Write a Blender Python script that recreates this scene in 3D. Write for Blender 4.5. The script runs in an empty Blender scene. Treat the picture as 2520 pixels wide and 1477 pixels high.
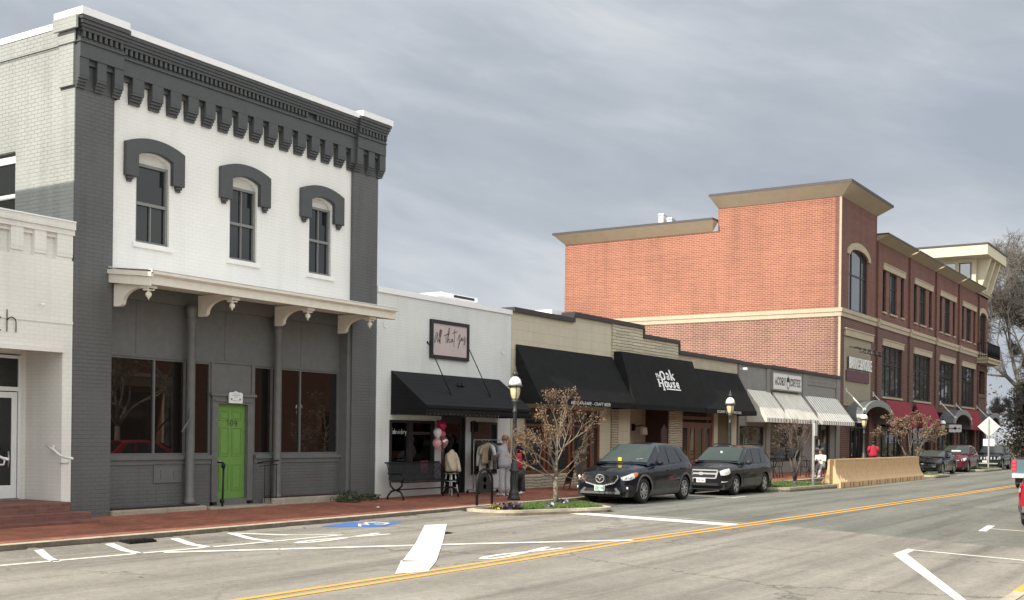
import bpy, bmesh, math, random
from mathutils import Vector, Matrix
R = math.radians
scene = bpy.context.scene
COL = scene.collection

# ---------------------------------------------------------------- camera
EYE = 1.9
TH, RO = R(32.97), R(0.68)
cam_d = bpy.data.cameras.new('camera')
cam = bpy.data.objects.new('camera', cam_d); COL.objects.link(cam); scene.camera = cam
cam_d.sensor_width = 36.0
cam_d.lens = 2850 / 2520 * 36
cam_d.shift_y = (1073 - 738.5) / 2520
cam_d.clip_start = 0.1; cam_d.clip_end = 2000
fw = Vector((math.cos(TH), math.sin(TH), 0)); rt = Vector((math.sin(TH), -math.cos(TH), 0)); up = Vector((0, 0, 1))
r2 = rt * math.cos(RO) + up * math.sin(RO)
u2 = up * math.cos(RO) - rt * math.sin(RO)
M3 = Matrix((r2, u2, -fw)).transposed()
cam.matrix_world = Matrix.Translation((0, 0, EYE)) @ M3.to_4x4()

# ---------------------------------------------------------------- sun, sky, exposure
SUNV = Vector((-0.77, 0.156, 0.61)).normalized()
sun_d = bpy.data.lights.new('sun', 'SUN'); sun_d.energy = 5.0; sun_d.angle = R(0.6); sun_d.color = (1.0, 0.93, 0.82)
sun = bpy.data.objects.new('sun', sun_d); COL.objects.link(sun)
sun.rotation_euler = SUNV.to_track_quat('Z', 'Y').to_euler(); sun.location = (-30, 30, 60)
scene.view_settings.view_transform = 'Standard'; scene.view_settings.look = 'None'
scene.view_settings.exposure = 0.3; scene.view_settings.gamma = 1.0

world = bpy.data.worlds.new('World'); scene.world = world; world.use_nodes = True

def nd(nt, typ, ins=None, **props):
    n = nt.nodes.new(typ)
    for k, v in props.items(): setattr(n, k, v)
    for k, v in (ins or {}).items():
        s = n.inputs[k]
        if isinstance(v, bpy.types.NodeSocket): nt.links.new(v, s)
        elif isinstance(v, bpy.types.Node): nt.links.new(v.outputs[0], s)
        else: s.default_value = v
    return n
def mth(nt, op, a, b=0.0, c=None):
    n = nd(nt, 'ShaderNodeMath', operation=op)
    for i, v in enumerate((a, b) if c is None else (a, b, c)):
        if isinstance(v, (bpy.types.NodeSocket)): nt.links.new(v, n.inputs[i])
        else: n.inputs[i].default_value = v
    return n.outputs[0]
def mixc(nt, f, a, b, blend='MIX'):
    n = nd(nt, 'ShaderNodeMix', data_type='RGBA', blend_type=blend)
    for i, v in ((0, f), (6, a), (7, b)):
        if isinstance(v, bpy.types.NodeSocket): nt.links.new(v, n.inputs[i])
        elif i and len(v) == 3: n.inputs[i].default_value = (*v, 1)
        else: n.inputs[i].default_value = v
    return n.outputs[2]
def mixf(nt, f, a, b):
    n = nd(nt, 'ShaderNodeMix', data_type='FLOAT')
    for i, v in ((0, f), (2, a), (3, b)):
        if isinstance(v, bpy.types.NodeSocket): nt.links.new(v, n.inputs[i])
        else: n.inputs[i].default_value = v
    return n.outputs[0]
def ramp(nt, fac, stops, interp='LINEAR'):
    n = nt.nodes.new('ShaderNodeValToRGB'); n.color_ramp.interpolation = interp
    e = n.color_ramp.elements
    while len(e) < len(stops): e.new(0.5)
    for i, (p, c) in enumerate(stops):
        e[i].position = p
        e[i].color = (c, c, c, 1) if isinstance(c, (int, float)) else (*c, 1)
    nt.links.new(fac, n.inputs[0]); return n.outputs[0]

def build_world():
    nt = world.node_tree; nt.nodes.clear()
    sky = nd(nt, 'ShaderNodeTexSky', sky_type='NISHITA')
    sky.sun_disc = False; sky.sun_elevation = math.asin(SUNV.z)
    sky.sun_rotation = math.atan2(SUNV.x, SUNV.y)
    sky.air_density = 1.0; sky.dust_density = 1.5
    tc = nd(nt, 'ShaderNodeTexCoord')
    sep = nd(nt, 'ShaderNodeSeparateXYZ', {0: tc.outputs['Generated']})
    x, y, z = sep.outputs
    az = mth(nt, 'ARCTAN2', y, x); el = mth(nt, 'ARCSINE', z)
    v = nd(nt, 'ShaderNodeCombineXYZ', {0: az, 1: el})
    rot = nd(nt, 'ShaderNodeMapping', {'Vector': nd(nt, 'ShaderNodeMapping', {'Vector': v, 'Rotation': (0, 0, R(-14))}), 'Location': (0.6, 0.1, 0), 'Scale': (1.5, 5.2, 1)})
    n1 = nd(nt, 'ShaderNodeTexNoise', {'Vector': rot, 'Scale': 1.25, 'Detail': 4, 'Roughness': 0.45, 'Distortion': 0.3})
    n2 = nd(nt, 'ShaderNodeTexNoise', {'Vector': rot, 'Scale': 3.4, 'Detail': 5, 'Roughness': 0.5, 'Distortion': 0.4})
    n3 = nd(nt, 'ShaderNodeTexNoise', {'Vector': rot, 'Scale': 7.5, 'Detail': 8, 'Roughness': 0.6, 'Distortion': 0.6})
    s = mth(nt, 'ADD', mth(nt, 'ADD', mth(nt, 'MULTIPLY', n1.outputs[0], 0.62), mth(nt, 'MULTIPLY', n2.outputs[0], 0.25)), mth(nt, 'MULTIPLY', n3.outputs[0], 0.13))
    cl = ramp(nt, s, [(0.385, (3.35, 3.68, 4.22)), (0.47, (3.95, 4.3, 4.8)), (0.535, (4.7, 5.02, 5.45)), (0.61, (5.8, 6.02, 6.2))])
    cov = ramp(nt, n1.outputs[0], [(0.2, 0.85), (0.42, 0.97)])
    col = mixc(nt, cov, sky.outputs[0], cl)
    # brightness and warmth added to the sky behind the camera, to light the fronts
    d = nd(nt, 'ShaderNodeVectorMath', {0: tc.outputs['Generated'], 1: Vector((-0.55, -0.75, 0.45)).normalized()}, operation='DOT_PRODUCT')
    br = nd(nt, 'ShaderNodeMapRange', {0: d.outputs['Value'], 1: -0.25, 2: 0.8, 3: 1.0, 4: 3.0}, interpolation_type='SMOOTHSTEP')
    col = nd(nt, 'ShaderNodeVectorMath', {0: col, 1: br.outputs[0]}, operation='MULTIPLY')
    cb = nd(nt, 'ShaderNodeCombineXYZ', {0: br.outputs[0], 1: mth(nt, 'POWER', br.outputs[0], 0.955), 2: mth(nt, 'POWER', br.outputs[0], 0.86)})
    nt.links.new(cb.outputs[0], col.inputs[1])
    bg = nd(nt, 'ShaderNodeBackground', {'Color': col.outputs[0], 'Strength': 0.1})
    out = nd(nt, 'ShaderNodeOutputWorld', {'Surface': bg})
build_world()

# ---------------------------------------------------------------- helpers
def tag(o, label=None, cat=None, group=None, kind=None):
    if label: o['label'] = label
    if cat: o['category'] = cat
    if group: o['group'] = group
    if kind: o['kind'] = kind
    return o
def thing(name, label, cat, loc=(0, 0, 0), group=None):
    o = bpy.data.objects.new(name, None); COL.objects.link(o); o.location = loc
    o.empty_display_size = 0.2
    return tag(o, label, cat, group)
def wloc(o):
    v = Vector((0, 0, 0))
    while o is not None: v = v + o.location; o = o.parent
    return v
def dup(o, parent=None):
    c = o.copy(); COL.objects.link(c); c.parent = parent
    for ch in list(o.children): dup(ch, c)
    return c
class MB:
    def __init__(s): s.v = []; s.f = []; s.m = []; s.sm = []
    def add(s, vs, fs, mi=0, smooth=False):
        b = len(s.v); s.v += [tuple(v) for v in vs]
        for f in fs: s.f.append(tuple(b + i for i in f)); s.m.append(mi); s.sm.append(smooth)
    def box(s, x0, x1, y0, y1, z0, z1, mi=0):
        s.add([(x0,y0,z0),(x1,y0,z0),(x1,y1,z0),(x0,y1,z0),(x0,y0,z1),(x1,y0,z1),(x1,y1,z1),(x0,y1,z1)],
              [(0,3,2,1),(4,5,6,7),(0,1,5,4),(1,2,6,5),(2,3,7,6),(3,0,4,7)], mi)
    def poly(s, pts, mi=0): s.add(pts, [tuple(range(len(pts)))], mi)
    def prism(s, pts, ax, a0, a1, mi=0, smooth=False):
        n = len(pts)
        def P(p, a): return {'x': (a, p[0], p[1]), 'y': (p[0], a, p[1]), 'z': (p[0], p[1], a)}[ax]
        vs = [P(p, a0) for p in pts] + [P(p, a1) for p in pts]
        s.add(vs, [tuple(range(n)), tuple(range(2*n-1, n-1, -1))], mi)
        b = len(s.v) - 2*n
        for i in range(n):
            j = (i+1) % n
            s.f.append((b+i, b+j, b+n+j, b+n+i)); s.m.append(mi); s.sm.append(smooth)
    def obox(s, c, ux, uy, uz, mi=0):          # oriented box from centre and half-axis vectors
        c = Vector(c); ux, uy, uz = Vector(ux), Vector(uy), Vector(uz); vs = []
        for k in (-1, 1):
            for a, b in ((-1,-1),(1,-1),(1,1),(-1,1)): vs.append(c + ux*a + uy*b + uz*k)
        s.add(vs, [(0,3,2,1),(4,5,6,7),(0,1,5,4),(1,2,6,5),(2,3,7,6),(3,0,4,7)], mi)
    def tube(s, pts, r, n=6, mi=0, cap=True, smooth=True):
        pts = [Vector(p) for p in pts]; k = len(pts)
        rs = r if isinstance(r, (list, tuple)) else [r]*k
        base = len(s.v); prev = None
        for i, p in enumerate(pts):
            t = (pts[min(i+1,k-1)] - pts[max(i-1,0)])
            t = t.normalized() if t.length > 1e-9 else Vector((0,0,1))
            if prev is None:
                a = Vector((0,0,1)) if abs(t.z) < 0.9 else Vector((1,0,0))
                prev = t.cross(a).normalized()
            u = (prev - t*prev.dot(t)); u = u.normalized() if u.length > 1e-6 else t.orthogonal().normalized()
            w = t.cross(u); prev = u
            for j in range(n):
                an = 2*math.pi*j/n
                s.v.append(tuple(p + (u*math.cos(an) + w*math.sin(an))*rs[i]))
        for i in range(k-1):
            for j in range(n):
                a = base+i*n+j; b = base+i*n+(j+1)%n
                s.f.append((a, b, b+n, a+n)); s.m.append(mi); s.sm.append(smooth)
        if cap:
            s.f.append(tuple(base+j for j in range(n))[::-1]); s.m.append(mi); s.sm.append(False)
            s.f.append(tuple(base+(k-1)*n+j for j in range(n))); s.m.append(mi); s.sm.append(False)
    def lathe(s, c, prof, n=16, mi=0, axis='z', smooth=True, sx=1.0, sy=1.0):
        base = len(s.v); cx, cy, cz = c
        for r, h in prof:
            for j in range(n):
                a = 2*math.pi*j/n; p, q = r*math.cos(a)*sx, r*math.sin(a)*sy
                s.v.append({'z': (cx+p, cy+q, cz+h), 'y': (cx+p, cy+h, cz+q), 'x': (cx+h, cy+p, cz+q)}[axis])
        for i in range(len(prof)-1):
            for j in range(n):
                a = base+i*n+j; b = base+i*n+(j+1)%n
                s.f.append((a, b, b+n, a+n)); s.m.append(mi); s.sm.append(smooth)
        for i in (0, len(prof)-1):
            if prof[i][0] > 1e-6:
                s.f.append(tuple(base+i*n+j for j in range(n))); s.m.append(mi); s.sm.append(False)
    def ball(s, c, rx, ry, rz, n=12, m=8, mi=0):
        pr = [(max(1e-4, math.sin(math.pi*i/m)), -math.cos(math.pi*i/m)) for i in range(m+1)]
        base = len(s.v)
        for r, h in pr:
            for j in range(n):
                a = 2*math.pi*j/n; s.v.append((c[0]+rx*r*math.cos(a), c[1]+ry*r*math.sin(a), c[2]+rz*h))
        for i in range(m):
            for j in range(n):
                a = base+i*n+j; b = base+i*n+(j+1)%n
                s.f.append((a, b, b+n, a+n)); s.m.append(mi); s.sm.append(True)
    def loft(s, rings, mi=0, smooth=True, cap=True, closed=True):
        n = len(rings[0]); base = len(s.v)
        for rg in rings: s.v += [tuple(p) for p in rg]
        for i in range(len(rings)-1):
            for j in range(n if closed else n-1):
                a = base+i*n+j; b = base+i*n+(j+1)%n
                s.f.append((a, b, b+n, a+n)); s.m.append(mi); s.sm.append(smooth)
        if cap:
            for i in (0, len(rings)-1):
                s.f.append(tuple(base+i*n+j for j in range(n))); s.m.append(mi); s.sm.append(False)
    def ribbon(s, pts, w, O, U, V, N, t=0.004, mi=0):      # a painted stroke: 2-D polyline on the plane O + U*x + V*y
        O, U, V, N = Vector(O), Vector(U), Vector(V), Vector(N)
        k = len(pts); L = []; Rr = []
        ws = w if isinstance(w, (list, tuple)) else [w]*k
        for i, p in enumerate(pts):
            a = pts[max(i-1,0)]; b = pts[min(i+1,k-1)]
            dx, dy = b[0]-a[0], b[1]-a[1]; l = math.hypot(dx, dy) or 1
            nx, ny = -dy/l*ws[i]/2, dx/l*ws[i]/2
            L.append(O + U*(p[0]+nx) + V*(p[1]+ny) + N*t); Rr.append(O + U*(p[0]-nx) + V*(p[1]-ny) + N*t)
        for i in range(k-1): s.poly([L[i], Rr[i], Rr[i+1], L[i+1]], mi)
    def wall(s, x0, x1, z0, z1, y0, y1, ops=(), mi=0):      # wall slab in the XZ plane with rectangular openings
        xs = sorted({x0, x1, *[v for o in ops for v in (o[0], o[1]) if x0 < v < x1]})
        for a, b in zip(xs, xs[1:]):
            mx = (a+b)/2
            cuts = sorted([(max(o[2], z0), min(o[3], z1)) for o in ops if o[0] < mx < o[1]])
            z = z0
            for c0, c1 in cuts:
                if c0 > z + 1e-4: s.box(a, b, y0, y1, z, c0, mi)
                z = max(z, c1)
            if z < z1 - 1e-4: s.box(a, b, y0, y1, z, z1, mi)
    def frame(s, x0, x1, z0, z1, y0, y1, w, mi=0, bottom=True):
        s.box(x0, x0+w, y0, y1, z0, z1, mi); s.box(x1-w, x1, y0, y1, z0, z1, mi)
        s.box(x0+w, x1-w, y0, y1, z1-w, z1, mi)
        if bottom: s.box(x0+w, x1-w, y0, y1, z0, z0+w, mi)
    def each(s, name, mats, parent=None, **k):           # every loose piece becomes a part of its own
        par = list(range(len(s.v)))
        def find(a):
            while par[a] != a: par[a] = par[par[a]]; a = par[a]
            return a
        for f in s.f:
            for a in f[1:]: par[find(a)] = find(f[0])
        grp = {}
        for i, f in enumerate(s.f): grp.setdefault(find(f[0]), []).append(i)
        out = []
        for fs in grp.values():
            m = MB(); mp = {}
            for i in fs:
                g = []
                for a in s.f[i]:
                    if a not in mp: mp[a] = len(m.v); m.v.append(s.v[a])
                    g.append(mp[a])
                m.f.append(tuple(g)); m.m.append(s.m[i]); m.sm.append(s.sm[i])
            out.append(m.build(name, mats, parent, **k))
        return out
    def build(s, name, mats, parent=None, bevel=0.0, weld=False, smooth_angle=None):
        me = bpy.data.meshes.new(name)
        off = wloc(parent) if parent is not None else Vector((0, 0, 0))
        me.from_pydata([(v[0]-off.x, v[1]-off.y, v[2]-off.z) for v in s.v], [], s.f)
        if not isinstance(mats, (list, tuple)): mats = [mats]
        for m in mats: me.materials.append(m)
        me.polygons.foreach_set('material_index', s.m)
        me.polygons.foreach_set('use_smooth', s.sm)
        bm = bmesh.new(); bm.from_mesh(me)
        if weld: bmesh.ops.remove_doubles(bm, verts=bm.verts, dist=0.0005)
        bmesh.ops.recalc_face_normals(bm, faces=bm.faces); bm.to_mesh(me); bm.free()
        o = bpy.data.objects.new(name, me); COL.objects.link(o)
        if parent is not None: o.parent = parent
        if bevel:
            b = o.modifiers.new('bevel', 'BEVEL'); b.width = bevel; b.segments = 2; b.limit_method = 'ANGLE'; b.angle_limit = R(40)
        return o
def text(name, body, mat, parent, O, U, V, N, w=None, h=None, depth=0.0, align='LEFT', space=1.0):
    """Lettering laid on the plane O + U*x + V*y, scaled to width w and height h (metres), facing N."""
    cu = bpy.data.curves.new('lettering', 'FONT'); cu.body = body; cu.size = 1.0; cu.space_character = space
    cu.resolution_u = 3
    t = bpy.data.objects.new('lettering', cu); COL.objects.link(t)
    dg = bpy.context.evaluated_depsgraph_get(); me0 = bpy.data.meshes.new_from_object(t.evaluated_get(dg))
    bpy.data.objects.remove(t); bpy.data.curves.remove(cu)
    xs = [v.co.x for v in me0.vertices]; ys = [v.co.y for v in me0.vertices]
    x0, x1, y0, y1 = min(xs), max(xs), min(ys), max(ys)
    sx = (w/(x1-x0)) if w else (h/(y1-y0)); sy = (h/(y1-y0)) if h else sx
    O, U, V, N = Vector(O), Vector(U), Vector(V), Vector(N)
    mb = MB()
    co = [O + U*((v.co.x-x0)*sx) + V*((v.co.y-y0)*sy) for v in me0.vertices]
    fs = [tuple(p.vertices) for p in me0.polygons]
    mb.add([c + N*(depth+0.004) for c in co], fs)
    if depth:
        ed = {}
        for f in fs:
            for a, b in zip(f, f[1:]+f[:1]):
                ed[(a, b)] = 1
        for a, b in list(ed):
            if (b, a) not in ed: mb.poly([co[a], co[b], co[b]+N*(depth+0.004), co[a]+N*(depth+0.004)])
    bpy.data.meshes.remove(me0)
    return mb.build(name, mat, parent)
def arc(cx, cz, rx, rz, a0, a1, n):
    return [(cx + rx*math.cos(R(a0 + (a1-a0)*i/n)), cz + rz*math.sin(R(a0 + (a1-a0)*i/n))) for i in range(n+1)]
def lerp(a, b, t): return a + (b-a)*t
def pw(tab, x):
    if x <= tab[0][0]: return tab[0][1]
    for (a, va), (b, vb) in zip(tab, tab[1:]):
        if x <= b: return lerp(va, vb, (x-a)/(b-a))
    return tab[-1][1]
def zr(x): return pw([(14, 0), (32, 0.08), (60, 0.12)], x)          # the road climbs gently along the street
def zs(x, y): return zr(x)*0.85 + 0.15 + max(0, y-15.98)*0.033        # top of the pavement
# ---------------------------------------------------------------- materials
def C(r, g, b): 
    f = lambda c: (c/255/12.92) if c/255 <= 0.04045 else ((c/255+0.055)/1.055)**2.4
    return (f(r), f(g), f(b))
def mk(name):
    m = bpy.data.materials.new(name); m.use_nodes = True
    return m, m.node_tree, m.node_tree.nodes['Principled BSDF']
def wallvec(nt):
    g = nd(nt, 'ShaderNodeNewGeometry')
    p = nd(nt, 'ShaderNodeSeparateXYZ', {0: g.outputs['Position']}); n = nd(nt, 'ShaderNodeSeparateXYZ', {0: g.outputs['True Normal']})
    f = mth(nt, 'GREATER_THAN', mth(nt, 'ABSOLUTE', n.outputs[0]), 0.6)
    u = mixf(nt, f, p.outputs[0], p.outputs[1])
    return nd(nt, 'ShaderNodeCombineXYZ', {0: u, 1: p.outputs[2]}).outputs[0], g.outputs['Position'], p
def bump(nt, b, h, strength=0.4, dist=0.01):
    bn = nd(nt, 'ShaderNodeBump', {'Height': h, 'Strength': strength, 'Distance': dist}); nt.links.new(bn.outputs[0], b.inputs['Normal'])
def plain(name, col, rough=0.6, metal=0.0, var=0.12, scale=6.0, bmp=0.0, coat=0.0, ior=1.5, spec=0.5):
    m, nt, b = mk(name)
    tc = nd(nt, 'ShaderNodeTexCoord')
    n = nd(nt, 'ShaderNodeTexNoise', {'Vector': tc.outputs['Object'], 'Scale': scale, 'Detail': 5, 'Roughness': 0.6})
    lo = tuple(c*(1-var) for c in col); hi = tuple(min(1, c*(1+var)) for c in col)
    nt.links.new(ramp(nt, n.outputs[0], [(0.3, lo), (0.7, hi)]), b.inputs['Base Color'])
    b.inputs['Roughness'].default_value = rough; b.inputs['Metallic'].default_value = metal; b.inputs['IOR'].default_value = ior
    b.inputs['Specular IOR Level'].default_value = spec
    if coat: b.inputs['Coat Weight'].default_value = coat; b.inputs['Coat Roughness'].default_value = 0.03
    if bmp: bump(nt, b, n.outputs[0], bmp, 0.01)
    return m
def paintbrick(name, col, bmp=0.5, dirt=0.12, w=0.21, h=0.076, rough=0.55, joint=0.42):
    m, nt, b = mk(name); v, pos, p = wallvec(nt)
    br = nd(nt, 'ShaderNodeTexBrick', {'Vector': v, 'Scale': 1.0, 'Mortar Size': 0.008, 'Mortar Smooth': 0.6, 'Brick Width': w, 'Row Height': h,
            'Color1': (1,1,1,1), 'Color2': (0.86,0.86,0.86,1), 'Mortar': (0.2,0.2,0.2,1), 'Bias': -0.2})
    n1 = nd(nt, 'ShaderNodeTexNoise', {'Vector': pos, 'Scale': 0.7, 'Detail': 6, 'Roughness': 0.65})
    n2 = nd(nt, 'ShaderNodeTexNoise', {'Vector': pos, 'Scale': 14, 'Detail': 3})
    # mortar joints show only in patches where the paint is thin
    patch = ramp(nt, nd(nt, 'ShaderNodeTexNoise', {'Vector': pos, 'Scale': 0.9, 'Detail': 3, 'W': 3.0}, noise_dimensions='4D').outputs[0], [(0.38, 0.15), (0.62, 1.0)])
    lo = tuple(c*(1-dirt) for c in col); hi = tuple(min(0.9, c*(1+dirt*0.4)) for c in col)
    c1 = ramp(nt, n1.outputs[0], [(0.3, lo), (0.65, hi)])
    jf = mth(nt, 'MULTIPLY', br.outputs['Fac'], mth(nt, 'MULTIPLY', patch, joint))
    c2 = mixc(nt, jf, c1, tuple(c*0.62 for c in col))
    sm = nd(nt, 'ShaderNodeMapping', {'Vector': v, 'Scale': (2.6, 0.22, 1)}); sn = nd(nt, 'ShaderNodeTexNoise', {'Vector': sm, 'Scale': 1.0, 'Detail': 5, 'Roughness': 0.6})
    c2 = mixc(nt, 1.0, c2, ramp(nt, sn.outputs[0], [(0.34, 1-dirt*0.9), (0.5, 1.0)]), 'MULTIPLY')
    c3 = mixc(nt, joint*0.5, c2, br.outputs['Color'], 'MULTIPLY')
    nt.links.new(c3, b.inputs['Base Color']); b.inputs['Roughness'].default_value = rough
    hgt = mth(nt, 'ADD', mth(nt, 'MULTIPLY', mth(nt, 'SUBTRACT', 1.0, br.outputs['Fac']), mth(nt, 'ADD', patch, 0.2)), mth(nt, 'MULTIPLY', n2.outputs[0], 0.35))
    bump(nt, b, hgt, bmp, 0.012)
    return m
def brick(name, c1, c2, mortar, w=0.305, h=0.102, ms=0.011, bmp=0.35):
    m, nt, b = mk(name); v, pos, p = wallvec(nt)
    br = nd(nt, 'ShaderNodeTexBrick', {'Vector': v, 'Scale': 1.0, 'Mortar Size': ms, 'Mortar Smooth': 0.2, 'Brick Width': w, 'Row Height': h,
            'Color1': (*c1,1), 'Color2': (*c2,1), 'Mortar': (*mortar,1), 'Bias': 0.0})
    n1 = nd(nt, 'ShaderNodeTexNoise', {'Vector': pos, 'Scale': 0.35, 'Detail': 6, 'Roughness': 0.6})
    mp = nd(nt, 'ShaderNodeMapping', {'Vector': v, 'Scale': (0.12, 5, 1)})
    n3 = nd(nt, 'ShaderNodeTexNoise', {'Vector': mp, 'Scale': 1.0, 'Detail': 3})
    f = ramp(nt, mth(nt, 'ADD', mth(nt, 'MULTIPLY', n1.outputs[0], 0.55), mth(nt, 'MULTIPLY', n3.outputs[0], 0.45)), [(0.3, 0.80), (0.7, 1.16)])
    sk = nd(nt, 'ShaderNodeTexNoise', {'Vector': nd(nt, 'ShaderNodeMapping', {'Vector': v, 'Scale': (1.1, 0.09, 1)}), 'Scale': 1.0, 'Detail': 6, 'Roughness': 0.65})
    c = mixc(nt, 1.0, mixc(nt, 1.0, br.outputs['Color'], f, 'MULTIPLY'), ramp(nt, sk.outputs[0], [(0.34, 0.84), (0.5, 1.0), (0.68, 1.07)]), 'MULTIPLY')
    nt.links.new(c, b.inputs['Base Color']); b.inputs['Roughness'].default_value = 0.8
    bump(nt, b, mth(nt, 'SUBTRACT', 1.0, br.outputs['Fac']), bmp, 0.008)
    return m
def ledge(name, col, h=0.11, w=0.9):           # rough split stone in low courses
    m, nt, b = mk(name); v, pos, p = wallvec(nt)
    n0 = nd(nt, 'ShaderNodeTexNoise', {'Vector': pos, 'Scale': 1.6, 'Detail': 2})
    off = mth(nt, 'MULTIPLY', mth(nt, 'SUBTRACT', n0.outputs[0], 0.5), 0.10)
    sp = nd(nt, 'ShaderNodeSeparateXYZ', {0: v}); vv = nd(nt, 'ShaderNodeCombineXYZ', {0: sp.outputs[0], 1: mth(nt, 'ADD', sp.outputs[1], off)})
    br = nd(nt, 'ShaderNodeTexBrick', {'Vector': vv, 'Scale': 1.0, 'Mortar Size': 0.014, 'Mortar Smooth': 0.7, 'Brick Width': w, 'Row Height': h,
            'Color1': (*col,1), 'Color2': (*[c*0.78 for c in col],1), 'Mortar': (*[c*0.38 for c in col],1)}, offset=0.37)
    n2 = nd(nt, 'ShaderNodeTexNoise', {'Vector': pos, 'Scale': 6, 'Detail': 6, 'Roughness': 0.7})
    nt.links.new(br.outputs['Color'], b.inputs['Base Color']); b.inputs['Roughness'].default_value = 0.8
    bump(nt, b, mth(nt, 'ADD', mth(nt, 'MULTIPLY', mth(nt, 'SUBTRACT', 1.0, br.outputs['Fac']), 0.8), n2.outputs[0]), 0.9, 0.03)
    return m
def ribbed(name, col, pitch=0.1, rough=0.5, vert=False, dark=0.62, spec=0.5):      # lapped siding / fluted metal
    m, nt, b = mk(name); v, pos, p = wallvec(nt)
    sp = nd(nt, 'ShaderNodeSeparateXYZ', {0: v})
    s = mth(nt, 'FRACT', mth(nt, 'DIVIDE', sp.outputs[0 if vert else 1], pitch))
    c = ramp(nt, s, [(0.0, tuple(x*dark for x in col)), (0.16, col), (1.0, col)])
    n = nd(nt, 'ShaderNodeTexNoise', {'Vector': pos, 'Scale': 1.5, 'Detail': 5})
    nt.links.new(mixc(nt, 1.0, c, ramp(nt, n.outputs[0], [(0.3, 0.86), (0.7, 1.08)]), 'MULTIPLY'), b.inputs['Base Color'])
    b.inputs['Specular IOR Level'].default_value = spec; b.inputs['Roughness'].default_value = rough; bump(nt, b, s, 0.6, 0.02)
    return m
def asphalt(name, c_lo, c_hi, crack, seed=0.0, streak=(0.06, 1.6)):
    m, nt, b = mk(name)
    g = nd(nt, 'ShaderNodeNewGeometry'); pos = nd(nt, 'ShaderNodeMapping', {'Vector': g.outputs['Position'], 'Location': (seed, seed*1.7, 0)}).outputs[0]
    big = nd(nt, 'ShaderNodeTexNoise', {'Vector': pos, 'Scale': 0.22, 'Detail': 5, 'Roughness': 0.6})
    mid = nd(nt, 'ShaderNodeTexNoise', {'Vector': pos, 'Scale': 2.3, 'Detail': 6, 'Roughness': 0.7})
    fine = nd(nt, 'ShaderNodeTexVoronoi', {'Vector': pos, 'Scale': 95})
    fin2 = nd(nt, 'ShaderNodeTexNoise', {'Vector': pos, 'Scale': 38, 'Detail': 4, 'Roughness': 0.8})
    st = nd(nt, 'ShaderNodeMapping', {'Vector': pos, 'Scale': (streak[0], streak[1], 1)})
    sn = nd(nt, 'ShaderNodeTexNoise', {'Vector': st, 'Scale': 1.0, 'Detail': 4, 'Roughness': 0.6})
    c = ramp(nt, big.outputs[0], [(0.25, c_lo), (0.7, c_hi)])
    c = mixc(nt, 1.0, c, ramp(nt, mid.outputs[0], [(0.25, 0.86), (0.75, 1.12)]), 'MULTIPLY')
    c = mixc(nt, 1.0, c, ramp(nt, sn.outputs[0], [(0.32, 0.66), (0.52, 1.04)]), 'MULTIPLY')
    c = mixc(nt, 1.0, c, ramp(nt, fin2.outputs[0], [(0.3, 0.74), (0.7, 1.22)]), 'MULTIPLY')
    g2_ = nd(nt, 'ShaderNodeTexNoise', {'Vector': pos, 'Scale': 9, 'Detail': 9, 'Roughness': 0.85})
    c = mixc(nt, 1.0, c, ramp(nt, g2_.outputs[0], [(0.32, 0.72), (0.68, 1.24)]), 'MULTIPLY')
    # wheel tracks worn along the lanes
    yy = nd(nt, 'ShaderNodeSeparateXYZ', {0: g.outputs['Position']}).outputs[1]
    wt = mth(nt, 'MULTIPLY', mth(nt, 'ADD', mth(nt, 'SINE', mth(nt, 'MULTIPLY', yy, 3.7)), 1.0), mth(nt, 'MULTIPLY', ramp(nt, mid.outputs[0], [(0.3, 0.2), (0.6, 1.0)]), 0.5))
    c = mixc(nt, 1.0, c, ramp(nt, wt, [(0.35, 1.02), (0.85, 0.80)]), 'MULTIPLY')
    # short dark tears and patched blemishes stretched along the traffic
    tm = nd(nt, 'ShaderNodeMapping', {'Vector': pos, 'Scale': (1.5, 4.2, 1)})
    tv = nd(nt, 'ShaderNodeTexNoise', {'Vector': tm, 'Scale': 1.6, 'Detail': 5, 'Roughness': 0.75, 'Distortion': 0.6})
    zone = ramp(nt, sn.outputs[0], [(0.42, 1.0), (0.58, 0.15)])
    tear = mth(nt, 'MULTIPLY', ramp(nt, tv.outputs[0], [(0.62, 0.0), (0.70, 1.0)]), zone)
    c = mixc(nt, mth(nt, 'MULTIPLY', tear, 0.75), c, crack)
    vc = nd(nt, 'ShaderNodeTexVoronoi', {'Vector': nd(nt, 'ShaderNodeVectorMath', {0: pos, 1: mid.outputs['Color']}, operation='ADD'), 'Scale': 0.16}, feature='DISTANCE_TO_EDGE')
    ck = mth(nt, 'MULTIPLY', ramp(nt, vc.outputs[0], [(0.0, 1.0), (0.008, 0.0)]), ramp(nt, big.outputs[0], [(0.38, 0.0), (0.52, 0.8)]))
    c = mixc(nt, ck, c, crack)
    nt.links.new(c, b.inputs['Base Color']); b.inputs['Roughness'].default_value = 0.88; b.inputs['Specular IOR Level'].default_value = 0.3
    bump(nt, b, mth(nt, 'ADD', fine.outputs[0], fin2.outputs[0]), 0.35, 0.006)
    return m
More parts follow.
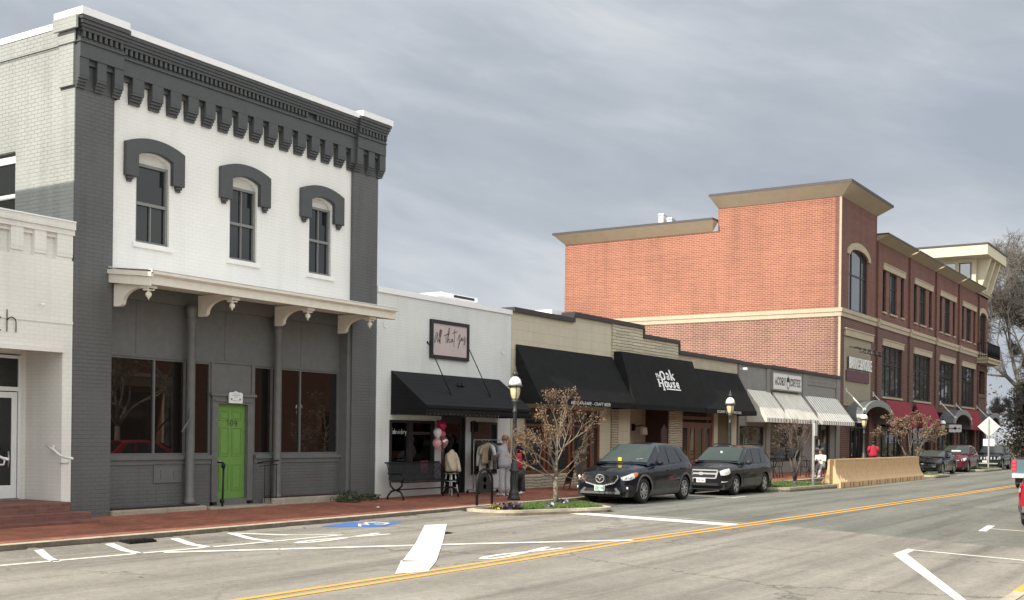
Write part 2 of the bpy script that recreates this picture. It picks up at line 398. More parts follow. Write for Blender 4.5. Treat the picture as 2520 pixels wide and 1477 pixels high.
def pavers(name):
    m, nt, b = mk(name); g = nd(nt, 'ShaderNodeNewGeometry'); pos = g.outputs['Position']
    br = nd(nt, 'ShaderNodeTexBrick', {'Vector': pos, 'Scale': 1.0, 'Mortar Size': 0.004, 'Mortar Smooth': 0.3, 'Brick Width': 0.2, 'Row Height': 0.1,
            'Color1': (0.345,0.118,0.067,1), 'Color2': (0.235,0.076,0.046,1), 'Mortar': (0.115,0.065,0.045,1)})
    n = nd(nt, 'ShaderNodeTexNoise', {'Vector': pos, 'Scale': 0.9, 'Detail': 6, 'Roughness': 0.65})
    sp = nd(nt, 'ShaderNodeTexNoise', {'Vector': pos, 'Scale': 9, 'Detail': 3})
    c = mixc(nt, 1.0, br.outputs['Color'], ramp(nt, n.outputs[0], [(0.3, 0.62), (0.7, 1.2)]), 'MULTIPLY')
    c = mixc(nt, ramp(nt, sp.outputs[0], [(0.66, 0.0), (0.76, 0.35)]), c, (0.09, 0.06, 0.05))
    nt.links.new(c, b.inputs['Base Color']); b.inputs['Roughness'].default_value = 0.85
    bump(nt, b, mth(nt, 'SUBTRACT', 1.0, br.outputs['Fac']), 0.4, 0.005)
    return m
def concrete(name, col, dirt=0.35, scale=1.5):
    m, nt, b = mk(name); g = nd(nt, 'ShaderNodeNewGeometry'); pos = g.outputs['Position']
    n = nd(nt, 'ShaderNodeTexNoise', {'Vector': pos, 'Scale': scale, 'Detail': 7, 'Roughness': 0.7})
    n2 = nd(nt, 'ShaderNodeTexNoise', {'Vector': pos, 'Scale': 22, 'Detail': 3})
    c = ramp(nt, n.outputs[0], [(0.28, tuple(x*(1-dirt) for x in col)), (0.62, col)])
    c = mixc(nt, 1.0, c, ramp(nt, n2.outputs[0], [(0.3, 0.85), (0.7, 1.1)]), 'MULTIPLY')
    nt.links.new(c, b.inputs['Base Color']); b.inputs['Roughness'].default_value = 0.85; bump(nt, b, n2.outputs[0], 0.3, 0.006)
    return m
def roadpaint(name, col, wear=0.25):
    m, nt, b = mk(name); g = nd(nt, 'ShaderNodeNewGeometry'); pos = g.outputs['Position']
    n = nd(nt, 'ShaderNodeTexNoise', {'Vector': pos, 'Scale': 11, 'Detail': 6, 'Roughness': 0.75})
    n2 = nd(nt, 'ShaderNodeTexNoise', {'Vector': pos, 'Scale': 1.3, 'Detail': 3})
    f = mth(nt, 'MULTIPLY', ramp(nt, n.outputs[0], [(0.54, 0.0), (0.66, 1.0)]), ramp(nt, n2.outputs[0], [(0.4, wear), (0.65, min(1, wear*2.4))]))
    c = mixc(nt, f, col, (0.2, 0.185, 0.165))
    nt.links.new(c, b.inputs['Base Color']); b.inputs['Roughness'].default_value = 0.75
    return m
def glass(name, col=(0.012, 0.014, 0.014), ior=1.55, rough=0.015, wob=0.02):
    m, nt, b = mk(name)
    b.inputs['Base Color'].default_value = (*col, 1); b.inputs['Roughness'].default_value = rough; b.inputs['IOR'].default_value = ior
    g = nd(nt, 'ShaderNodeNewGeometry'); n = nd(nt, 'ShaderNodeTexNoise', {'Vector': g.outputs['Position'], 'Scale': 1.1, 'Detail': 1})
    bump(nt, b, n.outputs[0], wob, 0.02)
    return m
def clearglass(name, tint=(0.62, 0.66, 0.64), ior=1.5):
    m, nt, b = mk(name); nt.nodes.remove(b)
    fr = nd(nt, 'ShaderNodeFresnel', {'IOR': ior}); t = nd(nt, 'ShaderNodeBsdfTransparent', {'Color': (*tint, 1)})
    gl = nd(nt, 'ShaderNodeBsdfGlossy', {'Roughness': 0.01}); mx = nd(nt, 'ShaderNodeMixShader', {0: fr.outputs[0], 1: t, 2: gl})
    nt.links.new(mx.outputs[0], nt.nodes['Material Output'].inputs[0])
    return m
def carpaint(name, col, rough=0.35, metal=0.0):
    m, nt, b = mk(name)
    tc = nd(nt, 'ShaderNodeTexCoord'); n = nd(nt, 'ShaderNodeTexNoise', {'Vector': tc.outputs['Object'], 'Scale': 2.2, 'Detail': 5})
    b.inputs['Base Color'].default_value = (*col, 1); b.inputs['Metallic'].default_value = metal
    nt.links.new(ramp(nt, n.outputs[0], [(0.3, rough*0.8), (0.75, rough*1.5)]), b.inputs['Roughness'])
    b.inputs['Specular IOR Level'].default_value = 0.15; b.inputs['Coat Weight'].default_value = 1.0; b.inputs['Coat Roughness'].default_value = 0.03; b.inputs['Coat IOR'].default_value = 1.36
    return m
def stripes(name, c1, c2, pitch=0.2):          # striped awning cloth, stripes run down the slope
    m, nt, b = mk(name); g = nd(nt, 'ShaderNodeNewGeometry'); p = nd(nt, 'ShaderNodeSeparateXYZ', {0: g.outputs['Position']})
    s = mth(nt, 'FRACT', mth(nt, 'DIVIDE', p.outputs[0], pitch))
    c = mixc(nt, ramp(nt, s, [(0.42, 0.0), (0.5, 1.0), (0.92, 1.0), (1.0, 0.0)]), c1, c2)
    n = nd(nt, 'ShaderNodeTexNoise', {'Vector': g.outputs['Position'], 'Scale': 2.5, 'Detail': 5})
    nt.links.new(mixc(nt, 1.0, c, ramp(nt, n.outputs[0], [(0.3, 0.86), (0.7, 1.05)]), 'MULTIPLY'), b.inputs['Base Color'])
    b.inputs['Roughness'].default_value = 0.8
    return m
def leafmat(name, c1, c2, rough=0.7):
    m, nt, b = mk(name); g = nd(nt, 'ShaderNodeNewGeometry')
    n = nd(nt, 'ShaderNodeTexNoise', {'Vector': g.outputs['Position'], 'Scale': 6, 'Detail': 3})
    f = mth(nt, 'ADD', mth(nt, 'MULTIPLY', g.outputs['Random Per Island'], 0.6), mth(nt, 'MULTIPLY', n.outputs[0], 0.4))
    nt.links.new(ramp(nt, f, [(0.15, c1), (0.85, c2)]), b.inputs['Base Color']); b.inputs['Roughness'].default_value = rough
    return m
def emitter(name, col, s):
    m, nt, b = mk(name); b.inputs['Base Color'].default_value = (*col, 1); b.inputs['Emission Color'].default_value = (*col, 1); b.inputs['Emission Strength'].default_value = s
    return m
X = {}
X['white_brick'] = paintbrick('white painted brick', (0.80, 0.79, 0.755), 0.22, 0.05, joint=0.13)
X['side_brick'] = paintbrick('pale grey painted brick', (0.325, 0.335, 0.315), 0.9, 0.16, joint=0.12)
X['left_brick'] = paintbrick('cream white painted brick', (0.735, 0.72, 0.675), 0.28, 0.08, joint=0.16)
X['grey_brick'] = paintbrick('dark grey painted brick', (0.105, 0.108, 0.108), 0.55, 0.14)
X['jas_brick'] = paintbrick('off white painted brick', (0.67, 0.685, 0.665), 0.25, 0.08, joint=0.13)
X['cream_block'] = paintbrick('cream painted block', (0.55, 0.50, 0.375), 0.3, 0.07, w=0.6, h=0.3)
X['cream_brick'] = paintbrick('cream painted brick', (0.50, 0.455, 0.35), 0.5, 0.12, w=0.3, h=0.08)
X['grey_wall'] = plain('taupe grey painted wall', (0.215, 0.21, 0.195), 0.6, var=0.06)
X['sash_grey'] = plain('mid grey sash paint', (0.20, 0.20, 0.19), 0.5, var=0.08)
X['grey_paint'] = plain('dark grey trim paint', (0.118, 0.121, 0.119), 0.5, var=0.10, bmp=0.05)
X['charcoal'] = plain('charcoal trim paint', (0.062, 0.065, 0.067), 0.5, var=0.10, bmp=0.05)
X['white_trim'] = plain('white trim paint', (0.80, 0.79, 0.75), 0.5, var=0.06)
X['cream_trim'] = plain('cream trim paint', (0.70, 0.66, 0.58), 0.5, var=0.06)
X['coping'] = plain('white metal coping', (0.82, 0.82, 0.82), 0.4, var=0.03)
X['green_door'] = plain('green door paint', C(98, 138, 66), 0.45, var=0.05)
X['black_iron'] = plain('black iron', (0.010, 0.010, 0.011), 0.5, var=0.2, spec=0.25)
X['black_trim'] = plain('black trim paint', (0.014, 0.014, 0.015), 0.4, var=0.1)
X['brown_trim'] = plain('dark brown metal flashing', (0.035, 0.028, 0.028), 0.5, var=0.15)
X['lamp_iron'] = plain('weathered grey green iron', (0.05, 0.056, 0.056), 0.5, metal=0.3, var=0.25)
X['steel'] = plain('galvanised steel', (0.42, 0.42, 0.41), 0.4, metal=0.6, var=0.12)
X['silver'] = plain('silver wheel alloy', (0.55, 0.56, 0.57), 0.3, metal=0.8, var=0.04)
X['chrome'] = plain('chrome', (0.72, 0.73, 0.74), 0.22, metal=0.45, var=0.02)
X['rubber'] = plain('tyre rubber', (0.014, 0.014, 0.014), 0.8, var=0.2)
X['blackplastic'] = plain('black plastic', (0.016, 0.016, 0.017), 0.55, var=0.1)
X['greyplastic'] = plain('grey bumper plastic', (0.11, 0.112, 0.112), 0.55, var=0.08)
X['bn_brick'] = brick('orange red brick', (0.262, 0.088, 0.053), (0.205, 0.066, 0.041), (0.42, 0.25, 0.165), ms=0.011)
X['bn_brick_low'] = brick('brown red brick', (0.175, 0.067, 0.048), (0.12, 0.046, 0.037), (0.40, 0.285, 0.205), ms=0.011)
X['bn_front'] = brick('red brick toned for shade', (0.152, 0.060, 0.043), (0.12, 0.047, 0.035), (0.20, 0.115, 0.088), ms=0.009)  # same brick as the flank, its colour darkened for the shaded front
X['bn_front_low'] = brick('dark red brick toned for shade', (0.11, 0.046, 0.035), (0.07, 0.03, 0.025), (0.23, 0.15, 0.115), ms=0.010)  # lower flank brick, likewise darkened in colour for the shaded front
X['stone'] = concrete('buff cast stone', (0.415, 0.345, 0.25), 0.14)
X['cornice'] = plain('taupe cornice stucco', (0.36, 0.30, 0.21), 0.7, var=0.06, scale=2)
X['cornice_cap'] = plain('dark slate coping', (0.05, 0.045, 0.05), 0.5, var=0.1)
X['tower_cream'] = plain('cream stucco', (0.58, 0.52, 0.385), 0.7, var=0.04)
X['stucco'] = plain('tan stucco panel', (0.29, 0.25, 0.18), 0.8, var=0.06)
X['maroon'] = plain('maroon sign panel', (0.10, 0.035, 0.045), 0.5, var=0.05)
X['oldbrick'] = brick('old worn brick', (0.15, 0.055, 0.042), (0.20, 0.085, 0.065), (0.16, 0.10, 0.085), w=0.2, h=0.07, ms=0.007)
X['ledge'] = ledge('cream ledge stone', (0.60, 0.54, 0.40))
X['ledge_low'] = ledge('cream stone pier', (0.52, 0.46, 0.35), h=0.09, w=0.5)
X['siding_cream'] = ribbed('cream lapped siding', (0.50, 0.45, 0.34), 0.1)
X['siding_grey'] = ribbed('grey lapped siding', (0.24, 0.24, 0.23), 0.105)
X['louvre'] = ribbed('grey louvre', (0.22, 0.21, 0.20), 0.19, dark=0.45)
X['awning_black'] = plain('black awning canvas', (0.0165, 0.0175, 0.017), 0.9, var=0.15, scale=3, spec=0.12)
X['awning_rib'] = ribbed('black ribbed metal awning', (0.015, 0.015, 0.0165), 0.095, rough=0.65, dark=0.1, spec=0.15)
X['awning_stripe'] = stripes('grey and white striped canvas', (0.80, 0.78, 0.72), (0.40, 0.39, 0.365), 0.36)
X['awning_plain'] = stripes('faded striped canvas', (0.70, 0.675, 0.60), (0.58, 0.56, 0.50), 0.36)
X['awning_red'] = plain('crimson awning canvas', (0.21, 0.012, 0.026), 0.8, var=0.10, scale=2)
X['canopy_metal'] = plain('grey standing seam metal', (0.13, 0.14, 0.14), 0.42, metal=0.2, var=0.08)
X['canopy_rim'] = plain('light grey metal fascia', (0.25, 0.26, 0.255), 0.45, metal=0.2, var=0.08)
X['wood'] = plain('reddish varnished wood', (0.13, 0.042, 0.018), 0.45, var=0.3, scale=9)
X['wood_dark'] = plain('dark stained wood', (0.05, 0.022, 0.014), 0.5, var=0.25, scale=9)
X['glass'] = glass('dark window glass')
X['glass_store'] = glass('shop window glass', (0.010, 0.008, 0.007), 1.75, 0.01, 0.012)
X['glass_sky'] = glass('coated office glass', (0.04, 0.045, 0.048), 3.3, 0.02, 0.03)
X['glass_low'] = glass('lower office glass', (0.035, 0.038, 0.036), 1.7, 0.02, 0.05)
X['clear'] = clearglass('clear shop glass', (0.9, 0.92, 0.91))
X['asphalt'] = asphalt('worn tan asphalt', (0.205, 0.189, 0.163), (0.305, 0.284, 0.246), (0.075, 0.068, 0.058))
X['asphalt2'] = asphalt('newer green grey asphalt', (0.148, 0.149, 0.128), (0.200, 0.201, 0.173), (0.07, 0.07, 0.062), 13.0)
X['asphalt3'] = asphalt('side street asphalt', (0.18, 0.17, 0.15), (0.25, 0.24, 0.21), (0.07, 0.07, 0.062), 31.0)
X['pavers'] = pavers('red brick pavers')
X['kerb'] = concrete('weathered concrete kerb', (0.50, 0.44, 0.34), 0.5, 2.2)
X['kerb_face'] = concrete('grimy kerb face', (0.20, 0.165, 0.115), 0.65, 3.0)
X['concrete'] = concrete('weathered concrete', (0.36, 0.32, 0.25), 0.4)
X['roadwhite'] = roadpaint('white road paint', (0.76, 0.745, 0.67), 0.34)
X['roadyellow'] = roadpaint('yellow road paint', (0.70, 0.36, 0.055), 0.3)
X['roadblue'] = roadpaint('blue road paint', (0.045, 0.14, 0.40), 0.25)
X['earth'] = concrete('bare earth and grass', (0.10, 0.085, 0.05), 0.5, 0.4)
X['soil'] = concrete('dark mulch', (0.05, 0.035, 0.025), 0.5, 6)
X['grass'] = leafmat('short green grass', (0.045, 0.085, 0.018), (0.13, 0.20, 0.045))
X['bark'] = plain('pale grey bark', (0.20, 0.165, 0.125), 0.9, var=0.35, scale=12, bmp=0.4)
X['bark_dark'] = plain('dark grey bark', (0.085, 0.072, 0.06), 0.9, var=0.35, scale=8, bmp=0.4)
X['bark_far'] = plain('bare winter twigs', (0.145, 0.13, 0.112), 0.9, var=0.3, scale=3)
X['leaf_dry'] = leafmat('dry brown leaves', (0.09, 0.05, 0.03), (0.27, 0.165, 0.095))
X['leaf_red'] = leafmat('dry russet leaves', (0.075, 0.042, 0.034), (0.18, 0.11, 0.085))
X['leaf_tan'] = leafmat('dry tan leaves', (0.09, 0.055, 0.038), (0.26, 0.172, 0.11))
X['leaf_green'] = leafmat('dark evergreen leaves', (0.035, 0.036, 0.021), (0.10, 0.094, 0.056))
X['leaf_olive'] = leafmat('brown olive foliage', (0.075, 0.064, 0.043), (0.18, 0.155, 0.105))
X['globe_top'] = plain('white glass lamp dome', (0.85, 0.86, 0.84), 0.25, var=0.02)
X['globe'] = plain('cream lamp glass', (0.60, 0.54, 0.33), 0.15, var=0.18, scale=5)
X['sign_white'] = plain('white sign face', (0.70, 0.70, 0.69), 0.5, var=0.03)
X['sign_grey'] = plain('sign back aluminium', (0.58, 0.58, 0.56), 0.5, metal=0.1, var=0.03)
X['sign_pink'] = plain('dusty pink sign face', (0.50, 0.415, 0.405), 0.6, var=0.03)
X['letter_white'] = plain('white lettering', (0.82, 0.82, 0.80), 0.5, var=0.02)
X['letter_dark'] = plain('dark lettering', (0.022, 0.014, 0.016), 0.5, var=0.05)
X['barrier'] = plain('tan barrier plastic', (0.62, 0.42, 0.23), 0.55, var=0.08, scale=3)
X['barrier_shade'] = plain('barrier tan darkened as shade', (0.30, 0.19, 0.10), 0.6, var=0.1)  # slot plates: barrier colour darkened to stand for recess shade
X['interior'] = plain('dim shop interior', (0.11, 0.11, 0.105), 0.9, var=0.3, scale=1.5)
X['green_sign'] = plain('green street sign', (0.02, 0.20, 0.11), 0.5, var=0.04)
# ---------------------------------------------------------------- ground, road, kerbs, pavement
def struct(mb, name, mats, **k):
    o = mb.build(name, mats, **k); o['kind'] = 'structure'; return o
def clip(poly, x0, x1):                        # clip a polygon to x0 <= x <= x1
    for lim, sgn in ((x0, 1), (x1, -1)):
        out = []
        for i, p in enumerate(poly):
            q = poly[(i+1) % len(poly)]; a, b = sgn*(p[0]-lim), sgn*(q[0]-lim)
            if a >= 0: out.append(p)
            if (a > 0 and b < 0) or (a < 0 and b > 0):
                t = a/(a-b); out.append((lim, p[1] + (q[1]-p[1])*t))
        poly = out
        if not poly: return []
    return poly
XB = [-80, 14, 32, 60, 118]
EY, EH = 15.15, 0.08                            # the asphalt rises to the near kerb, left of the first bed
def edge(x, y): return EH*max(0, min(1, (y-EY)/(15.98-EY))) if x < 22.3 else 0.0
def sheet(mb, poly, zf, mi=0):
    flip = lambda pts: [(p[1], p[0]) for p in pts]
    for a, b in zip(XB, XB[1:]):
        for ya, yb in ((-50, EY), (EY, 200)):
            c = clip(poly, a, b)
            c = flip(clip(flip(c), ya, yb)) if len(c) >= 3 else []
            if len(c) >= 3: mb.poly([(x, y, zf(x, y)) for x, y in c], mi)
g = MB(); g.poly([(-600, -600, -0.16), (900, -600, -0.16), (900, 900, -0.16), (-600, 900, -0.16)])
struct(g, 'ground', X['earth'])
KY, KF = 15.98, 2.44                           # kerb faces, far and near side
seam = [(22.0, KF), (22.15, 4.35), (22.9, 6.0), (24.25, 9.2), (25.3, 13.2), (25.6, KY)]
mb = MB(); sheet(mb, [(-80, KF), *seam, (-80, KY)], lambda x, y: zr(x)); struct(mb, 'road', X['asphalt'])
mb = MB(); sheet(mb, [*seam[::-1], (118, KF), (118, KY)], lambda x, y: zr(x)); struct(mb, 'road_resurfaced', X['asphalt2'])
mb = MB()
for a, b in ((-60, 14), (14, 22.4)): mb.poly([(a, EY-.02, zr(a)+.002), (b, EY-.02, zr(b)+.002), (b, KY+.01, zr(b)+EH), (a, KY+.01, zr(a)+EH)])
mb.poly([(22.4, EY-.02, zr(22.4)-.1), (22.4, KY, zr(22.4)-.1), (22.4, KY, zr(22.4)+EH)])
struct(mb, 'road_edge', X['asphalt'])
# kerbs: a real step, with a slightly broken face
def kerb(mb, y0, y1, x0, x1, h=0.15):
    xs = sorted({x0, x1, *[v for v in XB if x0 < v < x1], *[x0 + i*3.05 for i in range(1, int((x1-x0)/3.05)+1)]})
    for a, b in zip(xs, xs[1:]):
        za, zb = zr(a), zr(b); g_ = 0.008; ha, hb = h*1.0 - zr(a)*0.15, h - zr(b)*0.15
        vs = [(a+g_, y0, za-0.12), (b, y0, zb-0.12), (b, y1, zb-0.12), (a+g_, y1, za-0.12), (a+g_, y0+0.015, za+ha), (b, y0+0.015, zb+hb), (b, y1, zb+hb), (a+g_, y1, za+ha)]
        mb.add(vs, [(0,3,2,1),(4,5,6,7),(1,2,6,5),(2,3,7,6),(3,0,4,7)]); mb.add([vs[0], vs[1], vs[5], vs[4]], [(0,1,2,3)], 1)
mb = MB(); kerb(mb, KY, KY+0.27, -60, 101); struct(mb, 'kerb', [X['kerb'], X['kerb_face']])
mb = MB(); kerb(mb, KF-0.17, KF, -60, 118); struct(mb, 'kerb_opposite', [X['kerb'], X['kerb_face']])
mb = MB(); sheet(mb, [(-60, KY+0.26), (101, KY+0.26), (101, 20.2), (-60, 20.2)], lambda x, y: zs(x, y) - 0.004); struct(mb, 'pavement', X['pavers'])
mb = MB(); sheet(mb, [(-60, -8), (118, -8), (118, KF-0.165), (-60, KF-0.165)], lambda x, y: zr(x)*0.85+0.146); struct(mb, 'pavement_opposite', X['concrete'])
mb = MB(); mb.poly([(101, 15.9, 0.125), (112, 15.9, 0.125), (112, 90, 0.125), (101, 90, 0.125)]); struct(mb, 'side_street', X['asphalt3'])
# yellow paint on the near kerb
mb = MB(); mb.box(14.6, 22, KF-0.1, KF+0.004, 0.0, 0.158); struct(mb, 'yellow_kerb_paint', X['roadyellow'])
# broken dark strips along the kerb foot
mb = MB(); rng = random.Random(3)
x = -20.0
while x < 60:
    L = rng.uniform(0.4, 1.6); w = rng.uniform(0.04, 0.13)
    if not (22.5 < x < 27.5 or 38 < x < 44): sheet(mb, [(x, KY-w*rng.uniform(.5, 1)), (x+L, KY-w), (x+L+0.1, KY+0.012), (x, KY+0.012)], lambda a, b: zr(a)+edge(a, b)+0.006)
    x += L*rng.uniform(0.7, 1.5)
struct(mb, 'gutter_strips', X['soil'])
# bump-outs: kerbed planting beds
def bed(nm, pts, lift=0.15):
    k = MB(); n = len(pts); cx = sum(p[0] for p in pts)/n; cy = sum(p[1] for p in pts)/n
    def inset(p, d):
        l = math.hypot(p[0]-cx, p[1]-cy); return (p[0]+(cx-p[0])*d/l, p[1]+(cy-p[1])*d/l)
    inn = [inset(p, 0.24) for p in pts]; o2 = [inset(p, 0.025) for p in pts]
    for i in range(n):
        j = (i+1) % n
        a, b, c, d, e, f_ = pts[i], pts[j], o2[j], o2[i], inn[j], inn[i]
        Z = lambda p, h: (p[0], p[1], zr(p[0])+h)
        k.poly([Z(a, -0.1), Z(b, -0.1), Z(c, lift*.5), Z(d, lift*.5)], 1); k.poly([Z(d, lift*.5), Z(c, lift*.5), Z(c, lift), Z(d, lift)]); k.poly([Z(d, lift), Z(c, lift), Z(e, lift+.004), Z(f_, lift+.004)])
        k.poly([Z(f_, lift+.004), Z(e, lift+.004), Z(e, -0.1), Z(f_, -0.1)])
    struct(k, nm + '_kerb', [X['kerb'], X['kerb_face']])
    s_ = MB(); s_.poly([(p[0], p[1], zr(p[0])+lift-0.03) for p in inn]); struct(s_, nm + '_soil', X['soil'])
    return inn
def rounded(pts, r=0.45, n=4):
    out = []; k = len(pts)
    for i, p in enumerate(pts):
        a, b = pts[i-1], pts[(i+1) % k]
        la = math.hypot(a[0]-p[0], a[1]-p[1]); lb = math.hypot(b[0]-p[0], b[1]-p[1]); rr = min(r, la*0.4, lb*0.4)
        s = (p[0]+(a[0]-p[0])*rr/la, p[1]+(a[1]-p[1])*rr/la); e = (p[0]+(b[0]-p[0])*rr/lb, p[1]+(b[1]-p[1])*rr/lb)
        for t in range(n+1):
            u = t/n; out.append(((1-u)**2*s[0]+2*u*(1-u)*p[0]+u*u*e[0], (1-u)**2*s[1]+2*u*(1-u)*p[1]+u*u*e[1]))
    return out
BED1 = bed('planting_bed', rounded([(22.35, 15.97), (22.45, 14.7), (25.35, 13.35), (26.9, 15.0), (27.0, 15.97)]), 0.12)
BED2 = bed('corner_bed', rounded([(37.6, 15.97), (38.3, 13.6), (43.6, 13.2), (44.6, 15.97)]))
BED3 = bed('far_bed', rounded([(56.5, 15.97), (57.0, 13.0), (60.4, 13.0), (61.2, 15.97)]))
BED4 = bed('end_bed', rounded([(70.6, 15.97), (71.4, 13.6), (77.0, 13.5), (78.0, 15.97)]))
def inside(p, poly):
    c = False; n = len(poly)
    for i in range(n):
        a, b = poly[i], poly[i-1]
        if (a[1] > p[1]) != (b[1] > p[1]) and p[0] < (b[0]-a[0])*(p[1]-a[1])/(b[1]-a[1])+a[0]: c = not c
    return c
def turf(nm, poly, n, h, label, seed, zone=None, mat='grass', w=0.012):
    rng = random.Random(seed); mb = MB()
    x0, x1 = min(p[0] for p in poly), max(p[0] for p in poly); y0, y1 = min(p[1] for p in poly), max(p[1] for p in poly)
    k = 0
    while k < n:
        p = (rng.uniform(x0, x1), rng.uniform(y0, y1))
        if not inside(p, poly) or (zone and not zone(p)): k += 0.2; continue
        k += 1; z = zr(p[0]) + 0.09; a = rng.uniform(0, 6.28); hh = h*rng.uniform(0.4, 1.2)
        for _ in range(3):
            a += rng.uniform(1, 3); ww = w*rng.uniform(.7, 1.6); lx, ly = rng.gauss(0, hh*.5), rng.gauss(0, hh*.5)
            mb.poly([(p[0]-ww*math.cos(a), p[1]-ww*math.sin(a), z), (p[0]+ww*math.cos(a), p[1]+ww*math.sin(a), z), (p[0]+lx, p[1]+ly, z+hh)])
    return tag(mb.build(nm, X[mat]), label, 'grass', kind='stuff')
turf('grass', BED1, 6500, 0.085, 'bright green grass in the kerbed bed at the foot of the nearest tree', 1, zone=lambda p: p[0] > 23.5 + max(0, 15.0-p[1])*0.25)
turf('grass', BED2, 3500, 0.11, 'green grass in the bed beside the back of the second parked car', 2)
turf('grass', BED3, 700, 0.12, 'grass in the small bed beside the end of the tan barrier', 3)
turf('grass', BED4, 900, 0.12, 'grass in the far bed below the diamond shaped sign', 4)
rng = random.Random(8)
def flowers(nm, spots, cols, label):
    mb = MB(); mats = [X['leaf_green']] + cols
    for cx, cy, rad, n in spots:
        for _ in range(n):
            a, r = rng.uniform(0, 6.28), rad*math.sqrt(rng.random()); x_, y_ = cx+r*math.cos(a), cy+r*math.sin(a); z = zr(x_)+0.12+rng.uniform(0, .1)
            s = rng.uniform(.02, .045); mi = 0 if rng.random() < .45 else rng.randint(1, len(cols))
            d = Vector((rng.gauss(0,1), rng.gauss(0,1), 1)).normalized(); u = d.orthogonal().normalized()*s; v = d.cross(u)
            c = Vector((x_, y_, z)); mb.poly([c-u-v, c+u-v, c+u+v, c-u+v], mi)
    return tag(mb.build(nm, mats), label, 'flowers', kind='stuff')
purple = plain('purple petals', (0.06, 0.045, 0.14), 0.7); yellowp = plain('yellow petals', (0.75, 0.55, 0.05), 0.7); palep = plain('pale lilac petals', (0.42, 0.42, 0.55), 0.7)
flowers('bedding_flowers', [(23.25, 15.2, .32, 150), (23.7, 15.35, .3, 120)], [purple, X['leaf_red']], 'dark purple bedding flowers at the bench end of the nearest bed')
flowers('bedding_flowers', [(22.95, 15.35, .12, 30)], [yellowp], 'tiny patch of yellow flowers beside the kerb of the nearest bed')
flowers('bedding_flowers', [(24.15, 14.55, .16, 30), (25.6, 15.0, .12, 24)], [palep, purple], 'lilac flowers among the grass under the nearest tree')

# ---------------------------------------------------------------- painted markings (thin sheets above the road)
def marking(nm, polys, mat, lift=0.006):
    mb = MB()
    for p in polys: sheet(mb, p, lambda x, y: zr(x)+edge(x, y)+lift)
    return struct(mb, nm, X[mat])
def line(pts, w):
    out = []
    for (a, b) in zip(pts, pts[1:]):
        dx, dy = b[0]-a[0], b[1]-a[1]; l = math.hypot(dx, dy); nx, ny = -dy/l*w/2, dx/l*w/2
        out.append([(a[0]+nx, a[1]+ny), (a[0]-nx, a[1]-ny), (b[0]-nx, b[1]-ny), (b[0]+nx, b[1]+ny)])
    return out
yl = [(-40, 9.45), (9.0, 9.62), (18.5, 9.62), (24, 9.3), (31, 8.98), (42, 8.66), (53, 8.42), (117, 7.2)]
marking('yellow_centre_line', line([(x, y+0.12) for x, y in yl], 0.11) + line([(x, y-0.14) for x, y in yl], 0.11), 'roadyellow')
marking('parking_edge_line', line([(-20, 14.85), (9.7, 14.78), (12.4, 14.62), (16.45, 14.42)], 0.11), 'roadwhite')
marking('hatch_lines', [[(10.9,15.77),(11.06,15.77),(10.54,14.60),(10.41,14.60)], [(12.19,15.77),(12.37,15.77),(12.04,14.62),(11.9,14.62)],
        [(13.51,15.75),(13.7,15.75),(13.42,14.56),(13.24,14.56)], [(14.85,15.8),(15.02,15.79),(14.81,14.5),(14.66,14.5)]] + line([(14.95, 15.76), (15.8, 15.14), (16.4, 14.44)], 0.09), 'roadwhite')
marking('diagonal_line', line([(12.3, 14.47), (14.3, 13.12), (16.6, 11.46), (18.9, 9.62)], 0.19), 'roadwhite', 0.008)
marking('crossing_bar', [[(19.15, 14.55), (19.68, 14.37), (16.41, 12.07), (15.99, 12.34)], [(15.99, 12.34), (16.41, 12.07), (13.94, 10.37), (13.6, 10.75)], [(13.72, 10.86), (13.94, 10.37), (12.85, 9.70), (12.34, 9.87)]], 'roadwhite', 0.010)
marking('stop_bar', [[(24.2, 14.6), (24.75, 14.45), (23.75, 9.5), (23.15, 9.55)]], 'roadwhite')
def worn_symbol(cx, cy, sx, sy, w):            # worn painted arrow: looped head and two tails
    lp = [(cx+sx*a, cy+sy*b) for a, b in ((1.0,-.55),(.3,-.3),(-.2,-.35),(-.75,-.3),(-1.0,0.0),(-.7,.3),(-.2,.15),(.25,.0),(1.0,.5))]
    return line(lp, w)
lp = [(1.0, -.5), (.1, .1), (-.4, .45), (-.8, .4), (-1, 0), (-.8, -.42), (-.4, -.4), (.1, -.05), (1.0, .55)]
marking('arrow_symbol', line([(15.95+1.2*a, 13.98+.26*c) for a, c in lp], 0.12), 'roadwhite')
marking('arrow_symbol', line([(15.78+1.1*a, 10.04+.27*c) for a, c in lp], 0.11), 'roadwhite')
marking('parking_symbol_ground', [[(17.15, 15.62), (18.12, 15.78), (19.38, 15.30), (18.34, 15.03)]], 'roadblue')
marking('parking_symbol_figure', line([(17.95, 15.28), (18.2, 15.50), (18.32, 15.36), (18.45, 15.58), (18.75, 15.52), (18.95, 15.34), (18.7, 15.26), (18.5, 15.36)], 0.06), 'roadwhite', 0.010)
marking('stall_line', line([(33.7, 15.5), (33.4, 13.65), (34.45, 13.6)], 0.1) + line([(29.5, 13.6), (34.0, 13.62)], 0.001) + line([(63.6, 15.4), (63.3, 13.4), (64.3, 13.4)], 0.1), 'roadwhite')
marking('opposite_stall_lines', [[(19.31, 5.05), (19.60, 4.92), (14.2, 2.82), (14.08, 2.90)], [(19.4, 5.1), (20.5, 5.12), (20.42, 4.98), (19.6, 4.92)], *line([(20.35, 5.05), (19.65, 2.8)], 0.1),
        *line([(25.25, 4.83), (26.95, 4.97)], 0.16), *line([(26.1, 4.9), (25.4, 2.7)], 0.09)], 'roadwhite')
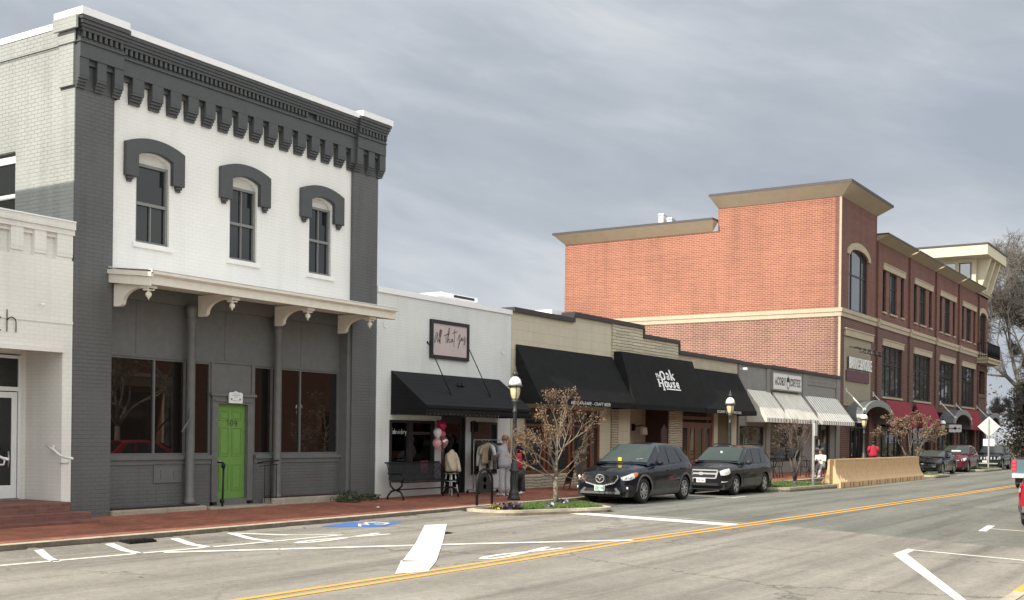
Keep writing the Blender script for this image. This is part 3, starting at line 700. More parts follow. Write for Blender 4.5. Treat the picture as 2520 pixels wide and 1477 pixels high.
# iron covers and bits of litter on the road
mb = MB(); mb.lathe((17.9, 13.3, zr(17.9)+0.002), [(0.3, 0.0), (0.3, 0.006), (0.26, 0.008), (0.25, 0.004), (0.0001, 0.005)], 20)
tag(mb.build('manhole_cover', X['black_iron']), 'small round iron manhole cover in the parking lane near the blue symbol', 'manhole cover')
mb = MB(); mb.box(12.55, 13.1, 15.6, 15.9, 0.03, 0.085)
for i in range(6): mb.box(12.58+i*0.09, 12.62+i*0.09, 15.62, 15.88, 0.085, 0.10)
tag(mb.build('storm_drain', X['black_iron']), 'dark iron storm drain grate beside the kerb between two white lines', 'drain')
mb = MB(); rng = random.Random(12)
for i in range(60):
    x_, y_ = rng.uniform(9, 30), rng.choice((rng.uniform(15.55, 15.95), rng.uniform(10, 15.5)))
    s = rng.uniform(.02, .05); a = rng.uniform(0, 3); z = zr(x_)+edge(x_, y_)+0.01
    mb.poly([(x_+s*math.cos(a+k*1.57), y_+s*math.sin(a+k*1.57), z+rng.uniform(0, .012)) for k in range(4)])
tag(mb.build('leaf_litter', X['leaf_dry']), 'scattered dry leaves lying on the road by the kerb', 'litter', kind='stuff')
# ---------------------------------------------------------------- sash window used on the two-storey building
FY = 18.9
def sash(parent, x0, x1, z0, z1, y, frame_mat, gl, lights=(1, 2), name='window'):
    f = MB(); w = 0.055
    f.frame(x0, x1, z0, z1, y-0.05, y+0.05, w)
    zm = (z0+z1)/2; f.box(x0+w, x1-w, y-0.045, y+0.04, zm-0.03, zm+0.03)
    xm = (x0+x1)/2
    if lights[0] > 1: f.box(xm-0.014, xm+0.014, y-0.03, y+0.03, zm+0.03, z1-w)
    if lights[1] > 1: f.box(xm-0.014, xm+0.014, y-0.03, y+0.03, z0+w, zm-0.03)
    o = f.build(name, frame_mat, parent)
    p = MB(); p.box(x0+w-0.005, x1-w+0.005, y+0.012, y+0.02, z0+w-0.005, z1-w+0.005)
    p.build('pane', gl, o)
    return o
# ---------------------------------------------------------------- low white building on the left
b = thing('low_brick_building', 'low cream white painted brick building with deep doorway, left of the grey building', 'building', (9.0, FY, 0.2))
mb = MB(); mb.wall(-6, 13.83, 0.2, 5.1, FY, FY+0.35, [(11.2, 13.62, 0.2, 3.44)])
mb.wall(-6, 13.83, 5.1, 5.68, FY+0.09, FY+0.35)
mb.box(-6, 13.83, FY-0.015, FY, 3.9, 3.96)
mb.build('wall', X['left_brick'], b)
mb = MB(); mb.box(-6, 13.84, FY-0.06, FY+0.4, 5.68, 5.82); mb.box(-6, 13.84, FY-0.03, FY+0.4, 5.58, 5.68); mb.build('cornice', X['left_brick'], b)
mb = MB(); x = 13.81
for i in range(30):
    wid = 0.34 if i == 0 else 0.25
    x1 = x; x0 = x-wid
    for k, (za, zb, d) in enumerate(((5.22, 5.58, 0.0), (5.16, 5.22, 0.005), (5.10, 5.16, 0.0), (5.04, 5.10, -0.005), (4.98, 5.04, 0.06))):
        mb.box(x0, x1, FY - (0.10 - 0.022*k) + 0.07 if k else FY-0.015, FY+0.12, za, zb)
    mb.box(x0-0.23, x0, FY+0.03, FY+0.12, 5.50, 5.58)
    x = x0 - 0.225
mb.build('corbel_table', X['left_brick'], b)
mb = MB(); mb.box(-6, 13.84, FY-0.075, FY+0.42, 5.82, 5.845); mb.build('coping', X['coping'], b)
mb = MB(); mb.box(-6, 13.8, FY+0.35, 40, 5.2, 5.3); mb.build('roof', X['coping'], b)
mb = MB(); mb.box(-6, -5.6, FY+0.35, 40, 0, 5.3); mb.build('wall', X['left_brick'], b)
mb = MB(); mb.box(13.62, 13.83, FY+0.35, FY+1.25, 0.3, 3.75); mb.box(11.0, 11.2, FY+0.35, FY+1.25, 0.3, 3.75); mb.box(11.2, 13.62, FY+0.35, FY+1.25, 3.44, 3.6)
mb.wall(11.2, 13.62, 0.55, 3.44, FY+1.12, FY+1.2, [(11.9, 13.5, 0.58, 3.35)])
mb.build('doorway_recess', X['left_brick'], b)
mb = MB(); mb.box(11.2, 13.64, FY-0.04, FY+0.1, 3.36, 3.44); mb.build('lintel', X['left_brick'], b)
mb = MB(); yd = FY+1.05
mb.frame(11.95, 13.48, 0.6, 3.32, yd, yd+0.07, 0.06, bottom=False); mb.box(12.01, 13.42, yd, yd+0.07, 2.64, 2.72)
mb.build('door_frame', X['sign_white'], b)
d = MB(); d.frame(12.02, 13.40, 0.6, 2.62, yd+0.012, yd+0.055, 0.11); d.box(12.13, 13.29, yd+0.012, yd+0.055, 0.71, 0.85); d = d.build('door', X['sign_white'], b)
p = MB(); p.box(12.12, 13.3, yd+0.03, yd+0.036, 0.85, 2.52); p.build('pane', X['glass'], d)
p = MB(); p.tube([(13.2, yd-0.03, 1.2), (13.2, yd-0.05, 1.35), (13.2, yd-0.03, 1.5)], 0.014); p.build('handle', X['steel'], d)
p = MB(); p.box(12.0, 13.42, yd+0.03, yd+0.036, 2.72, 3.26); p.build('transom', X['glass'], b)
mb = MB(); mb.tube([(13.1, FY-0.03, 4.22), (13.1, FY-0.14, 4.2)], 0.012); mb.ball((13.1, FY-0.15, 4.2), .03, .03, .03, 8, 6); mb.build('wall_hook', X['coping'], b)
# brick steps and the two wall handrails
mb = MB(); mb.box(9.5, 13.62, FY-0.30, FY+1.05, 0.2, 0.575); mb.box(9.5, 13.83, FY-0.62, FY-0.31, 0.2, 0.40); mb.box(9.3, 13.8, FY-0.9, FY-0.63, 0.14, 0.27)
tag(mb.build('brick_steps', X['oldbrick'], bevel=0.012), 'worn dark brick entrance steps under the deep white doorway', 'steps')
def rail(nm, x, s, label):
    mb = MB(); pts = [(x, FY+0.3, 1.62), (x, FY+0.02, 1.52), (x, FY-0.12, 1.44), (x+0.01*s, FY-0.30, 1.40), (x+0.03*s, FY-0.46, 1.39)]
    mb.tube(pts, 0.024, 8); mb.tube([(x, FY+0.2, 1.58), (x+0.08*s, FY+0.2, 1.54)], 0.016, 6); mb.tube([(x+.02*s, FY-.36, 1.39), (x+0.02*s, FY-.34, 1.29), (x+.08*s, FY-.02, 1.28)], 0.016, 6)
    mb.box(min(x+.05*s, x+.09*s), max(x+.05*s, x+.09*s), FY+.16, FY+.24, 1.5, 1.62)
    tag(mb.build(nm, X['sign_white']), label, 'handrail')
rail('wall_handrail', 13.5, 1, 'short white wall handrail beside the grey building, right side of the white doorway')
rail('wall_handrail', 12.24, -1, 'short white wall handrail cut off by the left edge, left side of the white doorway')
# lettering: the end of a word, thin black strokes standing off the wall
t = thing('wall_lettering', 'thin black letters fixed on the cream white wall above the doorway', 'sign', (12.5, FY, 3.9))
def letters(pl, w, nm, par, O=(0, FY-0.03, 0)):
    mb = MB()
    for q in pl: mb.tube([(O[0]+a, O[1], O[2]+c) for a, c in q], w/2, 6, smooth=False)
    return mb.build(nm, X['black_iron'], par)
letters([[(12.45, 4.06), (12.45, 3.66)], [(12.45, 3.86), (12.49, 3.91), (12.55, 3.93), (12.61, 3.90), (12.63, 3.85), (12.63, 3.66)]], 0.018, 'letter', t)
letters([arc(12.27, 3.79, 0.10, 0.135, 50, 310, 14)], 0.018, 'letter', t)

# ---------------------------------------------------------------- grey and white two-storey brick building
XL, XR = 13.84, 22.76
g2 = thing('two_storey_building', 'two storey brick building painted white and dark grey with a corbelled cornice and green door', 'building', (18.3, FY, 0.25))
WY = FY + 0.10
wins = [(15.34, 16.18), (17.85, 18.66), (20.36, 21.14)]
mb = MB(); mb.wall(14.70, 21.86, 4.95, 8.92, WY, WY+0.35, [(a, b_, 5.70, 7.58) for a, b_ in wins])
for a, b_ in wins:                               # arched heads
    m = (a+b_)/2; up_ = arc(m, 7.32, (b_-a)/2, 0.22, 0, 180, 10)
    mb.prism([(b_, 7.58), *up_, (a, 7.58)], 'y', WY, WY+0.2)
    mb.box(a, b_, WY+0.13, WY+0.2, 7.3, 7.58)
mb.build('front_wall', X['white_brick'], g2)
mb = MB()
for a, b_ in wins: mb.box(a-0.09, b_+0.09, WY-0.05, WY+0.2, 5.60, 5.70)
mb.each('window_sill', X['white_trim'], g2)
for a, b_ in wins: sash(g2, a, b_, 5.70, 7.31, WY+0.10, X['sash_grey'], X['glass'], (2 if a > 16 else 1, 2))
for a, b_ in wins:                               # heavy arched hoods
    m = (a+b_)/2; ho = 0.74; hi = (b_-a)/2 + 0.015
    outer = [(m+ho*(1-2*i/14), 7.655+0.16*(1-(1-2*i/14)**2)) for i in range(15)]
    inner = [(m-hi*(1-2*i/14), 7.44+0.105*(1-(1-2*i/14)**2)) for i in range(15)]
    h = MB(); h.prism([(m+ho, 6.98), *outer, (m-ho, 6.98), (m-hi, 6.98), *inner, (m+hi, 6.98)], 'y', WY-0.11, WY)
    for s in (-1, 1):
        c = m + s*(ho+hi)/2 + 0.03*s; h.box(c-0.075, c+0.075, WY-0.08, WY, 6.92, 6.98); h.box(c-0.055, c+0.055, WY-0.055, WY, 6.87, 6.92)
    h.build('window_hood', X['charcoal'], g2, bevel=0.012)
for x0, x1 in ((XL, 14.72), (21.84, XR)):
    mb = MB(); mb.box(x0, x1, FY, FY+0.03, 0.15, 8.46); mb.box(x0+(.2 if x0 < 15 else 0), x1, FY+.03, FY+0.45, 0.15, 8.46); mb.build('pilaster', X['grey_brick'], g2)
# cornice
mb = MB()
def band(x0, x1, z0, z1, d): mb.box(x0, x1, FY-d, FY+0.45, z0, z1)
mL, mR = 14.82, 21.80
pit = 0.4655
for i in range(15):                              # corbel table over the white wall
    c = 15.245 + i*pit + (0.02 if i else 0)
    x0, x1 = c-0.14, c+0.14
    mb.box(x0, x1, FY-0.06, WY+0.02, 8.62, 8.90)
    for k in range(4): mb.box(x0+0.004*k, x1-0.004*k, FY-0.055+0.034*k, WY+0.02, 8.62-0.055*(k+1), 8.62-0.055*k - (0.006 if k else 0))
for i in range(16):
    c = 15.245-pit/2 + i*pit; mb.box(c-0.11, c+0.11, FY+0.02, WY+0.01, 8.81, 8.90)
band(mL, mR, 8.90, 9.20, 0.065); band(mL, mR, 9.20, 9.235, 0.10); band(mL, mR, 9.235, 9.29, 0.065)
band(mL, mR, 9.29, 9.41, 0.03)
x = mL + 0.05
while x < mR - 0.05:
    if not (20.05 < x < 20.35): mb.box(x, x+0.062, FY-0.115, FY, 9.29, 9.405)
    x += 0.122
band(mL, mR, 9.41, 9.47, 0.13); band(mL, mR, 9.47, 9.53, 0.16); band(mL, mR, 9.53, 9.59, 0.185); band(mL, mR, 9.59, 9.655, 0.21)
for x0, x1 in ((XL-0.02, 14.82), (21.80, XR+0.12)):
    n = 3; wd = (x1-x0-0.02)
    band(x0, x1, 8.96, 9.24, 0.15); band(x0-.02, x1, 9.24, 9.275, 0.18); band(x0, x1, 9.275, 9.33, 0.15); band(x0, x1, 9.33, 9.45, 0.11)
    x = x0+0.03
    while x < x1-0.06: mb.box(x, x+0.062, FY-0.19, FY, 9.33, 9.445); x += 0.122
    for k, (za, zb) in enumerate(((9.45, 9.51), (9.51, 9.57), (9.57, 9.64), (9.64, 9.71))): band(x0-0.02*k, x1+0.015*k, za, zb, 0.20+0.03*k)
    for i in range(3):
        w_ = (x1-x0)/5; a = x0 + i*2*w_
        band(a, a+w_*1.05, 8.62, 8.96, 0.13)
        for k in range(4): band(a+.004*k, a+w_*1.05-.004*k, 8.62-0.055*(k+1), 8.62-0.055*k, 0.125-0.028*k)
    band(x0+0.01, x1-0.01, 8.4, 8.96, 0.012); band(x0+0.01, x1-0.01, 8.86, 8.96, 0.07)
mb.build('cornice', X['charcoal'], g2)
mb = MB(); mb.box(mL, mR, FY-0.235, FY+0.5, 9.655, 9.78)
for x0, x1 in ((XL-0.10, 14.83), (21.79, XR+0.2)): mb.box(x0, x1, FY-0.31, FY+0.55, 9.71, 9.85)
mb.box(XL-0.05, XL+0.3, FY+0.55, 41, 9.58, 9.70); mb.box(XR-0.3, XR+0.05, FY+0.55, 41, 9.58, 9.70)
mb.build('coping', X['coping'], g2)
# side walls, back, roof
mb = MB(); sw = (20.76, 22.4)
for z0, z1, y0, y1 in ((0.15, 5.9, FY+0.45, 41), (5.9, 7.42, FY+0.45, sw[0]), (5.9, 7.42, sw[1], 41), (7.42, 9.22, FY+0.45, 41)): mb.box(XL, XL+0.35, y0, y1, z0, z1)
mb.prism([(sw[0], 7.36), *[(sw[0]+(sw[1]-sw[0])*i/10, 7.40+0.22*math.sin(math.pi*i/10)) for i in range(11)], (sw[1], 7.36), (sw[1], 7.66), (sw[0], 7.66)][::-1], 'x', XL-0.002, XL+0.2)
mb.box(XL-0.035, XL+0.35, FY+0.42, 41, 9.25, 9.58); mb.box(XL-0.01, XL+0.35, FY+0.45, 41, 9.22, 9.25)
mb.box(XL, XL+.199, FY+.031, FY+.45, .15, 8.43); mb.box(XL-0.05, XL+0.2, FY+0.02, FY+0.45, 8.44, 9.5); mb.box(XL-.16, XL-.112, FY-.20, FY+.5, 9.46, 9.70); mb.box(XL-.08, XL-.0501, FY-.05, FY+.45, 9.24, 9.455)
mb.box(XR-0.35, XR, FY+0.45, 41, 0.15, 9.58); mb.box(XL, XR, 40.7, 41, 0.15, 9.5)
mb.build('side_wall', X['side_brick'], g2)
mb = MB(); mb.box(XL+0.35, XR-0.35, FY+0.5, 40.7, 9.1, 9.2); mb.build('roof', X['coping'], g2)
f = MB()
for y0, y1 in (((sw[0], sw[0]+0.06)), ((sw[1]-0.06, sw[1])), ((sw[0]+sw[1])/2-0.02, (sw[0]+sw[1])/2+0.02)): f.box(XL+0.1, XL+0.18, y0, y1, 5.9, 7.3)
for z0, z1 in ((7.22, 7.36), (6.52, 6.60), (5.9, 5.97)): f.box(XL+0.09, XL+0.19, sw[0]+.06, sw[1]-.06, z0, z1)
so = f.build('side_window', X['white_trim'], g2)
p = MB(); p.box(XL+0.13, XL+0.14, sw[0], sw[1], 5.92, 7.3); p.build('pane', X['glass'], so)
p = MB(); p.box(XL+0.15, XL+0.2, sw[0], sw[1], 7.3, 7.62); p.build('arch_board', X['grey_wall'], so)
# storefront, recessed between the pilasters
SY = FY + 0.30
mb = MB(); mb.box(14.72, 21.84, SY, SY+0.08, 3.46, 4.56); mb.box(14.72, 21.84, SY-0.08, SY+0.08, 4.56, 4.95)
for x in (15.55, 17.95, 20.35): mb.box(x-0.012, x+0.012, SY-0.008, SY, 3.46, 4.56)
mb.box(14.72, 21.7, SY-0.03, SY, 3.42, 3.47); mb.box(17.56, 18.78, SY, SY+0.08, 2.70, 3.42)
mb.box(14.72, 21.84, FY-0.02, SY-0.08, 4.84, 4.95)
mb.build('fascia_panel', X['grey_paint'], g2)
mb = MB(); mb.wall(14.72, 21.84, 0.2, 1.32, SY-0.02, SY+0.25, [(17.54, 18.82, 0.2, 1.32)]); mb.build('bulkhead', X['grey_brick'], g2)
mb = MB(); mb.box(14.72, 17.54, SY-0.09, SY+0.1, 1.32, 1.41); mb.box(18.82, 21.72, SY-0.09, SY+0.1, 1.32, 1.41)
mb.box(14.72, 17.54, SY-0.045, SY-0.02, 1.22, 1.32); mb.box(18.82, 21.72, SY-0.045, SY-0.02, 1.22, 1.32); mb.build('sill_rail', X['grey_paint'], g2)
mb = MB(); mb.prism([(21.72, FY+0.05), (21.84, FY+0.05), (21.84, SY+0.08), (21.70, SY+0.08)], 'z', 0.3, 4.56); mb.build('jamb', X['grey_paint'], g2)
for x0, x1, div in ((14.72, 17.54, (16.02, 16.83)), (18.82, 21.70, (19.40, 20.34))):
    f = MB(); xs = [x0, *div, x1]
    f.frame(x0, x1, 1.41, 3.42, SY+0.0, SY+0.07, 0.045)
    for x in div: f.box(x-0.022, x+0.022, SY+0.0, SY+0.07, 1.455, 3.375)
    o = f.build('shop_window', X['grey_paint'], g2)
    p = MB(); p.box(x0+0.03, x1-0.03, SY+0.04, SY+0.05, 1.43, 3.4); p.build('pane', X['glass_store'], o)
for x in (16.83, 19.40):
    c = MB(); c.lathe((x, FY+0.12, 0.38), [(0.12, 0), (0.12, .06), (.105, .09), (.096, .16), (.09, 3.82), (.11, 3.84), (.11, 3.9), (.095, 3.93), (.10, 4.0), (.13, 4.06), (.13, 4.18)], 14)
    c.build('iron_column', plain('grey column paint', (0.125, 0.128, 0.127), 0.4, var=0.12), g2)
mb = MB(); mb.tube([(16.72, FY+0.0, 2.2), (16.45, FY-0.06, 1.9)], 0.018, 6); mb.box(16.7, 16.75, FY-.01, FY+.03, 2.12, 2.4); mb.build('flag_bracket', X['grey_paint'], g2)
# doorway
f = MB(); f.frame(17.56, 18.78, 0.38, 2.70, SY-0.05, SY+0.14, 0.17, bottom=False); f.box(17.5, 18.84, SY-0.09, SY, 2.70, 2.76); f.box(17.73, 18.61, SY-0.04, SY+0.12, 0.30, 0.44)
f.box(17.54, 17.6, SY-.03, SY+.1, 2.76, 3.42); f.box(18.74, 18.80, SY-.03, SY+.1, 2.76, 3.42); f.box(17.6, 18.74, SY-0.08, SY-.05, 2.58, 2.62)
f.build('door_frame', X['grey_paint'], g2)
d = MB(); d.box(17.73, 18.61, SY+0.05, SY+0.10, 0.44, 2.53)
for xa, xb in ((17.84, 18.13), (18.21, 18.50)):   # raised panels
    for za, zb in ((0.62, 1.20), (1.38, 2.02), (2.16, 2.38)):
        d.frame(xa, xb, za, zb, SY+0.036, SY+0.05, 0.02); d.box(xa+0.05, xb-0.05, SY+0.04, SY+0.05, za+0.05, zb-0.05)
dr = d.build('door', X['green_door'], g2, bevel=0.006)
p = MB(); p.lathe((17.80, SY+0.02, 1.27), [(0.03, 0), (0.03, 0.03)], 10, axis='y'); p.tube([(17.80, SY+0.0, 1.27), (17.90, SY-0.01, 1.26)], 0.013, 6); p.build('handle', X['steel'], dr)
n = MB(); U, V, N = (1, 0, 0), (0, 0, 1), (0, -1, 0)
for q in ([(18.08, 2.20), (18.10, 2.05)], [(18.205, 2.19), (18.17, 2.15), (18.165, 2.09), (18.19, 2.05), (18.225, 2.08), (18.235, 2.15), (18.205, 2.19)], [(18.33, 2.20), (18.28, 2.10), (18.37, 2.115)], [(18.35, 2.16), (18.335, 2.04)]):
    n.ribbon(q, 0.015, (0, SY+0.036, 0), U, V, N)
n.build('house_number', X['letter_dark'], dr)
mb = MB(); mb.box(16.02, 16.71, SY-0.035, SY-0.02, 0.86, 1.21)
for x in (16.18, 16.52): mb.box(x, x+0.025, SY-0.05, SY-0.035, 0.93, 1.1)
mb.frame(16.0, 16.73, 0.84, 1.23, SY-0.045, SY-0.02, 0.03); mb.build('vent_cover', X['grey_paint'], g2)
mb = MB(); mb.box(14.74, 17.15, FY-0.08, SY-0.02, 0.15, 0.345); mb.box(19.1, 21.84, FY-0.06, SY-0.02, 0.15, 0.42); mb.each('stone_plinth', X['concrete'], g2, bevel=0.03)
mb = MB(); mb.box(14.76, 17.0, FY-0.02, FY+0.2, 0.352, 0.372); mb.box(19.1, 21.84, FY-0.02, FY+0.2, 0.427, 0.447); mb.each('rusty_flashing', plain('rusty flashing', (0.035, 0.018, 0.014), 0.9), g2)
mb = MB(); mb.box(17.2, 19.05, FY-0.12, SY+0.1, 0.15, 0.30); mb.build('doorstep', X['concrete'], g2, bevel=0.02)
# porch canopy with turned brackets
cx0, cx1, cyf = 14.66, 22.03, 17.72
c = MB()
c.prism([(FY+0.08, 5.08), (cyf-0.05, 4.94), (cyf-0.05, 4.87), (cyf, 4.87), (cyf, 4.70), (cyf+0.05, 4.70), (cyf+0.05, 4.78), (FY+0.08, 4.82)], 'x', cx0, cx1)
c.box(cx0-0.03, cx1+0.05, cyf-0.09, cyf-0.05, 4.89, 4.95)
c.prism([(FY-.002, 5.055), (cyf-.09, 4.915), (cyf-.09, 4.83), (FY-.002, 4.97)], 'x', cx0-.07, cx0-.002); c.prism([(FY-.002, 4.97), (cyf-.04, 4.83), (cyf-.04, 4.66), (FY-.002, 4.80)], 'x', cx0-.03, cx0-.002)
c.prism([(FY-.002, 5.0), (cyf, 4.87), (cyf, 4.68), (FY-.002, 4.81)], 'x', cx1+.002, cx1+.03)
can = c.build('canopy', X['cream_trim'], g2)
s = MB(); s.prism([(FY+0.05, 5.095), (cyf-0.1, 4.955), (cyf-0.1, 4.968), (FY+0.05, 5.11)], 'x', cx0-0.04, cx1+0.06); s.build('canopy_roof', X['coping'], can)
for bx in (14.72, 16.86, 19.12, 21.26):
    k = MB()
    prof = [(FY, 4.78), (17.86, 4.76), (17.86, 4.62), (18.02, 4.62), (18.06, 4.66)] + [(18.12+.52*math.sin(t/8*math.pi/2), 4.40+.27*math.cos(t/8*math.pi/2)) for t in range(0, 9)] + [(18.66, 4.37), (18.72, 4.34), (FY, 4.34)]
    k.prism(prof, 'x', bx-0.045+0.08, bx+0.045+0.08)
    k.box(bx-.03, bx+0.19, 17.82, 18.04, 4.64, 4.70); k.box(bx+.0, bx+0.16, 17.86, 18.0, 4.6, 4.64)
    k.lathe((bx+0.08, 17.93, 4.44), [(0.0, -0.02), (0.012, 0.0), (0.018, .02), (.05, .05), (.062, .09), (.055, .12), (.03, .135), (.03, .15), (.055, .165), (.055, .18)], 12)
    k.build('bracket', X['cream_trim'], can)
# things fixed round the door
t = thing('door_plaque', 'small white scalloped plaque with two round marks above the green door', 'sign', (18.17, SY, 2.72))
mb = MB(); mb.prism([(17.97, 2.55), (18.37, 2.55), (18.37, 2.76), (18.33, 2.79), (18.25, 2.79), (18.17, 2.82), (18.09, 2.79), (18.01, 2.79), (17.97, 2.76)], 'y', SY-0.125, SY-0.10); mb.build('board', X['sign_white'], t)
mb = MB()
for x in (18.04, 18.29): mb.lathe((x, SY-0.128, 2.64), [(0.0001, 0.0), (0.026, 0.0), (0.026, 0.003)], 12, axis='y')
for z, w in ((2.75, .09), (2.715, .12), (2.68, .05), (2.60, .1)): mb.box(18.17-w, 18.17+w, SY-0.128, SY-0.1251, z, z+0.010)
mb.build('emblem', plain('grey print', (0.25, 0.25, 0.25), 0.6), t)
t = thing('iron_railing', 'thin black iron railing right of the green door step', 'railing', (19.0, FY, 0.3))
mb = MB()
mb.tube([(18.72, FY+0.05, 1.22), (18.9, FY-.02, 1.26), (19.28, FY-.05, 1.28)], 0.018, 6)
mb.tube([(18.75, FY+.02, 1.15), (19.26, FY-.05, 1.19)], 0.009, 5)
for x, z in ((18.87, .3), (19.06, .3), (19.24, .28)): mb.tube([(x, FY-0.03, 0.2 if x > 19.2 else 0.34), (x, FY-.03, 1.2)], 0.012 if x > 19.2 else 0.008, 6)
mb.build('rails', X['black_iron'], t)
mb = MB(); mb.tube([(17.58, FY-0.06, 0.17), (17.62, FY-.05, 1.15)], 0.022, 6); mb.tube([(17.62, FY-.05, 1.15), (17.66, FY+.02, 1.24), (17.58, FY+.1, 1.26)], 0.02, 6); mb.ball((17.6, FY-.06, 1.18), .045, .045, .07, 8, 6); mb.ball((17.575, FY-.06, .42), .05, .05, .06, 8, 6)
tag(mb.build('iron_grab_post', X['black_iron']), 'thin black iron grab post left of the green door', 'handrail')
# ---------------------------------------------------------------- small white shop with the pink sign
def slope_awning(par, mat, x0, x1, yt, zt, yf, zf, val, name='awning', valmat=None, scallop=0.0, step=False, side=True):
    mb = MB(); t = 0.03
    mb.prism([(yt, zt), (yf, zf), (yf, zf-t), (yt, zt-t)], 'x', x0, x1)
    if side:
        for x in ((x0, x1-0.012) if side else ()): mb.prism([(yt, zt-t), (yf, zf-t), (yf, zf-val), (yt, zf-val)], 'x', x+0.002, x+0.010)
    o = mb.build(name, mat, par)
    v = MB()
    if scallop:
        n = int((x1-x0)/scallop); w = (x1-x0)/n
        for i in range(n):
            a = x0+i*w; pts = [(a, zf), (a+w, zf), (a+w, zf-val*0.75), *[(a+w*(1-k/6), zf-val*(0.75+0.25*math.sin(math.pi*k/6))) for k in range(1, 6)], (a, zf-val*0.75)]
            v.prism(pts, 'y', yf-0.012, yf-0.004)
    else: v.box(x0, x1, yf-0.012, yf-0.002, zf-val, zf)
    if step: v.box(x0-0.02, x1+0.02, yf-0.05, yf-0.012, zf-0.07, zf-0.02)
    v.build('valance', valmat or mat, o)
    return o
JL, JR = 22.78, 29.03
b = thing('white_shop_building', 'single storey white painted brick shop with a black ribbed awning and black framed windows', 'building', (25.9, FY, 0.25))
mb = MB(); ops = [(23.32, 25.23, 0.72, 2.28), (25.58, 26.68, 0.2, 2.43), (27.0, 28.3, 0.79, 2.29)]
mb.wall(JL, JR, 0.15, 5.52, FY, FY+0.3, ops); mb.build('front_wall', X['jas_brick'], b)
mb = MB(); mb.box(JL, JR, FY-0.04, FY+0.34, 5.52, 5.66); mb.box(JL, JL+.3, FY+.34, 35, 5.5, 5.62); mb.box(JR-.3, JR, FY+.34, 35, 5.5, 5.62); mb.build('coping', X['coping'], b)
mb = MB(); mb.box(JL, JR, FY+0.3, 35, 5.1, 5.2); mb.build('roof', X['coping'], b)
mb = MB(); mb.box(JR-0.25, JR, FY+0.3, 35, 0.1, 5.5); mb.box(JL, JR, 34.8, 35, 0.1, 5.5); mb.build('side_wall', X['jas_brick'], b)
mb = MB(); mb.box(23.2, 26.75, FY+2.4, FY+2.5, 0.2, 3.0); mb.box(23.1, 23.2, FY+.3, FY+2.4, .2, 3.0); mb.box(28.5, 28.6, FY+.3, FY+2.4, .2, 3); mb.box(26.75, 28.5, FY+1.6, FY+1.7, .2, 3); mb.box(23.1, 28.6, FY+.3, FY+2.5, 3.0, 3.05); mb.box(23.1, 28.6, FY+.3, FY+2.5, 0.2, 0.24)
mb.build('interior', X['interior'], b)
f = MB(); f.frame(23.32, 25.23, 0.72, 2.28, FY-0.035, FY+0.1, 0.07); f.box(24.11, 24.29, FY-0.02, FY+0.1, 0.79, 2.21); w = f.build('shop_window', X['black_trim'], b)
for xa, xb in ((23.38, 24.12), (24.28, 25.17)):
    p = MB(); p.box(xa, xb, FY+0.05, FY+0.056, 0.78, 2.22); p.build('pane', X['clear'], w)
f = MB(); f.frame(27.0, 28.3, 0.79, 2.29, FY-0.035, FY+0.1, 0.07); w2 = f.build('shop_window', X['black_trim'], b)
p = MB(); p.box(27.06, 28.24, FY+0.05, FY+0.056, 0.85, 2.23); p.build('pane', X['glass_low'], w2)
f = MB(); f.frame(25.58, 26.68, 0.28, 2.43, FY-0.03, FY+0.1, 0.06, bottom=False); f.build('door_frame', X['black_trim'], b)
d = MB(); d.frame(25.64, 26.62, 0.29, 2.37, FY+0.02, FY+0.07, 0.14); d = d.build('door', X['black_trim'], b)
p = MB(); p.box(25.77, 26.49, FY+0.04, FY+0.046, 0.42, 2.24); p.build('pane', X['clear'], d)
p = MB(); p.box(26.53, 26.6, FY-0.05, FY+0.02, 1.12, 1.42); p.tube([(26.56, FY-.03, 1.0), (26.56, FY-.07, 1.05), (26.56, FY-.07, 1.5), (26.56, FY-.03, 1.55)], .014, 6); p.build('handle', X['black_iron'], d)
aw = slope_awning(b, X['awning_rib'], 23.36, 28.40, FY-0.01, 3.55, 17.75, 2.66, 0.25, scallop=0.17, step=True)
mb = MB(); mb.frame(23.36, 28.40, 2.42, 2.45, FY-0.03, FY-0.01, 0.01); mb.tube([(23.4, 17.78, 2.5), (28.36, 17.78, 2.5)], .015, 6); mb.tube([(23.4, 17.78, 2.5), (23.4, FY-.02, 2.5)], .015, 6); mb.build('awning_frame', X['black_iron'], aw)
def rod(par, a, b_, r=0.014, m='black_iron', name='awning_rod'):
    mb = MB(); mb.tube([a, b_], r, 6); mb.lathe((a[0], FY-0.005, a[2]), [(0.04, 0), (0.04, 0.01)], 8, axis='y'); mb.build(name, X[m], par)
rod(b, (24.9, FY-0.02, 4.39), (24.98, 18.15, 2.98)); rod(b, (26.78, FY-0.02, 4.39), (26.86, 18.15, 2.98))
mb = MB()
for hx, hz in ((23.1, 4.75), (28.55, 4.45)): mb.tube([(hx+0.1*math.cos(R(a)), FY-0.02, hz+0.12*math.sin(R(a))) for a in range(130, 331, 20)], 0.008, 5)
mb.build('wall_hook', X['coping'], b)
for lx in (25.42, 27.0):
    l = MB(); l.box(lx-.04, lx+.04, FY-.02, FY, 2.0, 2.3); l.tube([(lx, FY-.02, 2.28), (lx, FY-.12, 2.32), (lx, FY-.16, 2.26)], .012, 6)
    l.lathe((lx, FY-0.16, 2.0), [(.05, 0), (.07, .02), (.075, .18), (.10, .2), (.03, .28)], 8); l.build('wall_lantern', X['black_iron'], b)
mb = MB()
for lx in (25.78, 25.95): mb.tube([(25.86, 18.55, 3.3), (lx, 18.5, 3.36)], .02, 6); mb.lathe((lx, 18.47, 3.33), [(.02, 0), (.05, -.06), (.055, -.09)], 8)
mb.build('spot_lamp', X['black_iron'], b)
t = thing('shop_sign', 'dusty pink square shop sign with thick black frame and handwritten lettering', 'sign', (25.86, FY, 4.5))
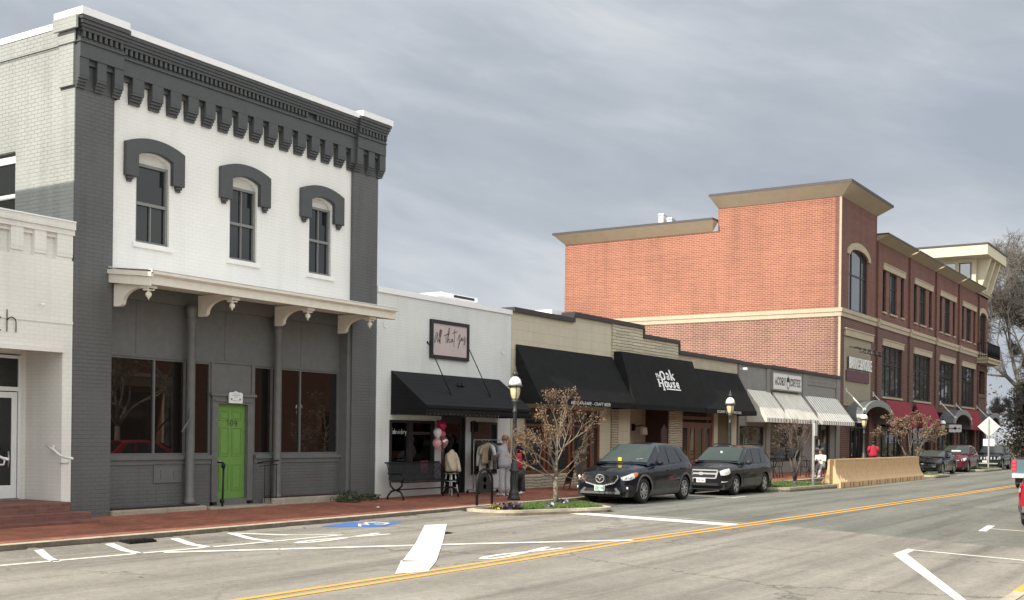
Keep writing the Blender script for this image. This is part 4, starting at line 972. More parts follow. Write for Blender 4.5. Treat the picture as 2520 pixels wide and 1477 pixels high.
mb = MB(); mb.box(25.08, 26.66, FY-0.05, FY, 4.07, 4.94); mb.build('board', X['sign_pink'], t)
mb = MB(); mb.frame(24.98, 26.76, 3.98, 5.03, FY-0.075, FY, 0.095); mb.build('frame', X['black_trim'], t)
mb = MB(); O = (24.98, FY-0.05, 3.98); U, V, N = (1.78/1.0, 0, 0), (0, 0, 1.05/1.0), (0, -1, 0)
# handwritten strokes in a 0..1 x 0..1 box of the sign
W = 0.018
def wr(pl, ws=W):
    for q in pl: 
        pts = []
        for i in range(len(q)-1):            # smooth the stroke (Catmull-Rom)
            p0, p1, p2, p3 = q[max(i-1,0)], q[i], q[i+1], q[min(i+2,len(q)-1)]
            for k in range(4):
                s = k/4; pts.append(tuple(0.5*((2*p1[c]) + (-p0[c]+p2[c])*s + (2*p0[c]-5*p1[c]+4*p2[c]-p3[c])*s*s + (-p0[c]+3*p1[c]-3*p2[c]+p3[c])*s**3) for c in (0, 1)))
        pts.append(q[-1])
        mb.ribbon([((p[0]-.025)*1.76, p[1]*1.05) for p in pts], ws, O, (1,0,0), (0,0,1), N, t=0.006)
wr([[(.20,.60),(.185,.67),(.155,.63),(.12,.48),(.115,.41),(.13,.42),(.165,.53),(.19,.62),(.185,.50),(.20,.43),(.225,.50),(.255,.66),(.275,.745),(.25,.72),(.235,.52),(.24,.39)],
    [(.24,.42),(.275,.58),(.305,.73),(.29,.745),(.27,.66),(.262,.50),(.27,.39)],
    [(.36,.61),(.43,.65),(.51,.685)], [(.415,.63),(.42,.50),(.415,.42)],
    [(.45,.45),(.485,.66),(.515,.80),(.495,.83),(.47,.70),(.46,.50),(.455,.44),(.475,.52),(.495,.54),(.50,.46),(.52,.45),(.545,.50)],
    [(.585,.53),(.56,.54),(.55,.48),(.575,.48),(.59,.55),(.595,.50),(.62,.50)],
    [(.645,.81),(.64,.60),(.625,.40),(.635,.345)], [(.585,.70),(.64,.735),(.72,.765)],
    [(.73,.53),(.745,.60),(.79,.70),(.775,.55),(.755,.38),(.735,.32),(.745,.36),(.78,.47),(.81,.56),(.845,.60),(.83,.62),(.815,.55),(.84,.55),(.852,.62),(.86,.53),(.89,.58),(.915,.66),(.905,.58),(.93,.52),(.92,.44),(.895,.45),(.925,.54),(.96,.62)]])
mb.build('lettering', X['letter_dark'], t)
# window lettering and poster
mb = MB(); O = (23.42, FY+0.045, 1.92)
def hand(word, x0, w, h):
    G_ = {'E': [[(1,1),(0,1),(0,0),(1,0)],[(0,.5),(.8,.5)]], 'm': [[(0,0),(0,.55),(.25,.6),(.45,.5),(.45,0)],[(.45,.5),(.75,.6),(.95,.5),(.95,0)]], 'b': [[(0,1),(0,0),(.6,0),(.8,.3),(.6,.55),(0,.5)]],
          'r': [[(0,0),(0,.55)],[(0,.4),(.4,.6),(.7,.5)]], 'o': [[(.4,.55),(0,.3),(.3,0),(.8,.2),(.7,.5),(.4,.55)]], 'i': [[(.2,.55),(.2,0)],[(.2,.8),(.25,.85)]], 'd': [[(.8,1),(.8,0),(.2,0),(0,.3),(.3,.55),(.8,.45)]],
          'e': [[(0,.3),(.8,.35),(.5,.6),(0,.4),(.2,0),(.8,.1)]], 'y': [[(0,.55),(.3,.1)],[(.8,.55),(.1,-.4)]]}
    for i, ch in enumerate(word):
        for q in G_[ch]: mb.ribbon([(x0+i*w+a*w*.75, c*h) for a, c in q], 0.014, O, (1,0,0), (0,0,1), (0,-1,0))
hand('Embroidery', 0.04, 0.064, 0.13)
mb.build('window_lettering', X['letter_white'], w)
mb = MB()
for i in range(9):
    O = (24.36+i*0.085, FY+0.045, 1.90); mb.ribbon([(0, 0), (0.0, .07), (.04, .075), (.05, .0)], 0.008, O, (1,0,0), (0,0,1), (0,-1,0))
mb.build('window_lettering', plain('faded white lettering', (0.3, 0.3, 0.3), 0.6), w)
mb = MB(); mb.box(24.72, 25.02, FY+0.02, FY+0.045, 0.86, 1.2)
tag(mb.build('paper_poster', plain('pink paper', (0.52, 0.10, 0.20), 0.7)), 'bright pink paper poster inside the black framed shop window above the bench', 'poster')
t = thing('rooftop_unit', 'flat white rooftop unit with a dark vent slot on the low roof', 'rooftop unit', (32.7, 24.2, 5.3))
mb = MB(); mb.box(31.7, 33.7, 23.5, 25, 5.05, 6.62); mb.box(31.6, 33.75, 23.4, 25.1, 6.62, 6.76); mb.build('casing', X['coping'], t, bevel=.02)
mb = MB(); mb.box(32.3, 33.5, 23.37, 23.41, 6.64, 6.72); mb.build('vent', X['black_trim'], t)

# ---------------------------------------------------------------- cream restaurant with three black awnings
b = thing('cream_restaurant_building', 'cream block and stone restaurant front with stepped brown parapet and black canvas awnings', 'building', (38, FY, 0.3))
mb = MB(); mb.wall(29.05, 35.38, 0.2, 5.62, FY, FY+0.3, [(29.82, 34.62, 0.72, 2.78)]); mb.box(32.65, 35.38, FY, FY+0.3, 5.62, 5.82)
mb.box(35.86, 36.84, FY, FY+0.3, 0.2, 3.4); mb.build('front_wall', X['cream_block'], b)
mb = MB(); mb.box(35.38, 40.72, FY-0.05, FY+0.3, 3.3, 5.5); mb.box(35.38, 37.72, FY-0.05, FY+0.3, 5.5, 5.82); mb.build('stone_front', X['ledge'], b)
mb = MB(); mb.box(40.72, 46.85, FY+0.02, FY+0.3, 3.0, 5.12); mb.build('siding', X['siding_cream'], b)
mb = MB()
for xa, xb, z in ((29.05, 32.65, 5.62), (32.65, 37.72, 5.82), (37.72, 40.78, 5.50), (40.78, 46.85, 5.12)): mb.box(xa, xb, FY-0.10, FY+0.4, z, z+0.14)
mb.box(32.62, 32.72, FY-0.095, FY+0.38, 5.62, 5.84); mb.box(37.68, 37.78, FY-0.095, FY+0.38, 5.50, 5.84); mb.box(40.72, 40.82, FY-0.095, FY+.38, 5.12, 5.52)
mb.build('parapet_coping', X['brown_trim'], b)
mb = MB(); mb.box(29.03, 46.9, FY+0.4, 37, 5.0, 5.1); mb.box(29.03, 46.9, 36.8, 37, 0, 5.1); mb.build('roof', X['coping'], b)
mb = MB(); mb.box(32.2, 33.3, FY+.5, FY+1.6, 5.1, 6.02); mb.build('roof_hatch', X['coping'], b)
mb = MB(); mb.box(35.40, 35.86, FY-0.06, FY+0.3, 0.2, 3.3); mb.box(39.95, 41.15, FY-0.06, FY+0.3, 0.2, 3.3); mb.each('stone_pier', X['ledge_low'], b)
mb = MB(); mb.wall(36.84, 39.95, 0.2, 3.4, FY+0.9, FY+1.0, [(36.9, 37.9, 0.25, 2.5)]); mb.box(36.74, 36.84, FY+0.3, FY+0.9, .2, 3.4); mb.box(39.95, 40.05, FY+.3, FY+.9, .2, 3.4); mb.box(36.84, 39.95, FY, FY+1, 3.35, 3.4)
mb.build('entry_wall', X['cream_brick'], b)
mb = MB(); mb.box(44.3, 44.7, FY-0.02, FY+0.3, 0.2, 3.0); mb.box(46.12, 46.72, FY-0.02, FY+0.3, 0.2, 3.0); mb.each('brick_pier', X['cream_brick'], b)
mb = MB(); mb.box(44.7, 46.12, FY+0.12, FY+0.2, 0.2, 3.0); mb.build('side_panel', plain('olive brown panel', (0.115, 0.09, 0.05), 0.7), b)
mb = MB(); mb.box(29.05, 35.40, FY-0.03, FY, 0.2, 0.68); mb.build('low_brick_base', X['ledge_low'], b)
f = MB(); f.frame(29.82, 34.62, 0.72, 2.78, FY+0.02, FY+0.14, 0.12)
for x in (31.0, 31.25, 32.55, 32.8, 34.0): f.box(x, x+0.12, FY+0.02, FY+0.14, 0.84, 2.66)
f.box(29.94, 34.5, FY+0.03, FY+0.13, 2.2, 2.28); w = f.build('wood_window', X['wood'], b)
p = MB(); p.box(29.9, 34.55, FY+0.09, FY+0.10, 0.8, 2.7); p.build('pane', X['glass_low'], w)
d = MB(); d.box(36.92, 37.9, FY+0.86, FY+0.9, 0.3, 2.48); d.frame(36.95, 37.87, .35, 2.45, FY+.82, FY+.86, .1); d.build('door', X['wood_dark'], b)
f = MB(); f.frame(41.15, 44.3, 0.3, 2.76, FY+0.04, FY+0.16, 0.12, bottom=False); xs = [41.27+i*0.7275 for i in range(5)]
f.box(41.27, 44.18, FY+.04, FY+.16, 2.42, 2.52); f.build('door_frame', X['wood'], b)
for i in range(4):
    d = MB(); d.frame(xs[i]+.01, xs[i+1]-.01, 0.32, 2.42, FY+0.06, FY+0.12, 0.12); d.box(xs[i]+.13, xs[i+1]-.13, FY+.06, FY+.12, .44, .95); d = d.build('door', X['wood'], b)
    p = MB(); p.box(xs[i]+.1, xs[i+1]-.1, FY+.085, FY+.095, .9, 2.35); p.build('pane', X['glass_low'], d)
for xa, xb, yt, zt in ((29.26, 35.40, FY-0.02, 4.66), (35.46, 41.42, FY-0.32, 4.86), (41.46, 46.75, FY-0.02, 4.66)):
    a = slope_awning(b, X['awning_black'], xa, xb, yt, zt, 18.0, 3.05, 0.18)
    if yt < FY-0.1:
        k = MB(); k.box(xa, xb, yt, FY-0.05, zt-0.03, zt); 
        for x in (xa, xb-.01): k.box(x, x+.01, yt, FY-.05, 2.9, zt-.03)
        k.build('awning_top', X['awning_black'], a)
        # logo: tall slanted serif words on the slope
        Oy = Vector((37.55, 18.0, 3.05)); Vs = (Vector((0, yt, zt)) - Vector((0, 18.0, 3.05))).normalized(); Ns = Vector((0, Vs.z*-1, Vs.y)) ; Ns = Vector((0, -Vs.z, Vs.y))
        lg = MB(); L0 = Oy + Vs*0.66
        def st(q, w_): lg.ribbon([(a_, c_*.47) for a_, c_ in q], w_, L0, (1,0,0), Vs, Ns, t=0.012)
        th, tk = 0.035, 0.115
        st([(0.28,.15),(0.28,.72)], tk); st([(0.58,-.12),(0.58,.72)], tk); st([(.28,.42),(.58,.42)], .05)           # H
        st([(.18,.15),(.38,.15)], .035); st([(.18,.72),(.38,.72)], .035); st([(.48,.72),(.68,.72)], .035); st([(.48,-.12),(.68,-.12)], .035)
        for cx_, cy_, rx_, ry_ in ((.86, .36, .11, .21), (.72, 1.06, .17, .32)):                                     # o and O
            pts = [(cx_+rx_*math.cos(R(a_)), cy_+ry_*math.sin(R(a_))) for a_ in range(0, 361, 20)]
            st(pts, [.045+.07*abs(math.cos(R(a_))) for a_ in range(0, 361, 20)])
        st([(1.08,.57),(1.08,.24),(1.14,.16),(1.24,.2)], .09); st([(1.28,.57),(1.28,.15)], .09)                       # u
        st([(1.62,.52),(1.5,.57),(1.42,.48),(1.52,.37),(1.62,.27),(1.54,.16),(1.42,.2)], .075)                        # s
        st([(1.74,.37),(1.94,.38),(1.92,.52),(1.83,.57),(1.74,.45),(1.74,.28),(1.82,.16),(1.95,.22)], .07)            # e
        st([(1.06,1.22),(1.14,1.28),(1.24,1.22),(1.24,.78)], .085); st([(1.24,1.06),(1.08,.98),(1.06,.84),(1.14,.78),(1.24,.88)], .06)   # a
        st([(1.42,.78),(1.42,1.62)], tk); st([(1.44,1.0),(1.66,1.26)], .045); st([(1.5,1.06),(1.7,.78)], .095); st([(1.34,.78),(1.5,.78)], .035); st([(1.58,1.26),(1.74,1.26)], .035)   # k
        for x_ in (.22, .34, .46): st([(x_,.86),(x_,1.22 if x_ < .4 else 1.08)], .05)
        st([(.15,1.1),(.3,1.1)], .03); st([(.34,1.04),(.46,1.06)], .03); st([(.46,.97),(.58,.98),(.5,.87),(.58,.86)], .035)
        st([(.78,-.02),(2.0,-.02)], .045)
        lg.build('lettering', X['letter_white'], a)
    elif xa < 30: text('lettering', 'ARTISAN FARE - CRAFT BEER', X['letter_white'], a, (31.05, 17.985, 2.905), (1,0,0), (0,0,1), (0,-1,0), w=2.6, h=0.105)
    else: text('lettering', 'GOURMET COFFEE - FINE WINE', X['letter_white'], a, (42.5, 17.985, 2.905), (1,0,0), (0,0,1), (0,-1,0), w=2.5, h=0.105)
l = MB(); l.box(38.72, 38.84, FY+.8, FY+.9, 2.15, 2.4); l.tube([(38.78, FY+.82, 2.3), (38.78, FY+.5, 2.36), (38.78, FY+.45, 2.28)], .02, 6); l = l.build('wall_lamp', X['black_iron'], b)
p = MB(); p.lathe((38.78, FY+.45, 2.0), [(.17, 0), (.14, .28), (.05, .30)], 12); p.build('lamp_shade', plain('pale lamp shade', (0.5, 0.45, 0.36), 0.7), l)
t = thing('wall_plaque', 'dark brown wall plaque with pointed top beside the restaurant entrance', 'sign', (39.7, FY, 2.0))
mb = MB(); mb.prism([(39.35, 1.6), (39.85, 1.6), (39.85, 2.2), (39.6, 2.42), (39.35, 2.2)], 'y', FY-0.02, FY+0.06); mb.box(39.88, 39.95, FY-.03, FY+.9, 0.25, 3.35); mb.build('board', X['wood_dark'], t)
t = thing('chalk_sign', 'wooden sandwich board with a dark chalk panel standing behind the front parked car', 'sign', (31.0, 17.7, 0.2))
zb = zs(31, 17.7)
for s in (-1, 1):
    mb = MB()
    c = Vector((30.95, 17.75+0.0, zb)); wv = Vector((0.42, 0.12, 0)); nv = Vector((0.12, -0.42, 0)).normalized()
    def pt(u, h): return c + wv*u + nv*(-s*0.26*(1-h/1.05) * 1.0) + Vector((0, 0, h))
    for u0, u1, h0, h1 in ((-.9, -.78, 0, 1.05), (.78, .9, 0, 1.05), (-.78, .78, .95, 1.05), (-.78, .78, .18, .26)):
        q = [pt(u0, h0), pt(u1, h0), pt(u1, h1), pt(u0, h1)]; mb.loft([q, [v + nv*0.03*(-s) for v in q]], smooth=False)
    fr_ = mb.build('frame', X['wood'], t)
    mb = MB(); q = [pt(-.79, .25), pt(.79, .25), pt(.79, .96), pt(-.79, .96)]; mb.loft([[v + nv*0.008*(-s) for v in q], [v + nv*0.02*(-s) for v in q]], smooth=False); mb.build('chalk_panel', plain('chalkboard green black', (0.016, 0.025, 0.022), 0.7), fr_)
    if s < 0:
        mb = MB(); rng = random.Random(5)
        for i in range(6):
            h = .85-i*.1; a_ = rng.uniform(-.6, -.2); e_ = rng.uniform(.1, .6)
            mb.poly([pt(a_, h)+nv*0.012, pt(e_, h)+nv*0.012, pt(e_, h+.018)+nv*0.012, pt(a_, h+.018)+nv*0.012])
        mb.build('chalk_lines', plain('chalk', (0.4, 0.4, 0.38), 0.9), fr_)

# ---------------------------------------------------------------- grey coffee shop with striped awnings
b = thing('grey_coffee_building', 'low grey sided coffee shop with three off white awnings beside the brick block', 'building', (54, FY, 0.3))
mb = MB(); mb.box(46.88, 50.2, FY, FY+0.3, 2.6, 5.1); mb.build('siding', X['siding_grey'], b)
mb = MB()
mb.box(50.2, 50.7, FY-0.05, FY+0.3, 0.2, 5.12); mb.box(55.1, 55.75, FY-0.05, FY+0.3, 0.2, 5.12); mb.box(60.4, 61.02, FY-0.05, FY+0.3, 0.2, 5.12)
mb.box(46.86, 46.96, FY-0.06, FY+0.3, 0.2, 5.1)
mb.box(50.7, 55.1, FY+0.02, FY+0.3, 2.68, 4.85); mb.box(55.75, 60.4, FY+0.02, FY+0.3, 2.7, 4.6)
mb.wall(46.96, 50.2, 0.2, 2.6, FY, FY+0.3, [(47.1, 50.0, 1.6, 2.46)]); mb.box(50.7, 56.9, FY, FY+0.3, 0.2, 0.85); mb.box(55.75, 57.0, FY+.02, FY+.3, .85, 2.7); mb.box(59.6, 60.4, FY+.02, FY+.3, .2, 2.7)
mb.build('front_wall', X['grey_wall'], b)
mb = MB(); mb.box(50.7, 55.1, FY-0.02, FY+0.3, 4.85, 5.12); mb.box(55.75, 60.4, FY-0.02, FY+0.3, 4.6, 5.12); mb.build('louvre_band', X['louvre'], b)
mb = MB(); mb.box(46.87, 50.7, FY-0.1, FY+0.4, 5.10, 5.24); mb.box(50.7, 61.03, FY-0.13, FY+0.4, 5.12, 5.27); mb.build('parapet_coping', X['brown_trim'], b)
mb = MB(); mb.box(46.9, 61.0, FY+0.4, 36, 4.9, 5.0); mb.build('roof', X['coping'], b)
f = MB(); f.frame(47.1, 50.0, 1.6, 2.46, FY+.05, FY+.15, .06); w = f.build('shop_window', X['black_trim'], b); p = MB(); p.box(47.15, 49.95, FY+.09, FY+.1, 1.63, 2.43); p.build('pane', X['glass_low'], w)
f = MB(); f.frame(50.75, 56.85, 0.86, 2.68, FY+.05, FY+.15, .07); f.box(53.2, 53.28, FY+.05, FY+.15, .9, 2.62); w = f.build('shop_window', X['black_trim'], b); p = MB(); p.box(50.8, 56.8, FY+.09, FY+.1, .9, 2.64); p.build('pane', X['glass_store'], w)
f = MB(); f.frame(57.0, 59.6, 0.3, 2.7, FY+.1, FY+.2, .08, bottom=False); f.box(58.3, 58.38, FY+.1, FY+.2, .3, 2.62); dd = f.build('door', X['black_trim'], b); p = MB(); p.box(57.05, 59.55, FY+.14, FY+.15, .3, 2.66); p.build('pane', X['glass_low'], dd)
p = MB(); p.box(57.9, 58.1, FY+.08, FY+.1, 1.6, 1.9); p.build('door_notice', X['sign_white'], dd)
for xa, xb, mt in ((47.85, 50.6, 'awning_plain'), (50.95, 54.85, 'awning_plain'), (55.35, 60.55, 'awning_stripe')):
    slope_awning(b, X[mt], xa, xb, FY-0.02, 4.05, 17.95, 2.82, 0.19, valmat=X['awning_stripe'])
t = thing('coffee_sign', 'long white sign board with dark slab lettering and an acorn between the words', 'sign', (52.6, FY, 4.5))
mb = MB(); mb.box(50.72, 54.58, FY-0.14, FY-0.04, 4.20, 4.94); mb.build('board', X['sign_white'], t)
mb = MB(); mb.frame(50.66, 54.64, 4.14, 5.0, FY-0.16, FY-0.04, 0.06); mb.build('frame', X['grey_wall'], t)
def slab(word, x0, x1, z0, z1, par):
    mb = MB(); n = len(word); w = (x1-x0)/n
    S = {'A': [[(0,0),(.5,1),(1,0)],[(.2,.35),(.8,.35)],[(-.12,0),(.2,0)],[(.8,0),(1.12,0)]], 'C': [[(1,.75),(.8,1),(.3,1),(0,.7),(0,.3),(.3,0),(.8,0),(1,.25)],[(1,.65),(1,1)]],
         'O': [[(.5,1),(.1,.85),(0,.5),(.1,.15),(.5,0),(.9,.15),(1,.5),(.9,.85),(.5,1)]], 'R': [[(.15,0),(.15,1),(.75,1),(.95,.75),(.75,.5),(.15,.5)],[(.5,.5),(.95,0)],[(-.05,0),(.4,0)],[(.75,0),(1.1,0)],[(-.05,1),(.3,1)]],
         'N': [[(.12,0),(.12,1),(.88,0),(.88,1)],[(-.1,0),(.3,0)],[(-.1,1),(.2,1)],[(.7,1),(1.1,1)]], 'F': [[(.15,0),(.15,1),(.95,1),(.95,.75)],[(.15,.5),(.7,.5)],[(-.05,0),(.45,0)],[(-.05,1),(.2,1)]],
         'E': [[(.95,.25),(.95,0),(.15,0),(.15,1),(.95,1),(.95,.75)],[(.15,.5),(.7,.5)],[(-.05,0),(.2,0)],[(-.05,1),(.2,1)]]}
    for i, ch in enumerate(word):
        for q in S[ch]: mb.ribbon([(x0+i*w+a*w*.72, z0+c*(z1-z0)) for a, c in q], 0.062, (0, FY-0.14, 0), (1,0,0), (0,0,1), (0,-1,0), t=0.006)
    mb.build('lettering', X['letter_dark'], par)
slab('ACORN', 50.98, 52.44, 4.42, 4.74, t); slab('COFFEE', 53.02, 54.48, 4.42, 4.74, t)
mb = MB(); mb.prism([(52.5, 4.58), (52.92, 4.58), (52.9, 4.72), (52.8, 4.8), (52.72, 4.82), (52.72, 4.9), (52.7, 4.9), (52.7, 4.82), (52.62, 4.8), (52.52, 4.72)], 'y', FY-0.150, FY-0.141)
for s in (-1, 1): mb.ribbon([(52.71+s*.17, 4.58), (52.71+s*.16, 4.42), (52.71+s*.1, 4.32), (52.71, 4.24)], .05, (0, FY-.14, 0), (1,0,0), (0,0,1), (0,-1,0), t=.006)
mb.build('acorn_emblem', X['letter_dark'], t)
mb = MB(); mb.box(47.0, 47.1, FY-.02, FY, 4.85, 4.95); mb.tube([(47.05, FY-.02, 4.9), (47.05, FY-.12, 4.9)], .015, 6); mb.lathe((47.02, FY-.36, 4.88), [(.06, 0), (.065, .05), (.065, .22), (.04, .26)], 10, axis='y')
tag(mb.build('security_camera', X['sign_white']), 'white security camera at the top left corner of the grey sided coffee shop', 'camera')
# ---------------------------------------------------------------- three storey brick block
BX, BE = 61.08, 100.0
b = thing('brick_block_building', 'three storey red brick block with taupe cornices, tall windows, red awnings and a roof lantern', 'building', (80, FY, 0.3))
bays = [67.78, 75.04, 82.12, 89.20, 96.2]
arch_t = (62.44, 65.92)
mb = MB()                                        # upper brick, street front
up_ops = [(arch_t[0], arch_t[1], 8.95, 12.32)]
lo_ops = [(62.9, 66.6, 0.3, 3.75)]
for q in bays[:4]:
    up_ops += [(q+1.3, q+2.05, 9.5, 11.96), (q+2.82, q+4.42, 9.5, 11.96), (q+5.35, q+6.1, 9.5, 11.96)]
    lo_ops += [(q+1.35, q+5.85, 4.5, 7.5), (q+0.9, q+6.3, 0.3, 3.9)]
up_ops.append((96.75, 99.3, 8.95, 12.05))
lo_ops += [(96.75, 99.2, 0.3, 3.7), (96.6, 99.2, 5.7, 7.5)]
mb.wall(BX, 67.78, 8.93, 14.86, FY, FY+0.35, up_ops); mb.wall(67.78, BE, 8.93, 13.5, FY, FY+0.35, up_ops)
for a, c, zt, rz in ((*arch_t, 11.95, 0.42), (96.75, 99.3, 11.8, 0.35)):
    m = (a+c)/2; mb.prism([(c, zt+.4), *arc(m, zt, (c-a)/2, rz, 0, 180, 12), (a, zt+.4)], 'y', FY+.002, FY+.2)
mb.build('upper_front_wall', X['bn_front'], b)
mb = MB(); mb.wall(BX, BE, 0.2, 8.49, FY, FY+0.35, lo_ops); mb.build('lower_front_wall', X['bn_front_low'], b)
mb = MB()                                        # projecting piers between the bays
for q in bays: mb.box(q-0.08, q+0.08, FY-0.13, FY, 8.95, 13.46)
mb.each('upper_pier', X['bn_front'], b)
mb = MB()
for q in bays: mb.box(q-0.08, q+0.08, FY-0.13, FY, .95, 8.47)
mb.each('lower_pier', X['bn_front_low'], b)
mb = MB()                                        # sunlit flank
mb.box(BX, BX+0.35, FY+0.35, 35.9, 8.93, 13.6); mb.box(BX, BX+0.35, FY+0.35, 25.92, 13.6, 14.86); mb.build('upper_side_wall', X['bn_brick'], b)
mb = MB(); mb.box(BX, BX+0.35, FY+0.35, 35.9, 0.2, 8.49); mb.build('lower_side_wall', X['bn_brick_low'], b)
mb = MB(); mb.box(BX-0.004, BX+0.02, FY-0.004, FY+0.12, 5.3, 14.86); mb.build('corner_joint', X['stone'], b)
mb = MB(); mb.box(BE-0.35, BE, FY+0.35, 35.9, 0.2, 13.5); mb.box(BX+.35, BE-.35, 35.55, 35.895, 0.2, 13.4); mb.box(67.4, 67.75, FY+.35, 25.92, 13.4, 14.86); mb.box(BX+.35, 67.4, 25.6, 25.915, 13.4, 14.855); mb.build('back_wall', X['bn_front'], b)
mb = MB(); mb.box(BX+.35, BE-.35, FY+.35, 35.5, 13.1, 13.2); mb.box(BX+.35, 67.4, FY+.35, 25.6, 14.6, 14.7); mb.build('roof', X['cornice_cap'], b)
mb = MB()                                        # stone belt and base
for z0, z1, d in ((8.49, 8.72, 0.05), (8.72, 8.93, 0.10)):
    mb.box(BX-d, BX, FY-d, 35.9, z0, z1); mb.box(BX, BE+d, FY-d-0.02, FY, z0, z1)
    for q in bays: mb.box(q-0.12, q+0.12, FY-0.16-d, FY-d-0.021, z0, z1)
mb.build('belt_course', X['stone'], b)
mb = MB()
xs = [BX, 62.9] ; 
for xa, xb in ((BX-0.06, 62.0), (66.6, 68.68), (74.08, 75.94), (81.34, 83.02), (88.42, 90.1), (95.5, 96.75), (99.2, BE)): mb.box(xa+.1, xb-.1, FY-0.14, FY-0.001, 0.15, 0.95)
mb.each('stone_base', X['stucco'], b)
# sloping cornices with a dark coping
def hood(mb, cap, x0, x1, yb, yt, zb, zt, cl, cr, capz=0.13):
    """cornice along the front from x0 to x1: foot (yb, zb) leaning out to (yt, zt); cl/cr = how far the ends lean out"""
    o = yb-yt
    ring = lambda y, z, e: [(x0-cl*e, y, z), (x1+cr*e, y, z)]
    A = [(x0, yb, zb), (x1, yb, zb)]; Bt = [(x0-cl, yt, zt), (x1+cr, yt, zt)]
    yk = yb+0.35
    C_ = [(x0, yk, zb), (x1, yk, zb)]; D = [(x0-cl, yk, zt), (x1+cr, yk, zt)]
    mb.poly([A[0], A[1], Bt[1], Bt[0]]); mb.poly([Bt[0], Bt[1], D[1], D[0]]); mb.poly([A[0], Bt[0], D[0], C_[0]]); mb.poly([A[1], C_[1], D[1], Bt[1]]); mb.poly([C_[0], D[0], D[1], C_[1]]); mb.poly([A[0], C_[0], C_[1], A[1]])
    cap.box(x0-cl-0.02, x1+cr+0.02, yt-0.03, yk, zt+0.002, zt+capz)
mb, cap = MB(), MB()
o_ = 0.72
# tower bay: mitred corner
P = lambda x, y, z: (x, y, z)
def ringz(e, z, y1, x1): return [P(BX-e, y1, z), P(BX-e, FY-e, z), P(x1+e, FY-e, z)]
lo_, hi_ = ringz(0, 14.86, 25.92, 67.76), ringz(o_, 15.42, 25.92+0.25, 67.76)
for i in range(2): mb.poly([lo_[i], lo_[i+1], hi_[i+1], hi_[i]])
mb.poly([lo_[0], hi_[0], (BX+.3, 26.17, 15.42), (BX+.3, 25.92, 14.86)]); mb.poly([lo_[2], (67.76, FY+.4, 14.86), (67.76+o_, FY+.4, 15.42), hi_[2]])
mb.poly([hi_[0], hi_[1], hi_[2], (67.76+o_, FY+.4, 15.42), (BX+.3, FY+.4, 15.42), (BX+.3, 26.17, 15.42)])
cap.prism([(BX-o_-.03, 26.2), (BX-o_-.03, FY-o_-.03), (67.76+o_+.03, FY-o_-.03), (67.76+o_+.03, FY+.42), (BX+.33, FY+.42), (BX+.33, 26.2)], 'z', 15.422, 15.56)
# lower flank cornice
lo2 = [(BX, 26.25, 13.6), (BX, 35.9, 13.6)]; hi2 = [(BX-o_, 25.93, 14.12), (BX-o_, 36.35, 14.12)]
mb.poly([lo2[0], lo2[1], hi2[1], hi2[0]]); mb.poly([lo2[0], hi2[0], (BX-0.002, 25.93, 14.12), (BX-0.002, 26.25, 13.6)]); mb.poly([lo2[1], (BX+.3, 35.9, 13.6), (BX+.3, 36.35, 14.12), hi2[1]])
mb.poly([hi2[0], hi2[1], (BX+.3, 36.35, 14.12), (BX+.3, 25.93, 14.12)])
cap.box(BX-o_-.03, BX+.3, 25.95, 36.4, 14.122, 14.25)
for i, q in enumerate(bays[:4]):
    e = bays[i+1]
    hood(mb, cap, q+0.02, e-0.42, FY-0.02, FY-0.64, 13.47, 13.80, 0.0, 0.12, 0.09)
mb.build('cornice', X['cornice'], b); cap.build('cornice_coping', X['cornice_cap'], b)
mb = MB(); mb.box(96.2, BE+.1, FY-.16, FY+.3, 13.5, 13.62); mb.box(96.2, BE+.2, FY-.24, FY+.3, 13.62, 13.78); mb.build('end_bay_cornice', X['stone'], b)
# windows
def gridwin(x0, x1, z0, z1, vx, hz, gl, y=FY+0.14, w=0.06, name='window'):
    f = MB(); f.frame(x0, x1, z0, z1, y-.05, y+.05, w)
    for v in vx: f.box(v-w*.4, v+w*.4, y-.04, y+.04, z0+w, z1-w)
    for h in hz:
        xs_ = [x0+w, *[v for v in vx], x1-w]
        for a, c in zip(xs_, xs_[1:]): f.box(a+(w*.4 if a in vx else 0), c-(w*.4 if c in vx else 0), y-.035, y+.035, h-w*.4, h+w*.4)
    o = f.build(name, X['black_trim'], b)
    p = MB(); p.box(x0+.02, x1-.02, y+.005, y+.015, z0+.02, z1-.02); p.build('pane', X[gl], o)
    return o
gridwin(arch_t[0], arch_t[1], 8.95, 12.37, (63.25, 65.1), (10.95,), 'glass_sky', w=0.1)
gridwin(96.75, 99.3, 8.95, 12.1, (97.5, 98.5), (10.9,), 'glass_low', w=0.09)
mb = MB()                                        # stone dressings
for a, c, zt, rz in ((*arch_t, 11.95, 0.42), (96.75, 99.3, 11.8, 0.35)):
    m = (a+c)/2; h = (c-a)/2
    mb.prism([*arc(m, zt, h, rz, 0, 180, 14), *arc(m, zt, h+.42, rz+.38, 180, 0, 14)], 'y', FY-0.09, FY)
for q in bays[:4]:
    mb.box(q+1.25, q+6.2, FY-0.09, FY, 11.97, 12.30); mb.box(q+1.2, q+6.25, FY-0.12, FY, 12.30, 12.36)
    mb.box(q+1.25, q+6.0, FY-0.09, FY, 7.5, 7.83); mb.box(q+1.2, q+6.05, FY-0.12, FY, 7.83, 7.89)
    for a, c in ((1.27, 2.08), (2.78, 4.46), (5.32, 6.13)): mb.box(q+a, q+c, FY-0.08, FY+.08, 9.40, 9.5)
    mb.box(q+1.3, q+5.9, FY-0.08, FY+.08, 4.38, 4.5)
mb.each('stone_dressing', X['stone'], b)
